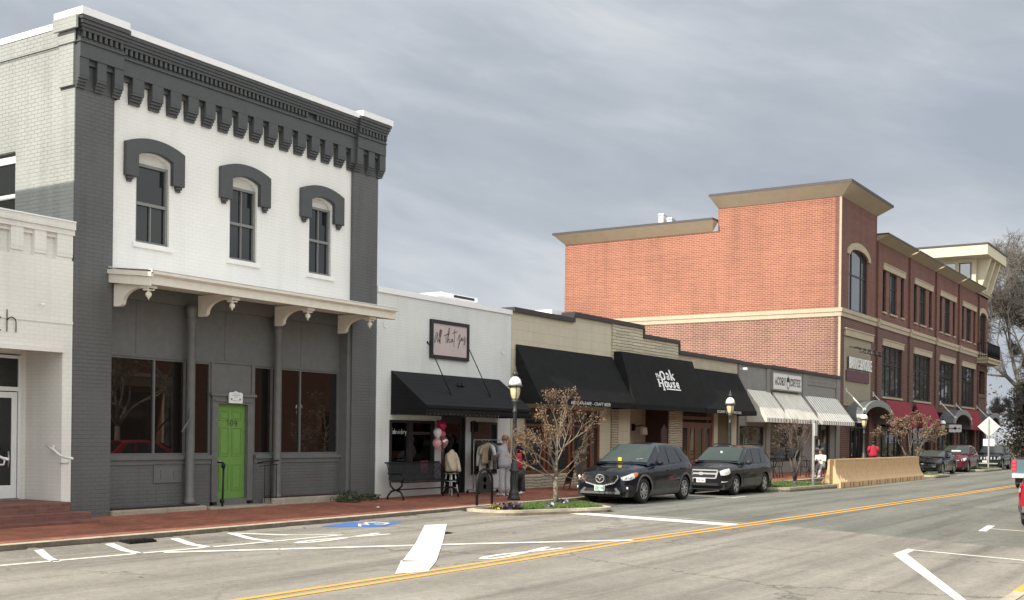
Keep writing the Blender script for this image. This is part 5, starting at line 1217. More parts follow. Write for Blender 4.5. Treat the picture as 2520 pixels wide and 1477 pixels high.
for i, q in enumerate(bays[:4]):
    for a, c in ((1.3, 2.05), (2.82, 4.42), (5.35, 6.1)):
        mid = c-a > 1
        gridwin(q+a, q+c, 9.5, 11.96, ((q+a+.55, q+c-.55) if mid else ()), (11.05,), 'glass_sky' if mid else 'glass', w=0.07)
    gridwin(q+1.35, q+5.85, 4.5, 7.5, (q+2.5, q+3.6, q+4.75), (6.45,), 'glass_low', w=0.09)
    gridwin(q+0.9, q+6.3, 0.3, 3.9, (q+2.2, q+3.6, q+5.0), (2.9,), 'glass', y=FY+.2, w=0.1, name='shop_window')
gridwin(62.9, 66.6, 0.3, 3.75, (64.0, 64.75, 65.5), (2.6,), 'glass', y=FY+.28, w=0.1, name='entrance_door')
gridwin(96.75, 99.2, 0.3, 3.7, (98.0,), (2.8,), 'glass', y=FY+.2, w=.1, name='entrance_door')
mb = MB(); mb.box(96.6, 99.2, FY+.34, FY+1.2, 5.65, 5.7); mb.box(96.6, 99.2, FY+1.2, FY+1.25, 5.7, 7.5); mb.box(96.45, 99.2, FY-.1, FY, 5.4, 5.68); mb.build('loggia', X['bn_front_low'], b)
# shop sign panel with lamps
mb = MB(); mb.box(61.72, 66.72, FY-0.02, FY, 3.75, 7.5); mb.build('stucco_panel', X['stucco'], b)
mb = MB(); mb.box(61.7, 66.88, FY-0.14, FY, 7.5, 7.85); mb.box(61.62, 66.95, FY-0.18, FY, 7.85, 7.92); mb.build('panel_lintel', X['stone'], b)
mb = MB(); mb.tube([(61.95, 18.35, 6.88), (66.9, 18.35, 6.88)], 0.035, 6)
for x in (62.6, 63.5, 64.4, 65.3, 66.2): mb.tube([(x, 18.35, 6.88), (x, FY-.02, 6.95)], .025, 6); mb.tube([(x, 18.35, 6.88), (x, 18.22, 6.85)], .03, 6); mb.lathe((x, 18.18, 6.62), [(.14, 0), (.10, .08), (.04, .24)], 10)
mb.build('sign_lamp_bar', X['brown_trim'], b)
t = thing('bookshop_sign', 'white raised capital letters over a maroon panel on the tan wall of the brick block', 'sign', (64.3, FY, 5.8))
text('lettering', 'BARNES&NOBLE', X['letter_white'], t, (62.27, FY-0.12, 5.77), (1,0,0), (0,0,1), (0,-1,0), w=4.15, h=0.64, depth=0.06, space=1.12)
text('letter_shadow_back', 'BARNES&NOBLE', X['black_trim'], t, (62.20, FY-0.06, 5.74), (1,0,0), (0,0,1), (0,-1,0), w=4.22, h=0.68, depth=0.02, space=1.12)  # offset black copy standing for the letters' shadow and dark returns
mb = MB(); mb.box(61.98, 66.2, FY-0.10, FY-0.02, 5.10, 5.67); mb.build('panel', X['maroon'], t)
# barrel canopies over the entrances
def barrel(x0, x1, zs_, rise, yf):
    m = (x0+x1)/2; h = (x1-x0)/2; n = 16
    mb = MB(); out = arc(m, zs_, h, rise, 0, 180, n); inn = arc(m, zs_, h-0.05, rise-0.05, 180, 0, n)
    mb.prism([*out, *inn], 'y', yf+.1, FY, smooth=False)
    for y in (18.12, 18.4, 18.68):
        mb.prism([*arc(m, zs_, h+.02, rise+.02, 0, 180, n), *arc(m, zs_, h+.001, rise+.001, 180, 0, n)], 'y', y-.012, y+.012)
    for x in (x0, x1-.06): mb.box(x, x+.06, yf+.1, FY, zs_-0.26, zs_)
    c = mb.build('canopy', X['canopy_metal'], b)
    r = MB(); r.prism([*arc(m, zs_-.02, h+.05, rise+.06, 0, 180, n), *arc(m, zs_-.02, h-.32, rise-.30, 180, 0, n)], 'y', yf-.02, yf+.1)
    for x in (x0-.04, x1-.04): r.box(x, x+.08, yf-.015, FY, zs_-0.28, zs_-.20)
    r.build('canopy_rim', X['canopy_rim'], c)
    for x, s in ((x0+.25, 1), (x1-.45, -1)):
        k = MB(); k.tube([(x, FY-.03, zs_+1.45), (x, yf+.05, zs_+.42)], .045, 8); k.ball((x, yf+.04, zs_+.42), .11, .11, .11, 8, 6); k.box(x-.09, x+.09, FY-.04, FY, zs_+1.3, zs_+1.6); k.build('tie_rod', X['sign_grey'], c)
barrel(61.9, 67.75, 3.1, 0.98, 17.85); barrel(83.6, 89.3, 3.1, 1.0, 17.85); barrel(95.9, 100.2, 3.15, 0.98, 17.85)
for q, e in ((69.3, 74.7), (76.35, 81.4), (90.6, 95.6)): slope_awning(b, X['awning_red'], q, e, FY-.18, 4.30, 18.2, 2.98, 0.22)
# balcony on the end bay
mb = MB(); mb.box(95.95, BE+.9, 18.05, FY, 8.05, 8.46); mb.box(95.85, BE+1, 17.95, FY, 8.30, 8.46); mb.box(BE, BE+.9, FY, 22, 8.05, 8.46); bl = mb.build('balcony', X['stone'], b)
mb = MB()
for z in (8.62, 9.62): mb.tube([(96.0, FY, z), (96.0, 18.1, z), (BE+.8, 18.1, z), (BE+.8, 21.9, z)], .03, 6)
for i in range(34): x = 96.0+i*(BE+.8-96)/33; mb.tube([(x, 18.1, 8.46), (x, 18.1, 9.62)], .035 if i % 11 == 0 else .016, 4)
for i in range(26): y = 18.1+i*3.8/25; mb.tube([(BE+.8, y, 8.46), (BE+.8, y, 9.62)], .016, 4)
for i in range(6): y = 18.1+i*.16; mb.tube([(96.0, y, 8.46), (96.0, y, 9.62)], .016, 4)
mb.build('balustrade', X['black_iron'], bl)
# roof lantern
mb = MB(); mb.box(93.6, 101.2, 17.75, 26.5, 16.18, 16.97); ln = mb.build('roof_lantern', X['tower_cream'], b)
mb = MB(); mb.box(93.52, 101.28, 17.67, 26.58, 16.972, 17.08); mb.build('lantern_coping', X['cornice_cap'], ln)
mb = MB(); mb.box(95.2, 100, 18.9, 25.5, 13.4, 14.3); mb.box(95.2, 100, 18.9, 25.5, 15.86, 16.18)
for y in (18.9, 20.15, 21.8, 23.6, 25.3): mb.box(95.2, 95.45, y, y+.3, 14.3, 15.86)
for x in (96.8, 98.2, 99.7): mb.box(x, x+.25, 18.9, 19.15, 14.3, 15.86)
for x in (95.7, 97.6, 99.5): mb.prism([(18.95, 13.8), (18.6, 13.8), (17.9, 16.18), (18.95, 16.18)], 'x', x, x+.35)
mb.build('lantern_wall', X['tower_cream'], ln)
mb = MB(); mb.box(95.3, 95.34, 19.2, 25.3, 14.3, 15.86); mb.box(95.45, 99.9, 19.0, 19.04, 14.3, 15.86); mb.build('lantern_pane', X['glass_sky'], ln)
mb = MB()
for y in (19.25, 20.08): mb.box(95.22, 95.3, y, y+.07, 14.3, 15.86)
for z in (14.3, 15.8): mb.box(95.22, 95.3, 19.25, 20.15, z, z+.06)
mb.build('lantern_frame', X['black_trim'], ln)
mb = MB()
for y, z1 in ((30.25, 15.35), (29.7, 15.05)):
    mb.box(63, 63.5, y, y+.32, 13.2, z1); mb.box(62.97, 63.53, y-.03, y+.35, z1-.12, z1-.06)
mb.build('roof_vents', X['sign_grey'], b)
# hanging blade sign
t = thing('blade_sign', 'white rounded blade sign with a dark oval hung beside the far barrel canopy', 'sign', (81.0, 17.3, 2.7))
def rrect(u0, u1, v0, v1, r, n=4):
    out = []
    for cx_, cy_, a0 in ((u1-r, v1-r, 0), (u0+r, v1-r, 90), (u0+r, v0+r, 180), (u1-r, v0+r, 270)):
        out += [(cx_+r*math.cos(R(a0+90*i/n)), cy_+r*math.sin(R(a0+90*i/n))) for i in range(n+1)]
    return out
mb = MB(); mb.prism(rrect(16.87, 17.66, 2.5, 3.0, .07), 'x', 80.97, 81.03); mb.build('board', X['sign_white'], t)
mb = MB(); mb.lathe((80.962, 17.26, 2.76), [(.0001, 0), (.10, 0), (.10, .006), (0.0001, .006)], 14, axis='x'); mb.lathe((80.958, 17.26, 2.76), [(.07, 0), (.055, 0)], 14, axis='x')
for a in (16.94, 17.03, 17.40, 17.50, 17.58): mb.box(80.962, 80.968, a, a+.05, 2.70, 2.80)
mb.box(80.962, 80.968, 16.95, 17.58, 2.74, 2.76); mb.build('emblem', plain('grey sign print', (0.16, 0.15, 0.15), 0.6), t)
mb = MB(); mb.tube([(81, 16.9, 3.08), (81, FY, 3.08)], .025, 6)
for y in (17.0, 17.55): mb.tube([(81, y, 3.08), (81, y, 2.98)], .012, 4)
mb.build('bracket', X['black_iron'], t)

# ---------------------------------------------------------------- buildings outside the frame that shade the street and show in the glass
b = thing('white_corner_building', 'two storey white building beyond the left edge, shading the pale side wall', 'building', (0, FY, 0.2)); F2 = FY+.22
mb = MB(); mb.wall(-30, 8.95, 0.15, 10.5, F2, F2+.4, [(x, x+1.2, 5.2, 7.2) for x in range(-28, 7, 3)]); mb.box(8.55, 8.95, F2+.4, 40, .15, 10.5); mb.box(-30, -29.6, F2+.4, 40, .15, 10.5); mb.box(-29.6, 8.55, 39.6, 40, .15, 10.5); mb.box(-29.6, 8.55, F2+.4, 39.6, 9.4, 9.5)
mb.build('wall', X['left_brick'], b)
b = thing('opposite_brick_building', 'red brick shop across the street, seen only mirrored in the storefront glass', 'building', (40, -2, 0.2))
mb = MB(); mb.wall(21, 60, 0.15, 9.0, -2.4, -2.0, [(29.8, 34.2, 1.1, 3.6), (44.5, 46.5, 0.2, 3.0), (49, 54, 1.0, 3.2)]); mb.box(21, 60, -14, -13.6, .15, 9); mb.box(21, 21.4, -13.6, -2.4, .15, 9); mb.box(59.6, 60, -13.6, -2.4, .15, 9); mb.box(21, 60, -14, -2.4, 8.8, 8.9)
mb.build('wall', brick('opposite brown red brick', (0.20, 0.06, 0.035), (0.16, 0.048, 0.03), (0.22, 0.11, 0.08), w=.21, h=.075), b)
mb = MB(); mb.frame(29.4, 34.6, 0.95, 4.25, -2.0, -1.8, .4); mb.box(29.3, 34.7, -2.0, -1.7, 4.25, 4.4); mb.box(28.4, 28.8, -2, -1.7, .2, 7); mb.build('pale_frame', X['stone'], b)
mb = MB(); mb.box(29.8, 34.2, -2.5, -2.42, 1.1, 3.9); mb.box(44.5, 46.5, -2.5, -2.42, .2, 3); mb.box(49, 54, -2.5, -2.42, 1, 3.2); mb.build('pane', X['glass'], b)

b = thing('opposite_tan_building', 'long tan building across the street, seen only in reflections on the parked cars', 'building', (90, -2, 0.2))
mb = MB(); mb.wall(60.2, 150, 0.15, 7.5, -2.6, -2.2, [(x, x+3, .9, 3.0) for x in range(63, 146, 6)]); mb.box(60.2, 150, -14, -2.6, 7.3, 7.4); mb.build('wall', X['stucco'], b)
mb = MB(); mb.box(60.3, 149, -2.75, -2.65, .3, 3.2); mb.build('pane', X['glass'], b)
# ---------------------------------------------------------------- vehicles (front points to -X, origin on the ground under the centre)
def car(name, label, S, cat='car', group=None):
    root = thing(name, label, cat, (0, 0, 0), group)
    L, W = S['L'], S['W']; hw = W/2; xf, xr_ = -L/2, L/2
    paint = S['paint']; wx = S['wheels']; R_ = S['R']; arch_r = R_*1.17; zc = R_
    sill = S['sill']; belt = S['belt']; deck = S['deck']; plan = S['plan']
    def bot(x):
        return pw(sill, x)
    def zlow(x):
        z = bot(x)
        for w in wx:
            d = abs(x-w)
            if d < arch_r: z = max(z, zc + math.sqrt(arch_r**2-d*d)*1.0)
        return z
    def half(x): return hw*pw(plan, x)
    def prof(x):                        # side section: list of (z fraction 0..1 of bottom->belt, y factor)
        return [(0, .93), (.10, .975), (.35, 1.0), (.62, .992), (.86, .965), (1.0, .915)]
    def side_y(x, z):
        b0, b1 = bot(x), pw(belt, x); t = (z-b0)/(b1-b0)
        return half(x)*pw([(a, c) for a, c in prof(x)], max(0, min(1, t)))
    xs = set([xf, xf+.04, xf+.12, xf+.25, xf+.4, xr_-.3, xr_-.14, xr_-.05, xr_])
    n = 60
    for i in range(n+1): xs.add(xf + L*i/n)
    for w in wx:
        for k in range(-12, 13): xs.add(w + arch_r*math.sin(k/12*math.pi/2))
    xs = sorted(xs); keep = [xs[0]]
    for x in xs[1:]:
        if x-keep[-1] > 0.012: keep.append(x)
    xs = keep
    rings = []
    for x in xs:
        zl = zlow(x); zb = pw(belt, x); h = half(x); b0 = bot(x); d = pw(deck, x)
        pts = []
        for t, yf in [(0,0),(.12,0),(.3,0),(.5,0),(.68,0),(.86,0),(.95,0),(1,0)]:
            z = zl + (zb-zl)*t; pts.append((x, -side_y(x, z), z))
        ye = pts[-1][1]
        pts += [(x, ye*.86, zb+(d-zb)*.55), (x, ye*.5, zb+(d-zb)*.92), (x, 0, d)]
        rings.append(pts + [(p[0], -p[1], p[2]) for p in pts[-2::-1]])
    mb = MB(); mb.loft(rings, closed=False, cap=False)
    for ring in (rings[0], rings[-1]): mb.add(ring, [tuple(range(len(ring)))])
    body = mb.build('body', paint, root)
    # under-body
    mb = MB(); mb.box(xf+.12, xr_-.12, -hw*.86, hw*.86, .2, pw(sill, 0)+.12); 
    for w in wx: mb.box(w-arch_r*1.02, w+arch_r*1.02, -hw*.90, hw*.90, .3, zc+arch_r*1.05)
    mb.build('underbody', X['blackplastic'], root)
    # cabin
    C0, C1, C2, C3 = S['cabin']         # windscreen foot, roof front, roof rear, rear glass foot
    roof = S['roof']; lean = S.get('lean', .30)
    def ztop(x):
        if x < C1: t = (x-C0)/(C1-C0); return lerp(pw(deck, C0), pw(roof, C1), t*(1.12-.12*t))
        if x > C2: t = (x-C2)/(C3-C2); return lerp(pw(roof, C2), pw(deck, C3), t*t*.35+t*.65)
        return pw(roof, x)
    def hb(x): return half(x)*.905
    def gy(x, z): return hb(x) - lean*max(0, z-pw(belt, x))
    rings = []
    cx = sorted({*[C0+(C1-C0)*i/10 for i in range(11)], *[C1+(C2-C1)*i/12 for i in range(13)], *[C2+(C3-C2)*i/10 for i in range(11)]})
    for x in cx:
        zt = ztop(x); zb = pw(belt, x)-.03; h = max(.005, zt-zb)
        e = zt - min(.10, h*.35)
        pts = [(x, -gy(x, zb), zb), (x, -gy(x, zb+h*.4), zb+h*.4), (x, -gy(x, e), e), (x, -gy(x, e)+.05*min(1, h*3), zt-min(.03, h*.1)), (x, -gy(x, e)*.5, zt+min(.012, h*.05)), (x, 0, zt+min(.02, h*.07))]
        rings.append(pts + [(p[0], -p[1], p[2]) for p in pts[-2::-1]])
    mb = MB(); mb.loft(rings, closed=False, cap=False); mb.build('roof', paint, root)
    gl = S['glass']
    def toppatch(x0, x1, inset, nm, mat, off=.008):
        mb = MB(); rs = []
        for i in range(9):
            x = lerp(x0, x1, i/8); zt = ztop(x); h = zt-pw(belt, x)+.03; e = zt-min(.10, h*.35); y = gy(x, e)-inset; rs.append([(x-.0, yy, zt+min(.02, h*.07)*(1-(yy/ max(.1,gy(x,e)))**2)+off) for yy in [y*k/4 for k in range(-4, 5)]])
        mb.loft(rs, closed=False, cap=False)
        return mb.build(nm, mat, root)
    ws = toppatch(C0+.06, C1-.03, .045, 'windscreen', S.get('wsglass', gl), .010)
    if S.get('rearglass', True): toppatch(C3-.10, C2+.06, .07, 'rear_window', gl, .010)
    for s in (-1, 1):                   # side windows: polygons (x, z) laid on the cabin side
        for poly in S['windows']:
            mb = MB(); k = len(poly)
            xs_ = sorted({p[0] for p in poly}); x0, x1 = xs_[0], xs_[-1]
            def zspan(x):
                zz = []
                for i in range(k):
                    a, c = poly[i], poly[(i+1) % k]
                    if min(a[0], c[0]) - 1e-9 <= x <= max(a[0], c[0]) + 1e-9:
                        zz += [a[1], c[1]] if abs(a[0]-c[0]) < 1e-9 else [lerp(a[1], c[1], (x-a[0])/(c[0]-a[0]))]
                return min(zz), max(zz)
            gx = sorted({*xs_, *[lerp(x0, x1, i/8) for i in range(9)]}); rs = []
            for x in gx:
                a, c = zspan(x); rs.append([(x, s*(gy(x, lerp(a, c, t/5))+.007), lerp(a, c, t/5)) for t in range(6)])
            mb.loft(rs, closed=False, cap=False); mb.build('side_window', gl, root)
    # doors: panels laid a few millimetres proud of the body so their joints read
    for s in (-1, 1):
        for xa, xb in S['doors']:
            mb = MB(); rs = []
            for i in range(13):
                x = lerp(xa, xb, i/12); zl = max(zlow(x)+.03, bot(x)+.10); zb = pw(belt, x)-.015
                rs.append([(x, s*(side_y(x, lerp(zl, zb, t/8))+.006), lerp(zl, zb, t/8)) for t in range(9)])
            mb.loft(rs, closed=False, cap=False); d = mb.build('door', paint, root)
            h = MB(); zc_ = pw(belt, xb)-.14; y = side_y(xb-.14, zc_)
            h.tube([(xb-.26, s*(y+.015), zc_), (xb-.23, s*(y+.045), zc_), (xb-.12, s*(y+.045), zc_), (xb-.09, s*(y+.015), zc_)], .014, 6); h.build('handle', S.get('trim', paint), d)
    # cladding strip along sills and arches
    if S.get('clad'):
        mb = MB()
        for s in (-1, 1):
            rs = []
            for x in [wx[0]+arch_r*.9+ (wx[1]-wx[0]-1.8*arch_r)*i/10 for i in range(11)]:
                z0 = bot(x)-.02; rs.append([(x, s*(side_y(x, z0+.01)+.0), z0), (x, s*(side_y(x, z0+.06)+.012), z0+.06), (x, s*(side_y(x, z0+.15)+.010), z0+.15)])
            mb.loft(rs, closed=False, cap=False)
            for w in wx:
                rs = []
                for i in range(21):
                    a = math.pi*i/20; 
                    p = []
                    for rr in (arch_r*.99, arch_r*1.15):
                        x = w - rr*math.cos(a); z = zc + rr*math.sin(a); z = max(z, bot(x)); p.append((x, s*(side_y(min(max(x, xf+.1), xr_-.1), z)+.012), z))
                    rs.append(p)
                mb.loft(rs, closed=False, cap=False)
        mb.each('cladding', S['clad'], root)
    # wheels
    def wheel_parts(w, s):
        yo = hw*S.get('track', .97); wd = .22
        k = MB(); k.lathe((w, s*(yo-.12), zc), [(R_*.66, -.01), (R_*.66, .01)], 24, axis='y'); hub = k.build('wheel', X['blackplastic'], root)
        k = MB(); y0, y1 = s*(yo-wd), s*yo
        pr = [(R_*.64, -wd/2+.02), (R_*.9, -wd/2), (R_, -wd/2+.04), (R_, wd/2-.04), (R_*.93, wd/2-.005), (R_*.72, wd/2), (R_*.66, wd/2-.02)]
        k.lathe((w, s*(yo-wd/2), zc), [(r, h*s) for r, h in pr], 28, axis='y'); k.build('tyre', X['rubber'], hub)
        k = MB(); yy = s*(yo-.02); N_ = S.get('spokes', 10); rr = R_*.66
        k.lathe((w, s*(yo-.03), zc), [(rr, -.02*s), (rr, .015*s), (rr*.92, .02*s), (rr*.9, -.03*s)], 28, axis='y')
        k.lathe((w, s*(yo-.03), zc), [(rr*.2, -.02*s), (rr*.2, .02*s), (rr*.05, .028*s)], 12, axis='y')
        for i in range(N_):
            a = 2*math.pi*i/N_ + (.12 if i % 2 and N_ > 6 else 0)
            u = Vector((math.cos(a), 0, math.sin(a))); v = Vector((-math.sin(a), 0, math.cos(a)))
            k.obox(Vector((w, s*(yo-.025), zc)) + u*rr*.55, u*rr*.40, v*S.get('spokew', .019), Vector((0, .012, 0)))
        k.build('rim', X['silver'], hub)
    for w in wx:
        for s in (-1, 1): wheel_parts(w, s)
    # mirrors
    for s in (-1, 1):
        mx, mz = S['mirror']; y = gy(mx, mz)
        m_ = MB(); m_.ball((mx, s*(y+.16), mz+.03), .085, .12, .085, 10, 6); m_.tube([(mx+.02, s*(y-.02), mz-.02), (mx+.02, s*(y+.10), mz)], .03, 6); m_.build('mirror', S.get('mirmat', paint), root)
    H = dict(root=root, side_y=side_y, half=half, xf=xf, xr=xr_, bot=bot, ztop=ztop, gy=gy, hw=hw, belt=belt, body=body)
    return root, H
def sidepatch(H, poly_rows, s, nm, mat, off=.012, par=None):
    """poly_rows: list of (x, zlow, zhigh) down the flank; laid on the body side"""
    mb = MB(); rs = []
    for x, a, c in poly_rows: rs.append([(x-.0, s*(H['side_y'](x, lerp(a, c, t/4))+off), lerp(a, c, t/4)) for t in range(5)])
    mb.loft(rs, closed=False, cap=False); return mb.build(nm, mat, par or H['root'])
def nose(H, polys, nm, mat, off, th=.012, par=None, rear=False):
    """plates on the flat nose: each polygon is (y, z) points"""
    mb = MB(); x = (H['xr']+off) if rear else (H['xf']-off)
    for p in polys: mb.prism(p, 'x', x, x + (-th if rear else th))
    return mb.build(nm, mat, par or H['root'])
def place(root, x, y, z, rz=0.0, sc=1.0):
    root.location = (x, y, z); root.rotation_euler = (0, 0, rz); root.scale = (sc, sc, sc)
lampglass = plain('headlamp lens', (0.62, 0.63, 0.62), 0.08, var=0.25, scale=22, coat=1.0)
amber = plain('amber lens', (0.6, 0.16, 0.02), 0.2); redlens = plain('red lens', (0.42, 0.012, 0.02), 0.15, coat=1.0)
redlit = emitter('lit brake lamp', (1.0, 0.03, 0.05), 1.2)
carglass = glass('grey green car glass', (0.035, 0.048, 0.043), 1.55, 0.02, 0.0)
carglass_dk = glass('tinted car glass', (0.014, 0.017, 0.019), 1.55, 0.02, 0.0)
def rect(y0, y1, z0, z1): return [(y0, z0), (y1, z0), (y1, z1), (y0, z1)]
def disc(cy, cz, r, n=16, rz=None): return [(cy+r*math.cos(2*math.pi*i/n), cz+(rz or r)*math.sin(2*math.pi*i/n)) for i in range(n)]
def cabin_bits(H, x, z, wheel_side=-1, seatmat='greyplastic'):
    pass

# --- dark blue crossover with a five-sided chrome edged grille
navy = carpaint('dark navy car paint', (0.005, 0.008, 0.016))
S = dict(L=4.54, W=1.84, paint=navy, R=.355, wheels=(-1.33, 1.37),
    sill=[(-2.27, .30), (-2.0, .24), (-1.8, .24), (1.8, .26), (2.27, .36)],
    belt=[(-2.27, .74), (-2.15, .80), (-1.75, .90), (-1.1, .985), (-.6, 1.02), (.6, 1.06), (1.5, 1.11), (2.0, 1.10), (2.27, .98)],
    deck=[(-2.27, .80), (-2.15, .90), (-1.75, 1.0), (-1.1, 1.08), (-.75, 1.12), (.6, 1.14), (2.0, 1.15), (2.27, 1.04)],
    plan=[(-2.27, .70), (-2.2, .80), (-2.05, .89), (-1.8, .955), (-1.2, 1.0), (1.4, 1.0), (1.95, .95), (2.2, .86), (2.27, .78)],
    cabin=(-1.0, -.05, 1.5, 2.12), roof=[(-.05, 1.64), (.4, 1.69), (1.0, 1.685), (1.5, 1.62)], lean=.36, glass=carglass_dk, wsglass=carglass,
    windows=[[(-.62, 1.045), (-.52, 1.075), (.0, 1.45), (.22, 1.55), (.36, 1.57), (.36, 1.10)], [(.44, 1.105), (.44, 1.575), (.95, 1.555), (1.22, 1.14)], [(1.28, 1.15), (1.03, 1.54), (1.3, 1.47), (1.62, 1.27), (1.66, 1.19)]],
    doors=[(-.72, .40), (.41, 1.33)], mirror=(-.52, 1.10), clad=X['greyplastic'], spokes=10, spokew=.021, mirmat=navy)
c1, H = car('parked_crossover', 'dark navy crossover with chrome edged grille parked nearest the corner tree, front of its row', S)
xf = H['xf']
gp = [(-.50, .79), (.50, .79), (.53, .72), (.42, .60), (.0, .50), (-.42, .60), (-.53, .72)]
nose(H, [gp], 'grille', X['blackplastic'], .012)
k = MB(); k.ribbon([(-.54, .80), (-.56, .72), (-.44, .585), (0, .48), (.44, .585), (.56, .72), (.54, .80)], .035, (xf-.02, 0, 0), (0, 1, 0), (0, 0, 1), (-1, 0, 0)); k.build('grille_trim', X['chrome'], c1)
k = MB(); k.ribbon([(.13*math.cos(R(a)), .70+.11*math.sin(R(a))) for a in range(0, 361, 20)], .026, (xf-.03, 0, 0), (0, 1, 0), (0, 0, 1), (-1, 0, 0))
k.ribbon([(-.12, .73), (-.05, .74), (0, .66), (.05, .74), (.12, .73)], .026, (xf-.03, 0, 0), (0, 1, 0), (0, 0, 1), (-1, 0, 0)); k.build('emblem', X['chrome'], c1)
nose(H, [rect(-.62, .62, .28, .345), [(-.62, .345), (-.50, .345), (-.44, .44), (-.50, .455)], [(.62, .345), (.50, .345), (.44, .44), (.50, .455)]], 'lower_bumper', X['greyplastic'], .02)
nose(H, [rect(-.46, .46, .345, .43)], 'lower_intake', X['blackplastic'], .014)
pl = nose(H, [rect(-.165, .165, .36, .52)], 'number_plate', plain('pale green plate', (0.55, 0.68, 0.60), 0.5), .045)
text('plate_number', 'ZSP 7461', plain('green plate print', (0.05, 0.25, 0.2), 0.5), pl, (xf-.046, .14, .40), (0, -1, 0), (0, 0, 1), (-1, 0, 0), w=.28, h=.075)
for s in (-1, 1):
    hl = sidepatch(H, [(-2.255, .67, .745), (-2.2, .655, .77), (-2.1, .66, .80), (-2.0, .68, .835), (-1.86, .72, .86), (-1.72, .78, .875)], s, 'headlight', lampglass, .014)
    sidepatch(H, [(-1.86, .725, .855), (-1.78, .76, .865), (-1.68, .81, .875)], s, 'indicator', amber, .018)
    for cx_ in (-2.16, -2.02): 
        k = MB(); k.ball((cx_, s*(H['side_y'](cx_, .74)+.004), .735+.02*(cx_+2.16)), .05, .03, .05, 10, 6); k.build('lamp_bulb', X['chrome'], hl)
    sidepatch(H, [(-2.25, .36, .50), (-2.18, .35, .53), (-2.05, .36, .53), (-1.95, .38, .50)], s, 'fog_lamp_recess', X['blackplastic'], .010)
    k = MB(); k.ball((-2.14, s*(H['side_y'](-2.14, .44)+.01), .44), .045, .03, .045, 10, 6); k.build('fog_lamp', X['chrome'], c1)
    sidepatch(H, [(1.78, 1.0, 1.06), (1.95, .97, 1.075), (2.12, .93, 1.05), (2.22, .90, 1.0)], s, 'tail_light', redlens, .012)
k = MB(); k.box(-.93, -.90, .05, .16, 1.17, 1.27); k.build('parking_notice', plain('yellow paper', (0.75, 0.52, 0.03), 0.6), c1)
for nm, y, dx, w_, m_ in (('sticker', -.52, -.80, .09, 'sign_white'), ('sticker', -.42, -.82, .09, 'sign_white')):
    k = MB(); zt = H['ztop'](dx); k.box(dx-.02, dx+.02, y-w_/2, y+w_/2, zt+.022, zt+.028); k.build(nm, X[m_], c1)
k = MB(); k.tube([(xf+1.30, -.35, 1.145), (xf+1.42, -.02, 1.185)], .008, 4); k.tube([(xf+1.30, .2, 1.145), (xf+1.42, .5, 1.185)], .008, 4); k.build('wiper', X['blackplastic'], c1)
place(c1, 30.22, 14.34+.90, zr(30), 0, .99)

# --- charcoal wagon with roof rails
char = carpaint('charcoal car paint', (0.012, 0.013, 0.014))
S = dict(L=4.61, W=1.80, paint=char, R=.345, wheels=(-1.36, 1.29),
    sill=[(-2.30, .32), (-2.0, .25), (1.8, .27), (2.30, .38)],
    belt=[(-2.30, .80), (-2.18, .86), (-1.8, .93), (-1.1, .98), (-.5, 1.0), (.6, 1.02), (1.6, 1.05), (2.1, 1.05), (2.30, .95)],
    deck=[(-2.30, .86), (-2.2, .95), (-1.8, 1.03), (-1.1, 1.09), (-.8, 1.11), (.6, 1.12), (2.1, 1.12), (2.30, 1.0)],
    plan=[(-2.30, .74), (-2.22, .84), (-2.05, .92), (-1.8, .97), (-1.2, 1.0), (1.5, 1.0), (2.05, .96), (2.25, .88), (2.30, .82)],
    cabin=(-1.02, -.18, 1.75, 2.22), roof=[(-.18, 1.60), (.2, 1.66), (1.2, 1.67), (1.75, 1.62)], lean=.27, glass=carglass_dk, wsglass=carglass,
    windows=[[(-.72, 1.02), (-.6, 1.06), (-.14, 1.42), (.06, 1.53), (.26, 1.56), (.26, 1.06)], [(.33, 1.06), (.33, 1.565), (1.02, 1.57), (1.02, 1.08)], [(1.09, 1.08), (1.09, 1.565), (1.6, 1.52), (1.86, 1.22), (1.88, 1.11)]],
    doors=[(-.80, .29), (.30, 1.25)], mirror=(-.52, 1.07), clad=None, spokes=5, spokew=.05, mirmat=X['blackplastic'])
c2, H = car('parked_wagon', 'charcoal wagon with roof rails parked directly behind the navy crossover', S)
xf = H['xf']
nose(H, [[(-.50, .60), (.50, .60), (.56, .84), (-.56, .84)]], 'grille', X['blackplastic'], .012)
k = MB(); O = (xf-.02, 0, 0); A = ((0, 1, 0), (0, 0, 1), (-1, 0, 0))
k.ribbon([(-.60, .85), (.60, .85)], .04, O, *A); k.ribbon([(-.60, .85), (-.52, .59)], .05, O, *A); k.ribbon([(.60, .85), (.52, .59)], .05, O, *A); k.ribbon([(-.52, .585), (.52, .585)], .035, O, *A); k.ribbon([(-.54, .735), (.54, .735)], .055, O, *A)
k.build('grille_trim', X['chrome'], c2)
nose(H, [disc(0, .735, .09, 16, .055)], 'emblem', X['chrome'], .035)
nose(H, [rect(-.6, .6, .34, .42)], 'lower_intake', X['blackplastic'], .012)
pl = nose(H, [rect(-.16, .16, .44, .58)], 'number_plate', X['sign_white'], .035)
text('plate_number', 'PAB 3065', X['maroon'], pl, (xf-.036, .13, .475), (0, -1, 0), (0, 0, 1), (-1, 0, 0), w=.26, h=.07)
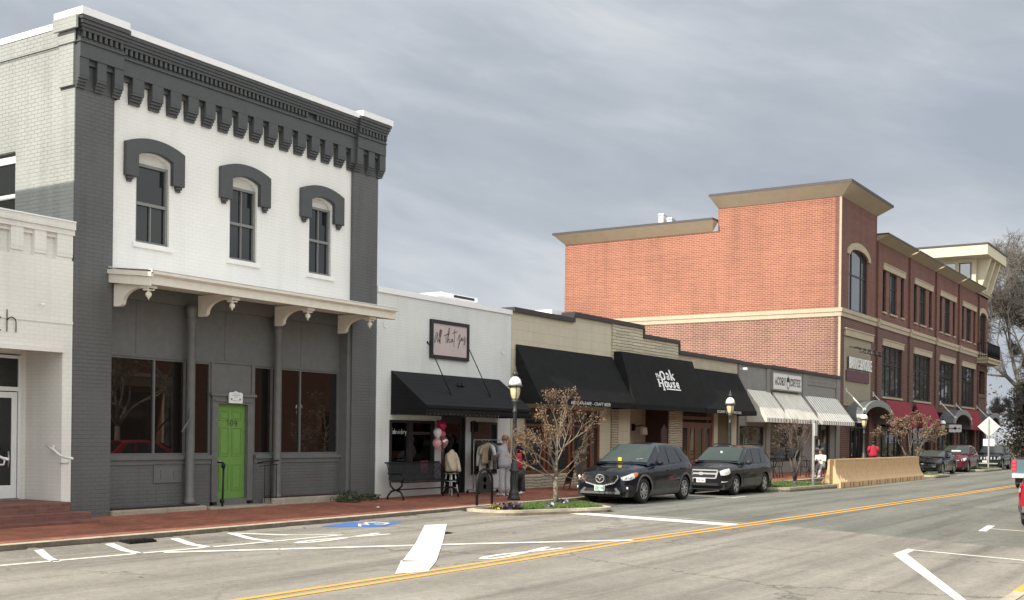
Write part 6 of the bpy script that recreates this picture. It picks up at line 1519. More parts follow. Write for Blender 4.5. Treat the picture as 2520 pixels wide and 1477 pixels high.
for s in (-1, 1):
    sidepatch(H, [(-2.285, .69, .82), (-2.2, .68, .86), (-2.1, .69, .885), (-1.98, .71, .90), (-1.86, .76, .915)], s, 'headlight', lampglass, .014)
    k = MB(); k.tube([(-2.27, s*(H['side_y'](-2.27, .46)+.012), .46), (-2.18, s*(H['side_y'](-2.18, .46)+.012), .462), (-2.04, s*(H['side_y'](-2.04, .48)+.01), .475)], .014, 6); k.build('bumper_trim', X['chrome'], c2)
    sidepatch(H, [(-2.26, .36, .44), (-2.16, .35, .44), (-2.03, .38, .44)], s, 'fog_lamp_recess', X['blackplastic'], .008)
    sidepatch(H, [(2.0, .86, 1.02), (2.15, .84, 1.03), (2.26, .86, .98)], s, 'tail_light', redlens, .012)
    k = MB()
    y = s*.56
    k.tube([(-.12, y, 1.62), (0, y, 1.70), (.6, y, 1.735), (1.3, y, 1.73), (1.6, y, 1.69), (1.7, y, 1.63)], .022, 6); k.build('roof_rail', X['blackplastic'], c2)
k = MB(); zt = H['ztop'](-.55); k.box(-.57, -.55, -.02, .05, zt+.02, zt+.08); k.build('hanging_tag', X['sign_white'], c2)
place(c2, 36.30, 14.10+.85, zr(36), 0, .95)

# --- black low coupe
blk = carpaint('black car paint', (0.005, 0.006, 0.006), .25)
S = dict(L=4.84, W=1.92, paint=blk, R=.36, wheels=(-1.48, 1.38),
    sill=[(-2.42, .22), (-2.1, .17), (2.0, .2), (2.42, .34)],
    belt=[(-2.42, .68), (-2.3, .74), (-1.5, .85), (-.6, .90), (.8, .93), (1.4, .99), (2.1, .97), (2.42, .88)],
    deck=[(-2.42, .72), (-2.3, .80), (-1.5, .92), (-.7, .98), (.8, .98), (1.5, 1.02), (2.2, 1.0), (2.42, .92)],
    plan=[(-2.42, .80), (-2.35, .88), (-2.1, .95), (-1.5, 1.0), (-.3, .96), (.5, .95), (1.4, 1.0), (2.1, .96), (2.42, .84)],
    cabin=(-.72, .18, .95, 1.95), roof=[(.18, 1.33), (.5, 1.36), (.95, 1.33)], lean=.42, glass=carglass_dk, wsglass=glass('smoky car glass', (0.05, 0.06, 0.056)),
    windows=[[(-.42, .93), (.10, 1.20), (.3, 1.26), (.85, 1.25), (.95, .96)]], doors=[(-.62, .85)], mirror=(-.38, .97), spokes=5, spokew=.05, mirmat=blk)
c3, H = car('parked_coupe', 'black low coupe parked just past the tan barrier', S)
xf = H['xf']
nose(H, [rect(-.78, .78, .50, .62)], 'grille', X['blackplastic'], .012)
k = MB(); k.ribbon([(-.75, .47), (-.3, .44), (.3, .44), (.75, .47)], .02, (xf-.015, 0, 0), (0, 1, 0), (0, 0, 1), (-1, 0, 0)); k.build('bumper_line', X['steel'], c3)
nose(H, [[(-.09, .60), (.09, .60), (.10, .635), (-.10, .635)]], 'emblem', X['chrome'], .03)
nose(H, [rect(-.6, .6, .24, .36)], 'lower_intake', X['blackplastic'], .012)
k = MB(); k.prism([(-1.5, .93), (-.95, .985), (-.95, 1.0), (-1.35, .985)], 'y', -.3, .3); k.build('bonnet_scoop', blk, c3)
place(c3, 64.9, 14.10+.9, zr(63), 0, .93)

# --- maroon crossover
mar = carpaint('maroon car paint', (0.085, 0.010, 0.020))
S = dict(L=4.57, W=1.85, paint=mar, R=.36, wheels=(-1.32, 1.34),
    sill=[(-2.28, .30), (-2.0, .24), (1.8, .27), (2.28, .38)],
    belt=[(-2.28, .78), (-2.15, .84), (-1.75, .93), (-1.0, 1.01), (.6, 1.06), (1.6, 1.10), (2.1, 1.08), (2.28, .98)],
    deck=[(-2.28, .84), (-2.15, .93), (-1.75, 1.03), (-1.0, 1.11), (.6, 1.13), (2.1, 1.14), (2.28, 1.02)],
    plan=[(-2.28, .74), (-2.2, .83), (-2.0, .92), (-1.7, .97), (-1.2, 1.0), (1.4, 1.0), (2.0, .95), (2.28, .80)],
    cabin=(-.98, -.12, 1.45, 2.15), roof=[(-.12, 1.60), (.3, 1.67), (1.0, 1.67), (1.45, 1.60)], lean=.34, glass=glass('pale car glass', (0.10, 0.11, 0.105)), wsglass=carglass,
    windows=[[(-.62, 1.05), (-.5, 1.09), (.0, 1.45), (.25, 1.55), (.36, 1.56), (.36, 1.10)], [(.44, 1.10), (.44, 1.565), (.98, 1.55), (1.1, 1.14)], [(1.17, 1.15), (1.06, 1.54), (1.35, 1.46), (1.62, 1.2)]],
    doors=[(-.72, .40), (.41, 1.3)], mirror=(-.52, 1.10), clad=X['greyplastic'], spokes=10, mirmat=mar)
c4, H = car('parked_maroon_crossover', 'maroon crossover parked behind the black coupe under the red awnings', S)
nose(H, [rect(-.5, .5, .56, .78)], 'grille', X['blackplastic'], .012); nose(H, [rect(-.55, .55, .72, .76)], 'grille_trim', X['chrome'], .02)
for s in (-1, 1): sidepatch(H, [(-2.26, .70, .82), (-2.1, .70, .87), (-1.9, .74, .90), (-1.75, .80, .92)], s, 'headlight', lampglass, .014)
k = MB(); k.box(-.92, -.9, -.35, .2, 1.26, 1.36); k.build('windscreen_shade', plain('silver screen shade', (0.5, 0.55, 0.52), 0.5), c4)
place(c4, 71.5, 14.2+.86, zr(70), 0, .93)

# --- dark small off-roader with slotted grille
drk = carpaint('dark grey green car paint', (0.014, 0.018, 0.019))
S = dict(L=4.45, W=1.80, paint=drk, R=.365, wheels=(-1.35, 1.28),
    sill=[(-2.22, .36), (-2.0, .30), (1.8, .30), (2.22, .40)],
    belt=[(-2.22, .86), (-2.1, .92), (-1.0, .99), (.6, 1.03), (2.1, 1.05), (2.22, .98)],
    deck=[(-2.22, .93), (-2.1, 1.0), (-1.0, 1.08), (.6, 1.11), (2.22, 1.05)],
    plan=[(-2.22, .82), (-2.1, .92), (-1.7, .98), (-1.2, 1.0), (1.6, 1.0), (2.22, .88)],
    cabin=(-.95, -.3, 1.7, 2.15), roof=[(-.3, 1.61), (.2, 1.66), (1.2, 1.66), (1.7, 1.62)], lean=.24, glass=carglass_dk, wsglass=glass('grey car glass', (0.05, 0.052, 0.055)),
    windows=[[(-.68, 1.02), (-.25, 1.42), (-.1, 1.54), (.3, 1.56), (.3, 1.06)], [(.38, 1.06), (.38, 1.56), (1.0, 1.56), (1.0, 1.08)], [(1.08, 1.08), (1.08, 1.55), (1.6, 1.52), (1.75, 1.12)]],
    doors=[(-.72, .33), (.34, 1.2)], mirror=(-.55, 1.08), spokes=5, spokew=.05, mirmat=X['blackplastic'])
c5, H = car('parked_offroader', 'dark off-roader with chrome grille slots, parked last, behind the diamond sign', S)
nose(H, [rect(-.75+.215*i, -.66+.215*i, .70, .87) for i in range(3)] + [rect(-.75+.215*i+.0, -.66+.215*i, .70, .87) for i in range(4, 8)] + [rect(-.66+.215*2.6, -.62+.215*3.1, .68, .9)], 'grille_slot', X['chrome'], .014)
pl = nose(H, [rect(-.02, .28, .48, .62)], 'number_plate', X['sign_white'], .03)
for s in (-1, 1): sidepatch(H, [(-2.2, .72, .86), (-2.12, .72, .89), (-1.98, .74, .9)], s, 'headlight', lampglass, .014)
nose(H, [rect(-.7, .7, .38, .46)], 'bumper_line', X['steel'], .012)
place(c5, 80.2, 13.85+.86, zr(78), 0, .93)

# --- red crossover at the far right, seen from behind (heads +X)
red = carpaint('red car paint', (0.30, 0.006, 0.018))
S = dict(L=4.52, W=1.83, paint=red, R=.35, wheels=(-1.33, 1.33),
    sill=[(-2.26, .30), (-2.0, .24), (1.8, .28), (2.26, .40)],
    belt=[(-2.26, .78), (-2.1, .86), (-1.0, .98), (.6, 1.02), (1.6, 1.06), (2.1, 1.06), (2.26, .98)],
    deck=[(-2.26, .84), (-2.1, .95), (-1.0, 1.08), (.6, 1.10), (2.26, 1.08)],
    plan=[(-2.26, .72), (-2.1, .88), (-1.7, .97), (-1.2, 1.0), (1.5, 1.0), (2.0, .965), (2.2, .90), (2.26, .86)],
    cabin=(-.98, -.15, 1.6, 2.24), roof=[(-.15, 1.58), (.3, 1.64), (1.2, 1.64), (1.6, 1.60)], lean=.28, glass=carglass_dk, wsglass=carglass,
    windows=[[(-.62, 1.04), (.0, 1.45), (.25, 1.53), (.36, 1.54), (.36, 1.07)], [(.44, 1.07), (.44, 1.54), (1.05, 1.53), (1.1, 1.10)], [(1.18, 1.11), (1.14, 1.53), (1.5, 1.48), (1.8, 1.14)]],
    doors=[(-.72, .40), (.41, 1.3)], mirror=(-.52, 1.08), clad=X['greyplastic'], spokes=5, spokew=.05, mirmat=red)
c6, H = car('parked_red_crossover', 'bright red crossover cut off by the right edge, only its rear left corner showing', S)
for s in (-1, 1):
    sidepatch(H, [(1.9, .80, 1.02), (2.05, .74, 1.03), (2.2, .72, 1.0), (2.25, .74, .97)], s, 'tail_light', redlens, .014)
    sidepatch(H, [(2.05, .84, .93), (2.2, .82, .92), (2.25, .82, .9)], s, 'lamp_lens', lampglass, .018)
nose(H, [rect(-.75, .75, .36, .50)], 'rear_bumper', X['greyplastic'], .03, .05, rear=True)
sidepatch(H, [(1.85, .30, .5), (2.0, .3, .5), (2.2, .34, .5), (2.25, .36, .5)], 1, 'bumper_corner', X['greyplastic'], .012); sidepatch(H, [(1.85, .30, .5), (2.0, .3, .5), (2.2, .34, .5), (2.25, .36, .5)], -1, 'bumper_corner', X['greyplastic'], .012)
place(c6, 28.75, 4.46-.86, zr(28), math.pi, .93)
c6.rotation_euler[2] = math.pi; c6.scale = (.93, .93, .93)
# heading +X: the model's front is at -X, so turn it round
# --- blue grey pickup, seen from behind
blu = carpaint('blue grey car paint', (0.13, 0.20, 0.235), .3, .5)
S = dict(L=5.6, W=2.0, paint=blu, R=.39, wheels=(-1.75, 1.75),
    sill=[(-2.8, .45), (-2.4, .40), (2.4, .44), (2.8, .62)],
    belt=[(-2.8, .95), (-2.6, 1.02), (-1.2, 1.08), (.7, 1.12), (.75, 1.24), (2.8, 1.27)],
    deck=[(-2.8, 1.0), (-2.6, 1.1), (-1.2, 1.18), (.7, 1.16), (.78, 1.19), (2.8, 1.19)],
    plan=[(-2.8, .82), (-2.6, .95), (-2.2, 1.0), (2.6, 1.0), (2.8, .97)],
    cabin=(-1.2, -.5, .35, .7), roof=[(-.5, 1.78), (0, 1.84), (.35, 1.80)], lean=.25, glass=carglass_dk, wsglass=carglass,
    windows=[[(-.9, 1.14), (-.45, 1.6), (-.2, 1.7), (.2, 1.7), (.3, 1.18)]], doors=[(-1.05, .45)], mirror=(-.8, 1.2), spokes=6, spokew=.05, mirmat=X['blackplastic'])
c7, H = car('pickup_truck', 'blue grey pickup with lit red tail lamps driving away at the right edge', S, 'truck')
nose(H, [rect(-.78, .78, .66, 1.22)], 'tailgate', blu, .02, .03, rear=True)
tb = nose(H, [rect(-.80, .80, 1.215, 1.275)], 'tailgate_top', X['blackplastic'], .03, .06, rear=True)
nose(H, [rect(-.95, .95, .46, .64)], 'rear_bumper', X['chrome'], .14, .16, rear=True)
nose(H, [rect(-.42, .62, .70, .745)], 'tailgate_script', X['letter_white'], .028, .01, rear=True)
for s in (-1, 1):
    l_ = MB(); l_.box(2.66, 2.83, min(s*.80, s*.985), max(s*.80, s*.985), .74, 1.18); o_l = l_.build('tail_light', redlens, c7)
    for z0 in (.78, .93, 1.07): m_ = MB(); m_.box(2.831, 2.84, min(s*.83, s*.96), max(s*.83, s*.96), z0, z0+.09); m_.box(2.70, 2.80, min(s*.985, s*.992), max(s*.985, s*.992), z0, z0+.09); m_.build('lamp', redlit, o_l)
place(c7, 50.2, 8.08-.93, zr(50), math.pi, .93)
# the model is symmetrical left to right; one more parked car across the street shows in the glass only
# ---------------------------------------------------------------- street lamps
def street_lamp(label, x, y, top, wide=1.0, group='old style street lamps'):
    z0 = zs(x, y); t = thing('street_lamp', label, 'street lamp', (x, y, z0), group)
    gz = top - 0.86                                   # underside of the lantern
    K_ = 0.8
    p = MB(); p.lathe((x, y, z0), [(.165, 0), (.165, .05), (.145, .10), (.135, .13), (.145, .15), (.13, .20), (.10, .28), (.092, .72), (.13, .75), (.13, .79), (.085, .84), (.09, .95), (.075, .97), (.062, 1.02), (.050, gz-z0-.35), (.06, gz-z0-.34), (.06, gz-z0-.28), (.045, gz-z0-.26), (.05, gz-z0-.12), (.085, gz-z0-.06), (.10, gz-z0)], 14)
    for i in range(10):
        a = 2*math.pi*i/10; p.tube([(x+.098*math.cos(a), y+.098*math.sin(a), z0+.29), (x+.092*math.cos(a), y+.092*math.sin(a), z0+.71)], .012, 4)
    p.build('pole', X['lamp_iron'], t)
    g_ = MB(); g_.lathe((x, y, gz), [(.085*K_, 0), (.12*K_, .05), (.15*K_, .14), (.168*K_, .26), (.172*K_, .36)], 16); g_.build('globe', X['globe'], t)
    c = MB()
    for i in range(4):
        a = math.pi/4 + i*math.pi/2; c.tube([(x+.10*K_*math.cos(a), y+.10*K_*math.sin(a), gz), (x+.16*K_*math.cos(a), y+.16*K_*math.sin(a), gz+.13), (x+.185*K_*math.cos(a), y+.185*K_*math.sin(a), gz+.37)], .010, 5)
    c.lathe((x, y, gz+.36), [(.20*K_, 0), (.235*K_, -.015), (.235*K_, .02), (.20*K_, .03)], 20)
    for i in range(20): a = 2*math.pi*i/20; c.ball((x+.232*K_*math.cos(a), y+.232*K_*math.sin(a), gz+.355), .02, .02, .025, 5, 4)
    c.build('cage', X['lamp_iron'], t)
    d = MB(); d.lathe((x, y, gz+.385), [(.22*K_, 0), (.205*K_, .08), (.165*K_, .16), (.10*K_, .21), (.06*K_, .225)], 16); d.build('dome', X['globe_top'], t)
    f = MB(); f.lathe((x, y, gz+.605), [(.055, 0), (.045, .03), (.08, .05), (.075, .10), (.04, .14), (.035, .16), (.045, .18), (.02, .21), (.012, .26), (.0005, .29)], 12); f.build('finial', X['lamp_iron'], t)
    return t
street_lamp('old style street lamp with cream globe nearest the clothes rack, tallest in view', 25.75, 16.62, 3.72)
street_lamp('street lamp with cream globe standing in front of the black awnings, behind the charcoal wagon', 40.2, 16.5, 3.66)
street_lamp('street lamp with white dome behind the near end of the tan barrier', 57.3, 16.5, 3.42)
street_lamp('street lamp with white dome between the red awning and the far barrel canopy', 74.0, 16.5, 3.42)
street_lamp('street lamp across the road seen only mirrored in the shop glass', 38.9, 1.7, 3.5)
# ---------------------------------------------------------------- bench
t = thing('street_bench', 'black slatted metal bench below the black framed shop window', 'bench', (23.9, 18.2, zs(23.9, 18.2)))
bz = zs(23.9, 18.2)
def bench_curve(x0, x1, yb, nm):
    m = MB(); n = 40
    prof = [(yb-.42, bz+.44), (yb-.36, bz+.455), (yb-.22, bz+.43), (yb-.08, bz+.42), (yb-.01, bz+.47), (yb+.04, bz+.60), (yb+.09, bz+.80), (yb+.13, bz+.90), (yb+.17, bz+.92)]
    for i in range(n):
        x = lerp(x0, x1, (i+.5)/n); m.loft([[(x-.024, y, z) for y, z in prof], [(x+.024, y, z) for y, z in prof]], closed=False, cap=False)
    m.tube([(x0, prof[0][0], prof[0][1]), (x1, prof[0][0], prof[0][1])], .02, 6); m.tube([(x0, prof[-1][0], prof[-1][1]), (x1, prof[-1][0], prof[-1][1])], .02, 6); m.tube([(x0, prof[4][0], prof[4][1]), (x1, prof[4][0], prof[4][1])], .015, 6)
    return m.build(nm, X['black_iron'], t)
bench_curve(22.82, 25.12, 18.45, 'slatted_seat')
for x in (22.8, 25.15):
    m = MB(); y = 18.45
    m.tube([(x, y-.40, bz+.44), (x, y-.40, bz+.36), (x, y-.30, bz+.27), (x, y-.20, bz+.25), (x, y-.36, bz+.20), (x, y-.44, bz+.08), (x, y-.45, bz)], .026, 6)
    m.tube([(x, y-.02, bz+.46), (x, y-.03, bz+.36), (x, y-.12, bz+.27), (x, y-.20, bz+.25), (x, y-.05, bz+.20), (x, y+.05, bz+.08), (x, y+.06, bz)], .026, 6)
    m.tube([(x, y-.38, bz+.45), (x, y-.46, bz+.53), (x, y-.44, bz+.63), (x, y-.34, bz+.66), (x, y-.1, bz+.64), (x, y+.05, bz+.66)], .024, 6); m.build('cast_leg', X['black_iron'], t)
m = MB(); m.tube([(22.8, 18.25, bz+.25), (25.15, 18.25, bz+.25)], .018, 6); m.build('stretcher', X['black_iron'], t)
# ---------------------------------------------------------------- stool with a stuffed sweatshirt on it, balloons tied beside
sx, sy = 25.38, 18.42; z0 = zs(sx, sy)
t = thing('stool', 'white wooden stool with natural seat carrying the cream sweatshirt by the shop door', 'stool', (sx, sy, z0))
m = MB(); m.lathe((sx, sy, z0+.58), [(.001, 0), (.17, 0), (.175, .015), (.17, .03), (.001, .035)], 18); m.build('seat', plain('natural wood seat', (0.42, 0.30, 0.16), 0.5), t)
for i in range(4):
    a = math.pi/4+i*math.pi/2; m = MB(); m.tube([(sx+.12*math.cos(a), sy+.12*math.sin(a), z0+.58), (sx+.21*math.cos(a), sy+.21*math.sin(a), z0)], .02, 6); m.build('leg', X['sign_white'], t)
m = MB()
for h, r in ((.2, .18), (.38, .155)):
    for i in range(4): a = math.pi/4+i*math.pi/2; b_ = a+math.pi/2; m.tube([(sx+r*math.cos(a), sy+r*math.sin(a), z0+h), (sx+r*math.cos(b_), sy+r*math.sin(b_), z0+h)], .012, 5)
m.each('rung', X['sign_white'], t)
def ell(c, rx, ry, z, n=16, ang=0.0):
    return [(c[0]+rx*math.cos(2*math.pi*i/n)*math.cos(ang)-ry*math.sin(2*math.pi*i/n)*math.sin(ang), c[1]+rx*math.cos(2*math.pi*i/n)*math.sin(ang)+ry*math.sin(2*math.pi*i/n)*math.cos(ang), z) for i in range(n)]
def wrinkle(rings, amt, seed):
    rng = random.Random(seed); return [[(p[0]+rng.gauss(0, amt), p[1]+rng.gauss(0, amt), p[2]+rng.gauss(0, amt*.5)) for p in r] for r in rings]
t = thing('display_form', 'dark display torso wearing a cream sweatshirt, set on the white stool', 'mannequin', (sx, sy, z0+.615))
m = MB(); zb = z0+.625
m.loft(wrinkle([ell((sx, sy), .16, .13, zb), ell((sx, sy), .185, .15, zb+.06), ell((sx, sy), .18, .15, zb+.2), ell((sx, sy+.01), .18, .14, zb+.38), ell((sx-.0, sy+.01), .165, .12, zb+.50), ell((sx-.02, sy+.01), .12, .09, zb+.58), ell((sx-.02, sy+.01), .075, .07, zb+.61)], .006, 3))
for s in (-1, 1): m.loft(wrinkle([[(sx+s*.13+d[0], sy-.02+d[1], zb+.52+d[2]*.5) for d in [(.07*math.cos(a), .07*math.sin(a), .07*math.cos(a)*-s) for a in [k*math.pi/4 for k in range(8)]]], ell((sx+s*.195, sy-.06), .055, .06, zb+.34, 8), ell((sx+s*.17, sy-.14), .055, .06, zb+.14, 8), ell((sx+s*.14, sy-.18), .05, .05, zb+.02, 8)], .005, 5+s))
sw_ = m.build('sweatshirt', plain('cream sweatshirt cotton', (0.52, 0.45, 0.33), 0.9, var=.06, bmp=.2), t)
m = MB(); m.ribbon([(-.04, .0), (.07, .02), (.075, .035), (-.045, .012)], .03, (sx+.02, sy-.165, zb+.36), (1,0,0), (0,0,1), (0,-1,0), t=.012); m.build('print', X['sign_white'], sw_)
m = MB(); m.lathe((sx-.02, sy+.01, zb+.60), [(.07, 0), (.05, .04), (.045, .1), (.07, .14), (.10, .22), (.105, .30), (.07, .37), (.001, .40)], 12); m.loft([ell((sx-.05, sy), .11, .10, zb+.88, 10), ell((sx-.06, sy+.02), .13, .11, zb+.8, 10), ell((sx-.08, sy+.03), .09, .08, zb+.6, 10), ell((sx-.13, sy), .03, .04, zb+.30, 10)])
m.build('head', plain('black display head', (0.008, 0.007, 0.007), 0.85, spec=0.1), t)
for nm, dx, dz, r, col, met in (('white', 24.84, 1.95, .135, (0.70, 0.66, 0.62), 0), ('magenta', 25.18, 2.14, .15, (0.45, 0.012, 0.09), 0), ('pale pink', 24.82, 1.66, .14, (0.62, 0.30, 0.34), 0), ('silver rose', 25.13, 1.70, .145, (0.55, 0.42, 0.42), .7), ('rose', 25.21, 1.90, .115, (0.58, 0.13, 0.24), 0)):
    r *= .87; m = MB(); y = 18.48 + (.12 if nm in ('rose', 'magenta') else 0)
    m.lathe((dx, y, dz-r*1.22), [(.004, -.03), (.018, -.02), (.006, 0), (.035, .012), (r*.45, r*.30), (r*.78, r*.72), (r*.97, r*1.2), (r, r*1.45), (r*.9, r*1.9), (r*.62, r*2.25), (r*.25, r*2.42), (.001, r*2.44)], 18)
    m.tube([(dx, y, dz-r*1.25), (25.06, 18.46, 1.45), (25.05, 18.44, 1.05)], .003, 4)
    tag(m.build('balloon', plain(nm + ' balloon', col, .18, metal=met, var=.04)), {'white': 'white balloon, left of the cluster by the shop door', 'magenta': 'magenta balloon at the top of the cluster by the shop door', 'pale pink': 'pale pink balloon at the lower left of the cluster', 'silver rose': 'shiny silver rose balloon at the lower right of the cluster', 'rose': 'rose pink balloon half hidden in the middle of the cluster'}[nm], 'balloon', 'balloons tied beside the shop door')
# ---------------------------------------------------------------- dresses behind the shop window
for dx, dy, col, lab, tp, bt in ((23.62, 19.06, (0.75, 0.75, 0.70), 'pale long dress hanging in the left pane of the black framed window', 2.1, .8), (24.0, 19.10, (0.55, 0.63, 0.59), 'grey green hanging garment at the right of the left window pane', 2.15, .75),
                             (24.55, 19.06, (0.70, 0.60, 0.57), 'dusty dress hanging in the right pane of the black framed window', 2.1, 1.25), (24.98, 19.10, (0.55, 0.63, 0.59), 'grey green hanging garment at the right of the right window pane', 2.15, .9)):
    m = MB(); n = 12; rs = [ell((dx, dy), .06, .04, tp, n), ell((dx, dy), .17, .06, tp-.12, n), ell((dx, dy), .13, .05, lerp(tp, bt, .4), n), ell((dx, dy), .2, .07, lerp(tp, bt, .8), n), ell((dx, dy), .22, .08, bt, n)]
    m.loft(wrinkle(rs, .012, int(dx*100)))
    tag(m.build('dress', plain(lab[:14], col, .9, var=.1)), lab, 'dress', 'clothes shown in the shop window')
# ---------------------------------------------------------------- clothes rack with clothes
rx0, rx1, ry = 26.45, 27.95, 18.42; z0 = zs(27, ry)
t = thing('clothes_rack', 'wheeled metal clothes rack full of garments in front of the white shop wall', 'clothes rack', (27.2, ry, z0))
m = MB(); m.tube([(rx0, ry, z0+.12), (rx0, ry, z0+1.5), (rx1, ry, z0+1.5), (rx1, ry, z0+.12)], .016, 6); m.tube([(rx0, ry, z0+.12), (rx1, ry, z0+.12)], .016, 6)
for x in (rx0, rx1): m.tube([(x, ry-.22, z0+.1), (x, ry+.22, z0+.1)], .016, 6)
m.build('frame', X['steel'], t)
m = MB()
for x in (rx0, rx1):
    for y in (ry-.2, ry+.2): m.lathe((x-.012, y, z0+.04), [(.04, 0), (.04, .024)], 10, axis='x')
m.build('caster', X['black_iron'], t)
def garment(x, y, yaw, w, h, sleeve, col, label, top, seed):
    m = MB(); ca, sa = math.cos(yaw), math.sin(yaw); rng = random.Random(seed)
    def Q(u, v, zz): return (x+u*ca-v*sa, y+u*sa+v*ca, zz)
    hw_ = w/2; prof = [(.07, 0), (.5, -.03), (.92, -.06), (1.0, -.12), (.9, -.25), (.88, -.6), (.9, -.9), (.92, -1.0)]
    rs = []
    for f, dz in prof:
        r = []
        for i in range(14):
            a = 2*math.pi*i/14; zz = top + dz*h if dz < -.2 else top+dz
            r.append(Q(hw_*f*math.cos(a), .055*math.sin(a)+rng.gauss(0, .006), zz+rng.gauss(0, .004)))
        rs.append(r)
    m.loft(rs)
    for s in (-1, 1):
        rs = []
        for f, du, dz in ((0, .0, -.09), (.5, .10, -.09-.5*sleeve*.8), (1, .14, -.09-sleeve)):
            r = []
            for i in range(8): a = 2*math.pi*i/8; r.append(Q(s*(hw_*.93+du*.7)+.075*math.cos(a)*(1-.2*f), .05*math.sin(a)+rng.gauss(0, .004), top+dz+.05*math.cos(a)*-s*(1-f)))
            rs.append(r)
        m.loft(rs)
    m.tube([Q(0, 0, top+.02), Q(0, 0, top+.09), (x, ry, z0+1.5)], .005, 4)
    tag(m.build('garment', plain('cloth ' + label[:18], col, .9, var=.07, bmp=.15)), label, 'garment', 'clothes on the wheeled rack')
tp = z0+1.42
garment(26.72, ry-.22, R(8), .52, .56, .22, (0.34, 0.255, 0.18), 'tan short sleeved tee facing the street at the near end of the rack', tp-.02, 1)
garment(26.76, ry-.1, R(8), .50, .82, .5, (0.45, 0.45, 0.43), 'pale grey long sleeved top behind the tan tee', tp-.05, 2)
for i, (col, lab) in enumerate((((0.02, 0.02, 0.022), 'black top hanging next to the pale grey one'), ((0.62, 0.62, 0.60), 'white top hanging between the black one and the shopper'), ((0.16, 0.20, 0.19), 'grey green shirt hanging behind the ponytailed shopper'), ((0.05, 0.05, 0.055), 'charcoal top hanging at the far end of the rack'), ((0.10, 0.10, 0.11), 'dark grey tee hanging past the ponytailed shopper'))):
    garment(26.98+i*.19, ry, R(62+6*i), .48, .75, .4, col, lab, tp, 10+i)
# ---------------------------------------------------------------- bicycle rack
t = thing('bicycle_rack', 'black arched bicycle rack with a cut out plate, standing on the kerb', 'bicycle rack', (23.65, 16.12, zs(23.65, 16.1)))
z0 = zs(23.65, 16.12); m = MB(); y = 16.13
m.tube([(23.32, y, z0), (23.32, y, z0+.55), *[(23.65-.33*math.cos(R(a)), y, z0+.55+.33*math.sin(R(a))) for a in range(15, 180, 15)], (23.98, y, z0+.55), (23.98, y, z0)], .034, 10)
m.build('hoop', X['black_iron'], t)
m = MB(); m.prism([(23.39, z0+.30), (23.91, z0+.30), (23.91, z0+.55), *[(23.65+.25*math.cos(R(a)), z0+.55+.25*math.sin(R(a))) for a in range(15, 180, 15)], (23.39, z0+.55)], 'y', y-.006, y+.006); m.build('plate', X['blackplastic'], t)
m = MB()
for cz, rr in ((.62, .07), (.45, .06)): m.lathe((23.65, y-.008, z0+cz), [(rr, 0), (rr-.025, 0)], 14, axis='y')
m.box(23.5, 23.8, y-.010, y-.007, z0+.535, z0+.55); m.build('emblem', plain('worn grey emblem', (0.03, 0.03, 0.03), 0.6), t)
# ---------------------------------------------------------------- signs
t = thing('warning_sign', 'back of a diamond shaped road sign over a small plate on a steel post', 'road sign', (76.2, 14.3, .2))
sx_, sy_ = 76.2, 14.25
def facing(u, z, d=0): # sign plate seen from behind, square to the traffic
    return (sx_+d+u*.30, sy_-u*.954, z)
m = MB(); q = [facing(0, 3.46), facing(.66, 2.82), facing(0, 2.18), facing(-.66, 2.82)]; m.loft([q, [(p[0]+.02, p[1], p[2]) for p in q]], smooth=False); m.build('diamond_plate', X['sign_grey'], t, bevel=.01)
m = MB(); q = [facing(-.33, 1.62), facing(.33, 1.62), facing(.33, 2.06), facing(-.33, 2.06)]; m.loft([q, [(p[0]+.02, p[1], p[2]) for p in q]], smooth=False); m.build('small_plate', X['sign_white'], t, bevel=.01)
m = MB(); m.box(sx_-.075, sx_-.005, sy_-.04, sy_+.04, .15, 3.3); m.build('post', X['steel'], t)
z0 = zr(42)+.12
t = thing('steel_post', 'slim grey steel post with an edge-on sign in the bed beside the tan barrier', 'post', (41.4, 13.75, z0))
m = MB(); m.box(41.36, 41.44, 13.71, 13.79, z0, 2.6); m.build('post', X['steel'], t)
m = MB(); m.box(41.26, 41.58, 13.67, 13.69, 2.03, 2.5); m.box(41.28, 41.56, 13.69, 13.705, 2.05, 2.48); m.build('sign_plate', X['sign_grey'], t)
t = thing('street_name_sign', 'small green street name sign on a thin pole beyond the last parked cars', 'road sign', (101.5, 15.4, 0))
m = MB(); m.tube([(101.5, 15.4, .1), (101.5, 15.4, 3.0)], .04, 6); m.build('pole', X['steel'], t)
m = MB(); m.box(101.3, 101.34, 14.8, 16.0, 2.72, 3.0); gb = m.build('blade', X['green_sign'], t)
m = MB()
for i in range(8): m.box(101.29, 101.30, 14.95+i*.12, 15.02+i*.12, 2.81, 2.92)
m.build('lettering', X['letter_white'], gb)
t = thing('lantern_post', 'dark lantern on a tall post far off among the bare trees', 'street lamp', (104, 17.0, 0.1))
m = MB(); m.tube([(104, 16.6, .1), (104, 16.6, 4.3)], .06, 8); m.build('pole', X['black_iron'], t)
m = MB(); m.lathe((104, 16.6, 4.3), [(.1, 0), (.22, .1), (.26, .6), (.36, .62), (.1, .85), (.02, 1.0)], 8); m.build('lantern', X['black_iron'], t)
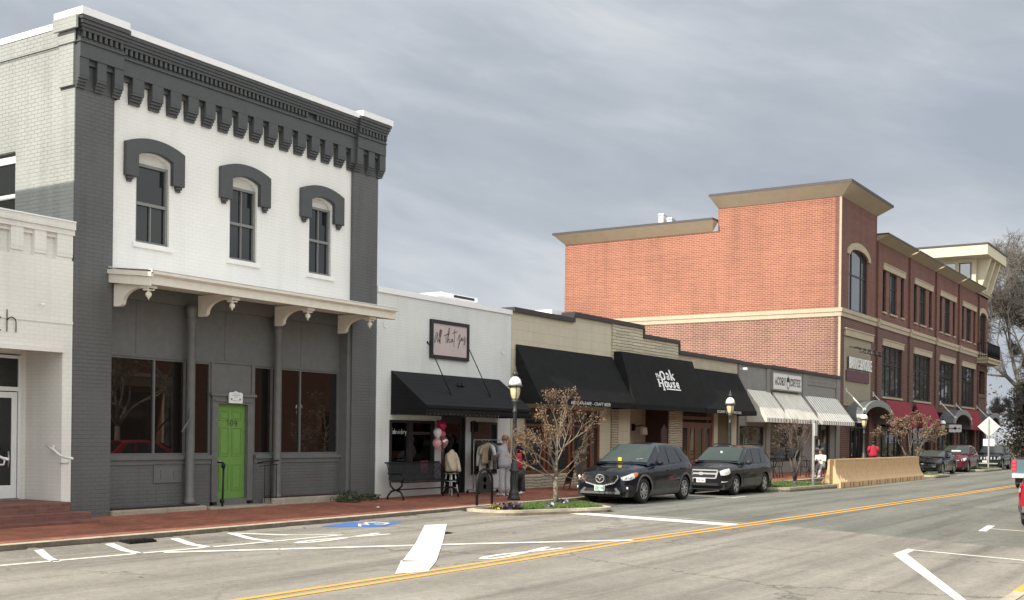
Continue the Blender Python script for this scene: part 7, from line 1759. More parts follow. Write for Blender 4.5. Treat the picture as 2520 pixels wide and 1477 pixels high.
# ---------------------------------------------------------------- tan traffic barrier
t = thing('traffic_barrier', 'long tan fluted traffic barrier with flared foot closing off the parking lane', 'barrier', (50, 13.7, .1))
bx0, bx1, by = 42.75, 55.3, 13.5; z0 = zr(48)
prof = [(-.36, 0), (-.36, .19), (-.34, .23), (-.25, .36), (-.18, .52), (-.135, .70), (-.12, .98), (-.12, 1.04)]
full = [(by+y, z0+z) for y, z in prof] + [(by-y, z0+z) for y, z in reversed(prof)]
m = MB(); m.prism(full, 'x', bx0+.02, bx1, smooth=False); m.build('body', X['barrier'], t)
m = MB(); x = bx0+.06; i = 0
while x < bx1-.05:                                   # flutes standing off the face
    rs = []
    for y, z in prof[2:]: rs.append([(x, by+y-.002, z0+z), (x+.012, by+y-.022, z0+z), (x+.075, by+y-.022, z0+z), (x+.088, by+y-.002, z0+z)])
    m.loft(rs, closed=False, cap=False, smooth=False)
    m.poly([(x+.012, by-.135, z0+1.0), (x+.075, by-.135, z0+1.0), (x+.0435, by-.135, z0+.94)]); x += .25
m.build('flute', X['barrier'], t)
m = MB(); m.box(bx0, bx1, by-.135, by+.135, z0+1.0, z0+1.065)
m.prism([(by-.36, z0), (by-.36, z0+.24), (by-.27, z0+.36), (by-.19, z0+.55), (by-.15, z0+.75), (by-.14, z0+1.06), (by+.14, z0+1.06), (by+.15, z0+.75), (by+.19, z0+.55), (by+.27, z0+.36), (by+.36, z0+.24), (by+.36, z0)], 'x', bx0-.04, bx0+.03)
m.box(bx0-.10, bx0-.04, by-.05, by+.05, z0, z0+1.06); m.build('cap_and_end', X['barrier'], t)
m = MB(); x = bx0+.35; k = 0
while x < bx1-.2: m.box(x, x+.10, by-.372, by-.36, z0, z0+.19); x += (.42 if k % 2 else .78); k += 1
for s in (-1, 1): m.box(bx0-.046, bx0-.04, by+s*.2-.1, by+s*.2+.1, z0+.02, z0+.17)
m.each('lift_slot', X['barrier_shade'], t)
# ---------------------------------------------------------------- cafe tables and chairs on the pavement
def iron_chair(label, x, y, yaw):
    z0 = zs(x, y); t = thing('cafe_chair', label, 'chair', (x, y, z0), 'black iron chairs outside the coffee shop')
    ca, sa = math.cos(yaw), math.sin(yaw)
    def Q(u, v, h): return (x+u*ca-v*sa, y+u*sa+v*ca, z0+h)
    m = MB(); m.loft([[Q(.21*math.cos(a), .2*math.sin(a), .44) for a in [i*math.pi/8 for i in range(16)]], [Q(.2*math.cos(a), .19*math.sin(a), .465) for a in [i*math.pi/8 for i in range(16)]]]); m.build('seat', X['black_iron'], t)
    m = MB(); m.tube([Q(-.19, .16, .45), Q(-.21, .2, .75), Q(-.12, .23, .92), Q(.12, .23, .92), Q(.21, .2, .75), Q(.19, .16, .45)], .016, 6)
    for u in (-.09, 0, .09): m.tube([Q(u, .17, .46), Q(u*.8, .23, .91)], .009, 5)
    m.build('backrest', X['black_iron'], t)
    for u, v in ((-.17, -.15), (.17, -.15), (-.17, .15), (.17, .15)): m = MB(); m.tube([Q(u, v, .45), Q(u*1.1, v*1.1, .22), Q(u*1.3, v*1.35, 0)], .013, 5); m.build('leg', X['black_iron'], t)
def iron_table(label, x, y, r=.38):
    z0 = zs(x, y); t = thing('cafe_table', label, 'table', (x, y, z0), 'black iron tables outside the coffee shop')
    m = MB(); m.lathe((x, y, z0+.70), [(.001, 0), (r, 0), (r+.01, .015), (r, .03), (.001, .03)], 20); m.build('tabletop', X['black_iron'], t)
    for i in range(4): a = math.pi/4+i*math.pi/2; m = MB(); m.tube([(x+.26*math.cos(a), y+.26*math.sin(a), z0+.70), (x+.12*math.cos(a), y+.12*math.sin(a), z0+.38), (x+.3*math.cos(a), y+.3*math.sin(a), z0)], .014, 5); m.build('leg', X['black_iron'], t)
iron_table('round black iron cafe table in front of the seated person in white', 49.6, 16.55); iron_table('round black iron cafe table behind the dark twiggy corner tree', 46.4, 17.2)
iron_chair('black iron chair facing the seated person across the cafe table', 48.7, 16.6, R(90)); iron_chair('black iron chair under the seated person in white', 50.5, 16.55, R(-90))
iron_chair('black iron chair on the near side of the table behind the twiggy tree', 45.5, 17.2, R(90)); iron_chair('black iron chair on the far side of the table behind the twiggy tree', 47.3, 17.3, R(-90))
tag((lambda m: (m.lathe((21.4, 18.62, zs(21.4, 18.6)), [(.001, 0), (.35, 0), (.001, .02)], 8), m)[1])(MB()).build('soil_patch', X['soil']), None, None)['kind'] = 'structure'
m = MB(); rng = random.Random(77)
for k in range(900):
    cx_, sp = rng.choice(((21.25, .35), (21.5, .3), (21.95, .25), (22.4, .15))); x = rng.gauss(cx_, sp*.5); y = rng.uniform(18.48, 18.82); h = rng.random()*(.26 if x < 21.75 else .14); z = zs(x, y)+h
    s = rng.uniform(.015, .035); d = Vector((rng.gauss(0,1), rng.gauss(0,1), rng.gauss(0,1)+.6)).normalized(); u = d.orthogonal().normalized()*s; v = d.cross(u); c = Vector((x, y, z)); m.poly([c-u, c+v*.6, c+u, c-v*.6])
weedm = leafmat('weedy green leaves', (0.02, 0.035, 0.012), (0.07, 0.10, 0.03))
tag(m.build('weed_clump', weedm), 'low clump of green weeds at the foot of the right grey pilaster', 'weeds')
# small paper litter
m = MB(); m.ball((20.6, 17.0, zs(20.6, 17)+.02), .05, .04, .02, 8, 5); tag(m.build('paper_scrap', X['sign_white']), 'tiny white paper scrap on the brick pavement right of the green door', 'litter')
# ---------------------------------------------------------------- people
skin = plain('skin', (0.48, 0.27, 0.19), 0.55, var=.05); skin_dark = plain('dark skin', (0.10, 0.055, 0.04), 0.55, var=.05)
def person(label, joints, head, hair, clothes, skinmat, loc, yaw, sc=1.0):
    """joints: dict of 3-D points; the body is one skinned surface; clothing and hair are lofted children"""
    root = thing('person', label, 'person', (0, 0, 0))
    J = {k: Vector(v) for k, v in joints.items()}
    verts, edges, rad = [], [], []
    idx = {}
    def vert(n, p, r): idx[n] = len(verts); verts.append(p); rad.append(r)
    def edge(a, b): edges.append((idx[a], idx[b]))
    vert('pelvis', J['pelvis'], (.135, .10)); vert('waist', J['waist'], (.115, .085)); vert('chest', J['chest'], (.14, .10)); vert('neckb', J['neckb'], (.06, .06)); vert('neck', J['neck'], (.05, .05)); vert('head', J['head'], (.072, .08)); vert('crown', J['crown'], (.06, .07))
    for a, b in (('pelvis', 'waist'), ('waist', 'chest'), ('chest', 'neckb'), ('neckb', 'neck'), ('neck', 'head'), ('head', 'crown')): edge(a, b)
    f = Vector(head['face']).normalized()
    vert('nose', J['head'] + f*.095 + Vector((0, 0, -.005)), (.016, .016)); edge('head', 'nose')
    vert('chin', J['head'] + f*.06 + Vector((0, 0, -.085)), (.035, .035)); edge('head', 'chin')
    for s in ('l', 'r'):
        vert('sh'+s, J['sh'+s], (.062, .058)); vert('el'+s, J['el'+s], (.042, .042)); vert('wr'+s, J['wr'+s], (.028, .030)); edge('chest', 'sh'+s); edge('sh'+s, 'el'+s); edge('el'+s, 'wr'+s)
        d = (J['wr'+s]-J['el'+s]).normalized(); pp = J['wr'+s] + d*.075
        vert('pa'+s, pp, (.036, .018)); edge('wr'+s, 'pa'+s)
        side = d.cross(Vector((0, 0, 1))); side = side.normalized() if side.length > .2 else Vector((0, 1, 0)); curl = side.cross(d).normalized()
        for i, (off, ln) in enumerate(((-.03, .062), (-.01, .072), (.01, .068), (.03, .052))):
            k = 'f%d%s' % (i, s); vert(k, pp + side*off + d*.03, (.0085, .0085)); vert(k+'b', pp + side*off*1.1 + d*(.03+ln*.55) - curl*.012, (.0075, .0075)); vert(k+'c', pp + side*off*1.1 + d*(.03+ln*.9) - curl*.035, (.006, .006)); edge('pa'+s, k); edge(k, k+'b'); edge(k+'b', k+'c')
        vert('th'+s, pp - side*.038 - d*.03, (.010, .010)); vert('thb'+s, pp - side*.055 + d*.012 - curl*.015, (.008, .008)); edge('wr'+s, 'th'+s); edge('th'+s, 'thb'+s)
        vert('hip'+s, J['hip'+s], (.088, .09)); vert('kn'+s, J['kn'+s], (.055, .055)); vert('an'+s, J['an'+s], (.036, .036)); vert('to'+s, J['to'+s], (.035, .025)); edge('pelvis', 'hip'+s); edge('hip'+s, 'kn'+s); edge('kn'+s, 'an'+s); edge('an'+s, 'to'+s)
    me = bpy.data.meshes.new('body'); me.from_pydata([tuple(v) for v in verts], edges, []); o = bpy.data.objects.new('body', me); COL.objects.link(o); o.parent = root
    o.modifiers.new('skin', 'SKIN')
    sv = me.skin_vertices[0].data
    for i, r in enumerate(rad): sv[i].radius = r; sv[i].use_root = (i == 0)
    su = o.modifiers.new('subsurf', 'SUBSURF'); su.levels = 1; su.render_levels = 2
    me.materials.append(skinmat)
    dg = bpy.context.evaluated_depsgraph_get(); ev = o.evaluated_get(dg); m2 = bpy.data.meshes.new_from_object(ev); m2.materials.clear(); m2.materials.append(skinmat)
    for p in m2.polygons: p.use_smooth = True
    o.modifiers.clear(); o.data = m2; bpy.data.meshes.remove(me)
    for nm, mat, rings, par in clothes:
        mb = MB()
        for rs in rings: mb.loft(rs)
        mb.build(nm, mat, root)
    if hair:
        mb = MB()
        for rs in hair[1]: mb.loft(rs)
        mb.build('hair', hair[0], root)
    mb = MB()                                     # simple facial features
    sd = f.cross(Vector((0, 0, 1))).normalized()
    for s in (-1, 1): c = J['head'] + f*.078 + sd*s*.032 + Vector((0, 0, .018)); mb.ball(c, .010, .010, .007, 6, 4)
    c = J['head'] + f*.085 + Vector((0, 0, -.052)); mb.obox(c, sd*.022, f*.004, Vector((0, 0, .005))); mb.build('face_features', X['letter_dark'], root)
    root.location = loc; root.rotation_euler = (0, 0, yaw); root.scale = (sc, sc, sc)
    return root
def ringat(c, ax, rx, ry, n=12):
    """ellipse round centre c, across direction ax"""
    ax = Vector(ax).normalized(); u = ax.orthogonal().normalized() if abs(ax.z) < .9 else Vector((1, 0, 0)); u = (u - ax*u.dot(ax)).normalized(); w = ax.cross(u)
    return [tuple(Vector(c) + u*rx*math.cos(2*math.pi*i/n) + w*ry*math.sin(2*math.pi*i/n)) for i in range(n)]
def limb(pts, rs, seed=0, amt=.004):
    pts = [Vector(p) for p in pts]; out = []
    for i, p in enumerate(pts):
        d = pts[min(i+1, len(pts)-1)] - pts[max(i-1, 0)]; r = rs[i]; r = r if isinstance(r, tuple) else (r, r); out.append(ringat(p, d, r[0], r[1]))
    return wrinkle(out, amt, seed)
# local frame of a standing figure: +Y is the way it faces, Z up
STAND = dict(pelvis=(0, 0, .93), waist=(0, .01, 1.08), chest=(0, .0, 1.28), neckb=(0, -.01, 1.40), neck=(0, .0, 1.46), head=(0, .02, 1.555), crown=(0, .0, 1.62),
    shl=(-.165, 0, 1.36), ell=(-.22, .06, 1.12), wrl=(-.16, .26, 1.02), shr=(.165, 0, 1.36), elr=(.23, .05, 1.11), wrr=(.17, .24, 1.0),
    hipl=(-.09, 0, .88), knl=(-.10, .03, .48), anl=(-.10, 0, .09), tol=(-.11, .15, .04), hipr=(.09, 0, .88), knr=(.10, .02, .48), anr=(.10, -.02, .09), tor=(.12, .13, .04))
def shoes(J, mat, nm='shoe'):
    out = []
    for s in ('l', 'r'):
        a, t_ = Vector(J['an'+s]), Vector(J['to'+s]); d = (t_-a); d.z = 0; d = d.normalized(); sd = Vector((-d.y, d.x, 0)); rs = []
        for f_, w_, h_ in ((-.07, .03, .07), (-.05, .045, .11), (.03, .048, .11), (.10, .052, .075), (.17, .045, .055), (.205, .02, .03)):
            c = Vector((a.x, a.y, .0)) + d*f_; rs.append([tuple(c + sd*w_*math.cos(an) + Vector((0, 0, h_*.5+h_*.5*math.sin(an)))) for an in [k*math.pi/5 for k in range(10)]])
        out.append(rs)
    return ('shoes', mat, out, None)
J = dict(STAND)
grey_knit = plain('pale grey blue knit', (0.34, 0.345, 0.38), .9, var=.08, bmp=.25); grey_pant = plain('pale grey cotton', (0.40, 0.40, 0.41), .9, var=.06, bmp=.2)
def trousers(J, mat, flare=.075):
    return ('trousers', mat, [limb([(0, 0, .68+.2), (0, 0, .93), (0, .0, 1.05)], [(.18, .125), (.17, .12), (.145, .105)], 1)] + [limb([(J['hip'+s][0], J['hip'+s][1], .9), (lerp(J['hip'+s][0], J['kn'+s][0], .6), lerp(J['hip'+s][1], J['kn'+s][1], .6), .64), J['kn'+s], (lerp(J['kn'+s][0], J['an'+s][0], .6), lerp(J['kn'+s][1], J['an'+s][1], .6), .25), (J['an'+s][0], J['an'+s][1], .07)], [.105, .095, .08, flare, flare+.005], 3) for s in ('l', 'r')], None)
def sweater(J, mat, hem=.80, loose=1.0, longsleeve=True, seed=4):
    body = limb([(0, .0, hem), (0, 0, hem+.1), (0, .0, 1.08), (0, 0, 1.28), (0, -.005, 1.37), (0, -.01, 1.43)], [(.215*loose, .155*loose), (.22*loose, .16*loose), (.20*loose, .145*loose), (.205, .135), (.15, .10), (.075, .07)], seed, .006)
    arms = []
    for s in ('l', 'r'):
        pts = [tuple(Vector(J['sh'+s])*1.0 + Vector((.0, 0, .0))), tuple(lerp(Vector(J['sh'+s]), Vector(J['el'+s]), .5)), J['el'+s], tuple(lerp(Vector(J['el'+s]), Vector(J['wr'+s]), .6)), J['wr'+s]]
        rr = [.085, .08, .075, .065, .05]
        if not longsleeve: pts, rr = pts[:3], [.09, .088, .085]
        arms.append(limb(pts, rr, seed+2, .005))
    return ('sweater' if longsleeve else 'shirt', mat, [body] + arms, None)
blonde = plain('dark blonde hair', (0.26, 0.14, 0.07), .6, var=.3, scale=25); 
def cap_hair(J, ext=.0): 
    h = Vector(J['head']); return [ell((h.x, h.y-.02), .086, .098, h.z-.02, 12), ell((h.x, h.y-.02), .095, .108, h.z+.03, 12), ell((h.x, h.y-.02), .085, .10, h.z+.08, 12), ell((h.x, h.y-.02), .05, .06, h.z+.115, 12), ell((h.x, h.y-.02), .008, .01, h.z+.125, 12)]
pony = limb([(0, -.09, 1.62), (0, -.14, 1.60), (0, -.15, 1.48), (.01, -.15, 1.34), (.015, -.15, 1.18)], [.03, .04, .05, .045, .015], 9)
w1 = person('woman in pale grey sweater with long ponytail, back to the street at the rack', J, dict(face=(0, 1, 0)), (blonde, [cap_hair(J), pony]),
    [trousers(J, grey_pant, .085), sweater(J, grey_knit, .78, 1.12), shoes(J, X['sign_white'])], skin, (26.72, 17.55, zs(26.7, 17.6)), R(-8))
J2 = dict(STAND); J2.update(ell=(-.2, .12, 1.12), wrl=(-.12, .30, 1.08), elr=(.22, .1, 1.10), wrr=(.20, .22, .93), knl=(-.11, .05, .48), anl=(-.13, .04, .09), tol=(-.16, .18, .04))
yellow_hair = plain('blonde hair', (0.42, 0.28, 0.12), .6, var=.3, scale=25)
longh = limb([(0, -.03, 1.64), (0, -.06, 1.54), (0, -.09, 1.42), (.0, -.12, 1.26), (0, -.12, 1.12)], [(.09, .09), (.105, .09), (.115, .07), (.11, .05), (.06, .03)], 11)
w2 = person('blonde woman in black top and dark grey trousers half hidden behind the nearest street lamp', J2, dict(face=(0, 1, 0)), (yellow_hair, [cap_hair(J2), longh]),
    [trousers(J2, plain('dark grey denim', (0.055, 0.06, 0.065), .9), .08), sweater(J2, plain('black knit', (0.013, 0.013, 0.015), .9, bmp=.2), .86, 1.0), shoes(J2, X['sign_white'])], skin, (27.80, 17.72, zs(27.8, 17.7)), R(75))
# red bag on her arm, black bag below
m = MB(); m.loft(wrinkle([ell((27.42, 17.56), .17, .05, .95, 12), ell((27.42, 17.56), .19, .07, 1.05, 12), ell((27.42, 17.56), .17, .06, 1.35, 12), ell((27.42, 17.56), .15, .03, 1.42, 12)], .006, 8)); m.tube([(27.32, 17.56, 1.4), (27.38, 17.57, 1.52), (27.5, 17.57, 1.52), (27.54, 17.56, 1.4)], .01, 5)
tag(m.build('red_bag', plain('red leather', (0.40, 0.015, 0.02), .5)), 'bright red bag hanging between the two women at the rack', 'bag')
m = MB(); m.loft(wrinkle([ell((27.42, 17.52), .13, .05, .66, 12), ell((27.42, 17.52), .17, .08, .76, 12), ell((27.42, 17.52), .15, .06, .95, 12)], .006, 18)); m.tube([(27.33, 17.52, .94), (27.4, 17.53, 1.06), (27.5, 17.52, .94)], .008, 5)
tag(m.build('black_bag', X['blackplastic']), 'black bag hanging under the red bag between the two women', 'bag')
redshirt = plain('crimson jersey', (0.34, 0.014, 0.035), .85, var=.06, bmp=.15)
J3 = dict(STAND); J3.update(shl=(-.2, 0, 1.36), shr=(.2, 0, 1.36), ell=(-.30, -.02, 1.10), wrl=(-.27, .1, .88), elr=(.30, -.02, 1.10), wrr=(.27, .1, .88))
person('person in a crimson jersey seen from behind over the tan barrier', J3, dict(face=(.2, 1, 0)), (plain('black hair', (0.012, 0.010, 0.010), .6), [cap_hair(J3)]),
    [trousers(J3, X['blackplastic'], .08), sweater(J3, redshirt, .80, 1.25, False), shoes(J3, X['blackplastic'])], skin_dark, (61.6, 17.25, zs(61, 17.2)), R(-50), .93)
SIT = dict(pelvis=(0, 0, .50), waist=(0, .02, .66), chest=(0, .06, .86), neckb=(0, .06, .98), neck=(0, .08, 1.04), head=(0, .12, 1.13), crown=(0, .10, 1.20),
    shl=(-.165, .05, .94), ell=(-.2, .15, .72), wrl=(-.10, .36, .76), shr=(.165, .05, .94), elr=(.2, .15, .72), wrr=(.10, .36, .77),
    hipl=(-.09, 0, .49), knl=(-.10, .42, .50), anl=(-.10, .55, .10), tol=(-.10, .70, .05), hipr=(.09, 0, .49), knr=(.11, .42, .50), anr=(.12, .40, .10), tor=(.12, .55, .05))
whitetop = plain('white cotton top', (0.70, 0.68, 0.62), .9, var=.05, bmp=.15)
sit_cl = [('top', whitetop, [limb([(0, 0, .46), (0, .02, .62), (0, .05, .82), (0, .06, .93), (0, .06, .99)], [(.18, .14), (.17, .13), (.18, .125), (.15, .10), (.07, .065)], 21, .005)] + [limb([SIT['sh'+s], SIT['el'+s], SIT['wr'+s]], [.075, .065, .05], 22) for s in 'lr'], None),
    ('trousers', plain('pale grey trousers', (0.42, 0.43, 0.46), .9), [limb([SIT['hip'+s], SIT['kn'+s], SIT['an'+s]], [.10, .08, .065], 23) for s in 'lr'], None), shoes(SIT, X['sign_white'])]
brown = plain('brown hair', (0.07, 0.04, 0.025), .6, var=.3, scale=25)
person('person in white top sitting at the cafe table beside the barrier end', SIT, dict(face=(0, 1, -.2)), (brown, [cap_hair(SIT), limb([(0, .02, 1.2), (0, .02, 1.1), (0, -.0, .95)], [(.1, .09), (.11, .08), (.09, .05)], 24)]), sit_cl, skin, (50.3, 16.35, zs(50, 16.4)-.0), R(90))

# ---------------------------------------------------------------- trees
def grow(mb, p, d, r, L, depth, rng, out, spread=.55, mi=0, n=6, up_=.15, seg=3, minr=.004, kids=(2, 3), shrink=.68, rsh=.62):
    pts, rs = [p], [r]; q = Vector(p); dd = Vector(d).normalized()
    for i in range(seg):
        dd = (dd + Vector((rng.gauss(0, .13), rng.gauss(0, .13), rng.gauss(0, .10)+up_*.12))).normalized(); q = q + dd*L/seg; pts.append(tuple(q)); rs.append(max(minr, r*(1-.32*(i+1)/seg)))
    mb.tube(pts, rs, max(3, n), mi, cap=False)
    if depth <= 2: out.append((Vector(pts[len(pts)//2]), dd, depth))
    out.append((q, dd, depth))
    if depth == 0: return
    for k in range(rng.randint(*kids)):
        ax = dd.orthogonal().normalized(); ax.rotate(Matrix.Rotation(rng.uniform(0, 6.283), 3, dd)); an = rng.uniform(.35, 1.0)*spread*(1.25 if k else .6)
        nd_ = (dd*math.cos(an) + ax*math.sin(an) + Vector((0, 0, up_*.5))).normalized()
        st = Vector(pts[-1]) if k == 0 or rng.random() < .5 else Vector(pts[rng.randint(max(1, seg-1), seg)-0 if seg > 1 else 1])
        grow(mb, tuple(st), nd_, max(minr, r*rsh*rng.uniform(.8, 1.05)), L*shrink*rng.uniform(.75, 1.15), depth-1, rng, out, spread, mi, n-1, up_, max(2, seg-0), minr, kids, shrink, rsh)
def leaves(mb, spots, n, spread, size, rng, mi=0):
    for _ in range(n):
        c, d, dep = rng.choice(spots); c = c + Vector((rng.gauss(0, spread), rng.gauss(0, spread), rng.gauss(0, spread)*.9)); s = size*rng.uniform(.5, 1.25)
        nrm = Vector((rng.gauss(0, 1), rng.gauss(0, 1), rng.gauss(0, 1))).normalized(); u = nrm.orthogonal().normalized(); u.rotate(Matrix.Rotation(rng.uniform(0, 6.28), 3, nrm)); v = nrm.cross(u)
        mb.poly([c-u*s, c+v*s*.5+nrm*s*.2, c+u*s, c-v*s*.5+nrm*s*.2], mi)
def street_tree(label, x, y, z, base, limbs, leafmat_, nleaf, lsize, bark, seed, depth=4, group='small street trees with dry leaves'):
    rng = random.Random(seed); t = thing('street_tree', label, 'tree', (x, y, z), group)
    tr, cr = MB(), MB(); ends = []
    for pts, rs in base: tr.tube([(x+a, y+b_, z+c) for a, b_, c in pts], rs, 9)
    for (a, b_, c), d, r, L in limbs: 
        o = []; m_ = MB(); grow(m_, (x+a, y+b_, z+c), d, r, L, depth, rng, o, .6, 0, 6, .25)
        tr.v, tr.f, tr.m, tr.sm = (lambda k: (tr.v+m_.v, tr.f+[tuple(i+k for i in f) for f in m_.f], tr.m+m_.m, tr.sm+m_.sm))(len(tr.v)); ends += o
    tr.build('trunk', X[bark], t)
    ends = [e for e in ends if e[2] <= 2]
    leaves(cr, ends, nleaf, .045, lsize, rng); cr.build('crown', X[leafmat_], t)
    return t
zb = zr(25.7)+.12
street_tree('small street tree with curled brown leaves in the nearest kerbed bed', 25.62, 15.25, zb,
    [([(0, 0, -.05), (-.015, 0, .25), (-.03, 0, .55), (0, 0, .68)], [.085, .066, .058, .052]), ([(0, 0, .66), (.03, .02, .95), (.02, 0, 1.35), (.08, .02, 1.8)], [.046, .04, .032, .024])],
    [((0, 0, .64), (-1.0, .15, .28), .022, .75), ((0, 0, .70), (1.0, .1, .45), .02, .7), ((0, 0, .62), (-.9, .1, .55), .026, .72), ((0, 0, .72), (-.7, -.3, .9), .026, .7), ((0, 0, .60), (.95, -.1, .22), .018, .62), ((.03, .0, .9), (-.45, .35, .9), .024, .62), ((.03, .02, 1.0), (.85, .2, .6), .024, .68), ((.02, 0, 1.35), (-.5, .1, .9), .022, .6), ((.02, 0, 1.3), (.75, -.25, .65), .022, .66), ((.08, .02, 1.8), (-.15, 0, 1), .018, .5), ((.08, .02, 1.78), (.55, .1, .9), .02, .58), ((.06, 0, 1.6), (.8, .2, .5), .018, .6), ((0, 0, .8), (-.85, .2, .7), .022, .66), ((.02, 0, 1.2), (-.8, -.2, .6), .02, .6)],
    'leaf_dry', 2500, .034, 'bark', 21, 3)
zb = zr(42)+.12
street_tree('dark twiggy multi stemmed street tree beside the slim steel post', 41.0, 14.3, zb,
    [([(0, 0, -.05), (-.02, 0, .18)], [.12, .09])] + [([(0, 0, .1), (dx*.4, dy*.4, .45), (dx, dy, 1.0)], [.045, .036, .026]) for dx, dy in ((-.25, .1), (.15, -.12), (-.05, .05), (.3, .1), (.02, -.2), (-.42, -.1))],
    [((dx, dy, 1.0), (dx*1.3+ex, dy, 1.1), .022, .62) for dx, dy, ex in ((-.25, .1, -.2), (-.25, .1, -.8), (.15, -.12, .3), (-.05, .05, 0), (.3, .1, .8), (.3, .1, 1.3), (.02, -.2, .1), (-.42, -.1, -.5), (-.42, -.1, -1.2))], 'leaf_red', 1000, .028, 'bark_dark', 33, 3)
zb = zr(58)+.12
street_tree('wide rounded street tree full of tan leaves behind the tan barrier', 59.0, 14.6, zb,
    [([(0, 0, -.05), (0, 0, .5)], [.10, .08])] + [([(0, 0, .4), (dx*.5, dy*.5, .8), (dx, dy, 1.2)], [.055, .045, .035]) for dx, dy in ((-.5, .2), (.5, -.2), (0, .1), (-.2, -.4), (.2, .5))],
    [((dx, dy, 1.2), (dx*1.4+ex, dy*1.2, .9), .03, .85) for dx, dy, ex in ((-.5, .2, -.2), (-.5, .2, -.9), (.5, -.2, .3), (.5, -.2, 1.0), (0, .1, 0), (0, .1, .3), (-.2, -.4, 0), (.2, .5, .1), (-.2, -.4, -1.4), (.2, .5, 1.4))], 'leaf_tan', 4200, .05, 'bark_dark', 45, 3)
# dark clipped shrubs by the far bed
def shrub(label, x, y, z, rx, ry, rz, n, size, mat, seed, name='shrub', cat='shrub', group=None):
    rng = random.Random(seed); t = thing(name, label, cat, (x, y, z), group); tr, cr = MB(), MB(); spots = []
    for i in range(7):
        a = rng.uniform(0, 6.28); q = (x+rx*.6*math.cos(a), y+ry*.6*math.sin(a), z+rz*rng.uniform(.8, 1.4)); tr.tube([(x, y, z), ((x+q[0])/2, (y+q[1])/2, z+rz*.6), q], [.03, .02, .01], 4)
    tr.build('stem', X['bark_dark'], t)
    for _ in range(140):
        v = Vector((rng.gauss(0, 1), rng.gauss(0, 1), rng.gauss(0, 1))).normalized()*rng.random()**.35; spots.append((Vector((x+v.x*rx, y+v.y*ry, z+rz+v.z*rz)), v, 0))
    leaves(cr, spots, n, min(rx, rz)*.12, size, rng); cr.build('crown', X[mat], t)
shrub('dark rounded evergreen shrub between the maroon crossover and the off-roader', 75.6, 16.3, .2, .9, .8, .75, 900, .07, 'leaf_green', 5)
shrub('dark low shrub at the foot of the tan leaved tree by the black coupe', 60.4, 15.3, .2, .9, .7, .5, 700, .06, 'leaf_red', 6)
# big bare trees and evergreens beyond the end of the block
def bare_tree(label, x, y, H_, r, seed, depth=6, mat='bark_far', lean=(0, 0), first=.28, twig=.012, n0=4, group='bare trees beyond the end of the street'):
    rng = random.Random(seed); t = thing('bare_tree', label, 'tree', (x, y, 0), group); tr, cr = MB(), MB(); o = []
    q = [(x, y, -.2), (x+lean[0]*.3, y+lean[1]*.3, H_*first*.5), (x+lean[0], y+lean[1], H_*first)]; tr.tube(q, [r*1.3, r, r*.85], 9)
    for k in range(n0):
        a = k*2*math.pi/n0 + rng.uniform(-.5, .5); o2 = []; m_ = MB()
        grow(m_, q[-1], (math.cos(a)*.75, math.sin(a)*.75, 1.0), r*.62, H_*.24, depth, rng, o2, .75, 0, 7, .12, 3, twig, (2, 3), .76, .62); o += o2
        k0 = len(tr.v); tr.v += m_.v; tr.f += [tuple(i+k0 for i in f) for f in m_.f]; tr.m += m_.m; tr.sm += m_.sm
    tr.build('trunk', X[mat], t)
    for c, d, dep in o:                                   # fine twig sprays
        if dep > 1: continue
        for _ in range(7):
            e = c + Vector((rng.gauss(0, 1), rng.gauss(0, 1), rng.gauss(.2, 1))).normalized()*rng.uniform(.4, 1.1)*H_/18; cr.tube([c, (c+e)/2+Vector((rng.gauss(0, .05), 0, rng.gauss(0, .05))), e], [twig*.9, twig*.7, twig*.5], 3, cap=False)
    cr.build('crown', X[mat], t)
bare_tree('tall bare tree with a thick leaning trunk, tallest at the right edge', 126, 9.0, 15.5, .55, 7, 6, 'bark_far', (2.0, -1.0), .40, .016, 5)
bare_tree('bare pale twigged tree just beyond the balcony of the brick block', 116, 18.2, 19, .36, 9, 6, 'bark_far', (0, 0), .3, .018, 5)
bare_tree('bare twiggy tree low behind the far sign, right of the brick block', 130, 16.0, 22, .4, 15, 6, 'bark_far', (.5, 0), .25, .02, 5)
bare_tree('distant bare tree top showing over the roof of the cream restaurant', 74.5, 48, 10.0, .18, 12, 4, 'bark_far', (0, 0), .45, .018, 4)
bare_tree('broad bare grey twigged tree between the tall tree and the brick block', 121, 13.2, 14.5, .4, 23, 6, 'bark_far', (0, 0), .3, .016, 5)
bare_tree('low bare twiggy tree filling the gap right of the loggia', 113, 16.4, 7.5, .2, 51, 5, 'bark_far', (0, 0), .3, .016, 5)
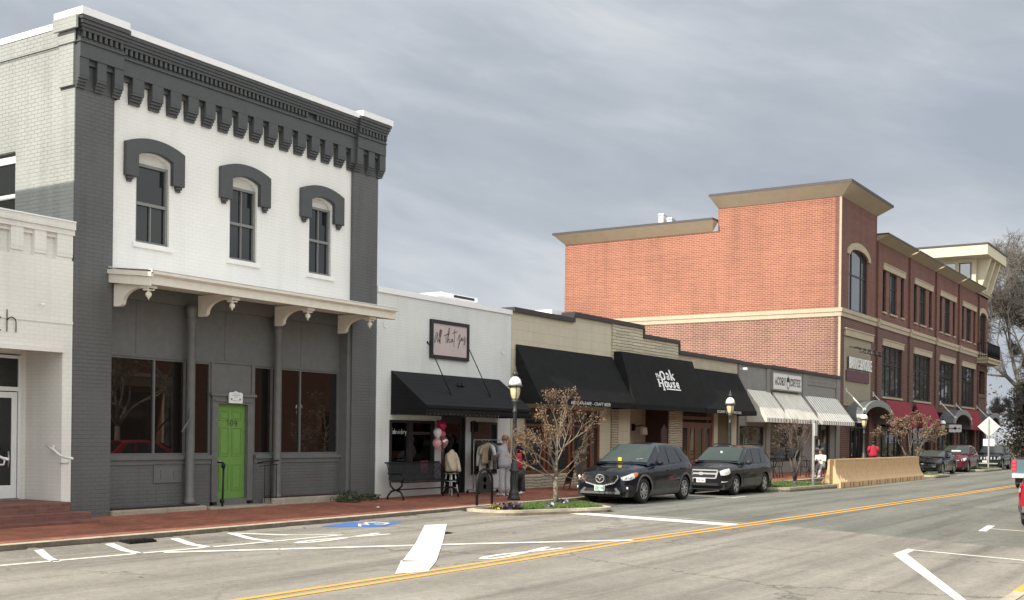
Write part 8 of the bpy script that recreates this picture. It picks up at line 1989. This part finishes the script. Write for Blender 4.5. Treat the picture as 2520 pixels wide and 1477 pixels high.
for i, (x, y, H_, rr, lab) in enumerate(((124, 12.2, 8.5, 2.8, 'dark evergreen tree with drooping dense crown at the right edge'), (114, 18.0, 7.5, 2.2, 'dark evergreen tree just right of the loggia of the brick block'), (136, 16, 10, 4.0, 'farthest dark evergreen tree behind the lantern post'))):
    rng = random.Random(60+i); t = thing('evergreen_tree', lab, 'tree', (x, y, 0), 'evergreens beyond the end of the street'); tr, cr = MB(), MB(); tr.tube([(x, y, -.2), (x+.2, y, H_*.5), (x, y, H_*.95)], [.35, .25, .05], 8); spots = []
    for _ in range(260):
        h = rng.random()**.8; a = rng.uniform(0, 6.28); rad = rr*(1-h)**.6*(.35+.65*rng.random()**.5)*(0.75+.25*math.sin(a*3+i)); spots.append((Vector((x+rad*math.cos(a), y+rad*math.sin(a), .8+h*(H_-.8))), Vector((0, 0, 1)), 0))
    for s_ in spots[:80]: tr.tube([(x, y, max(.5, s_[0].z-.6)), s_[0]], [.05, .015], 4, cap=False)
    tr.build('trunk', X['bark_dark'], t); leaves(cr, spots, 5200, .42, .16, rng); cr.build('crown', X['leaf_olive'], t)
rng = random.Random(99); m = MB(); spots = [(Vector((rng.uniform(119, 170), rng.uniform(3, 40), rng.random()**1.7*7.0)), Vector((0, 0, 1)), 0) for _ in range(800)]
leaves(m, spots, 12000, .6, .2, rng); tag(m.build('distant_undergrowth', X['leaf_olive']), 'brown olive undergrowth massed behind the far parked cars', 'undergrowth', kind='stuff')
shrub('trimmed brown green hedge behind the street name sign', 108, 14.6, 0, 2.5, 1.2, .8, 1600, .12, 'leaf_olive', 71, 'hedge', 'hedge')
# trees on the near pavement, seen only in the storefront glass
bare_tree('pruned street tree across the road, mirrored in the left shop window', 29.2, 1.4, 5.0, .12, 31, 3, 'bark', (0, 0), .42, .012, 6, group='trees mirrored in the shop glass')
bare_tree('dark slim tree across the road, mirrored beside the first iron column', 31.8, 1.2, 5.2, .15, 35, 2, 'bark_dark', (0, 0), .75, .012, 3, group='trees mirrored in the shop glass')
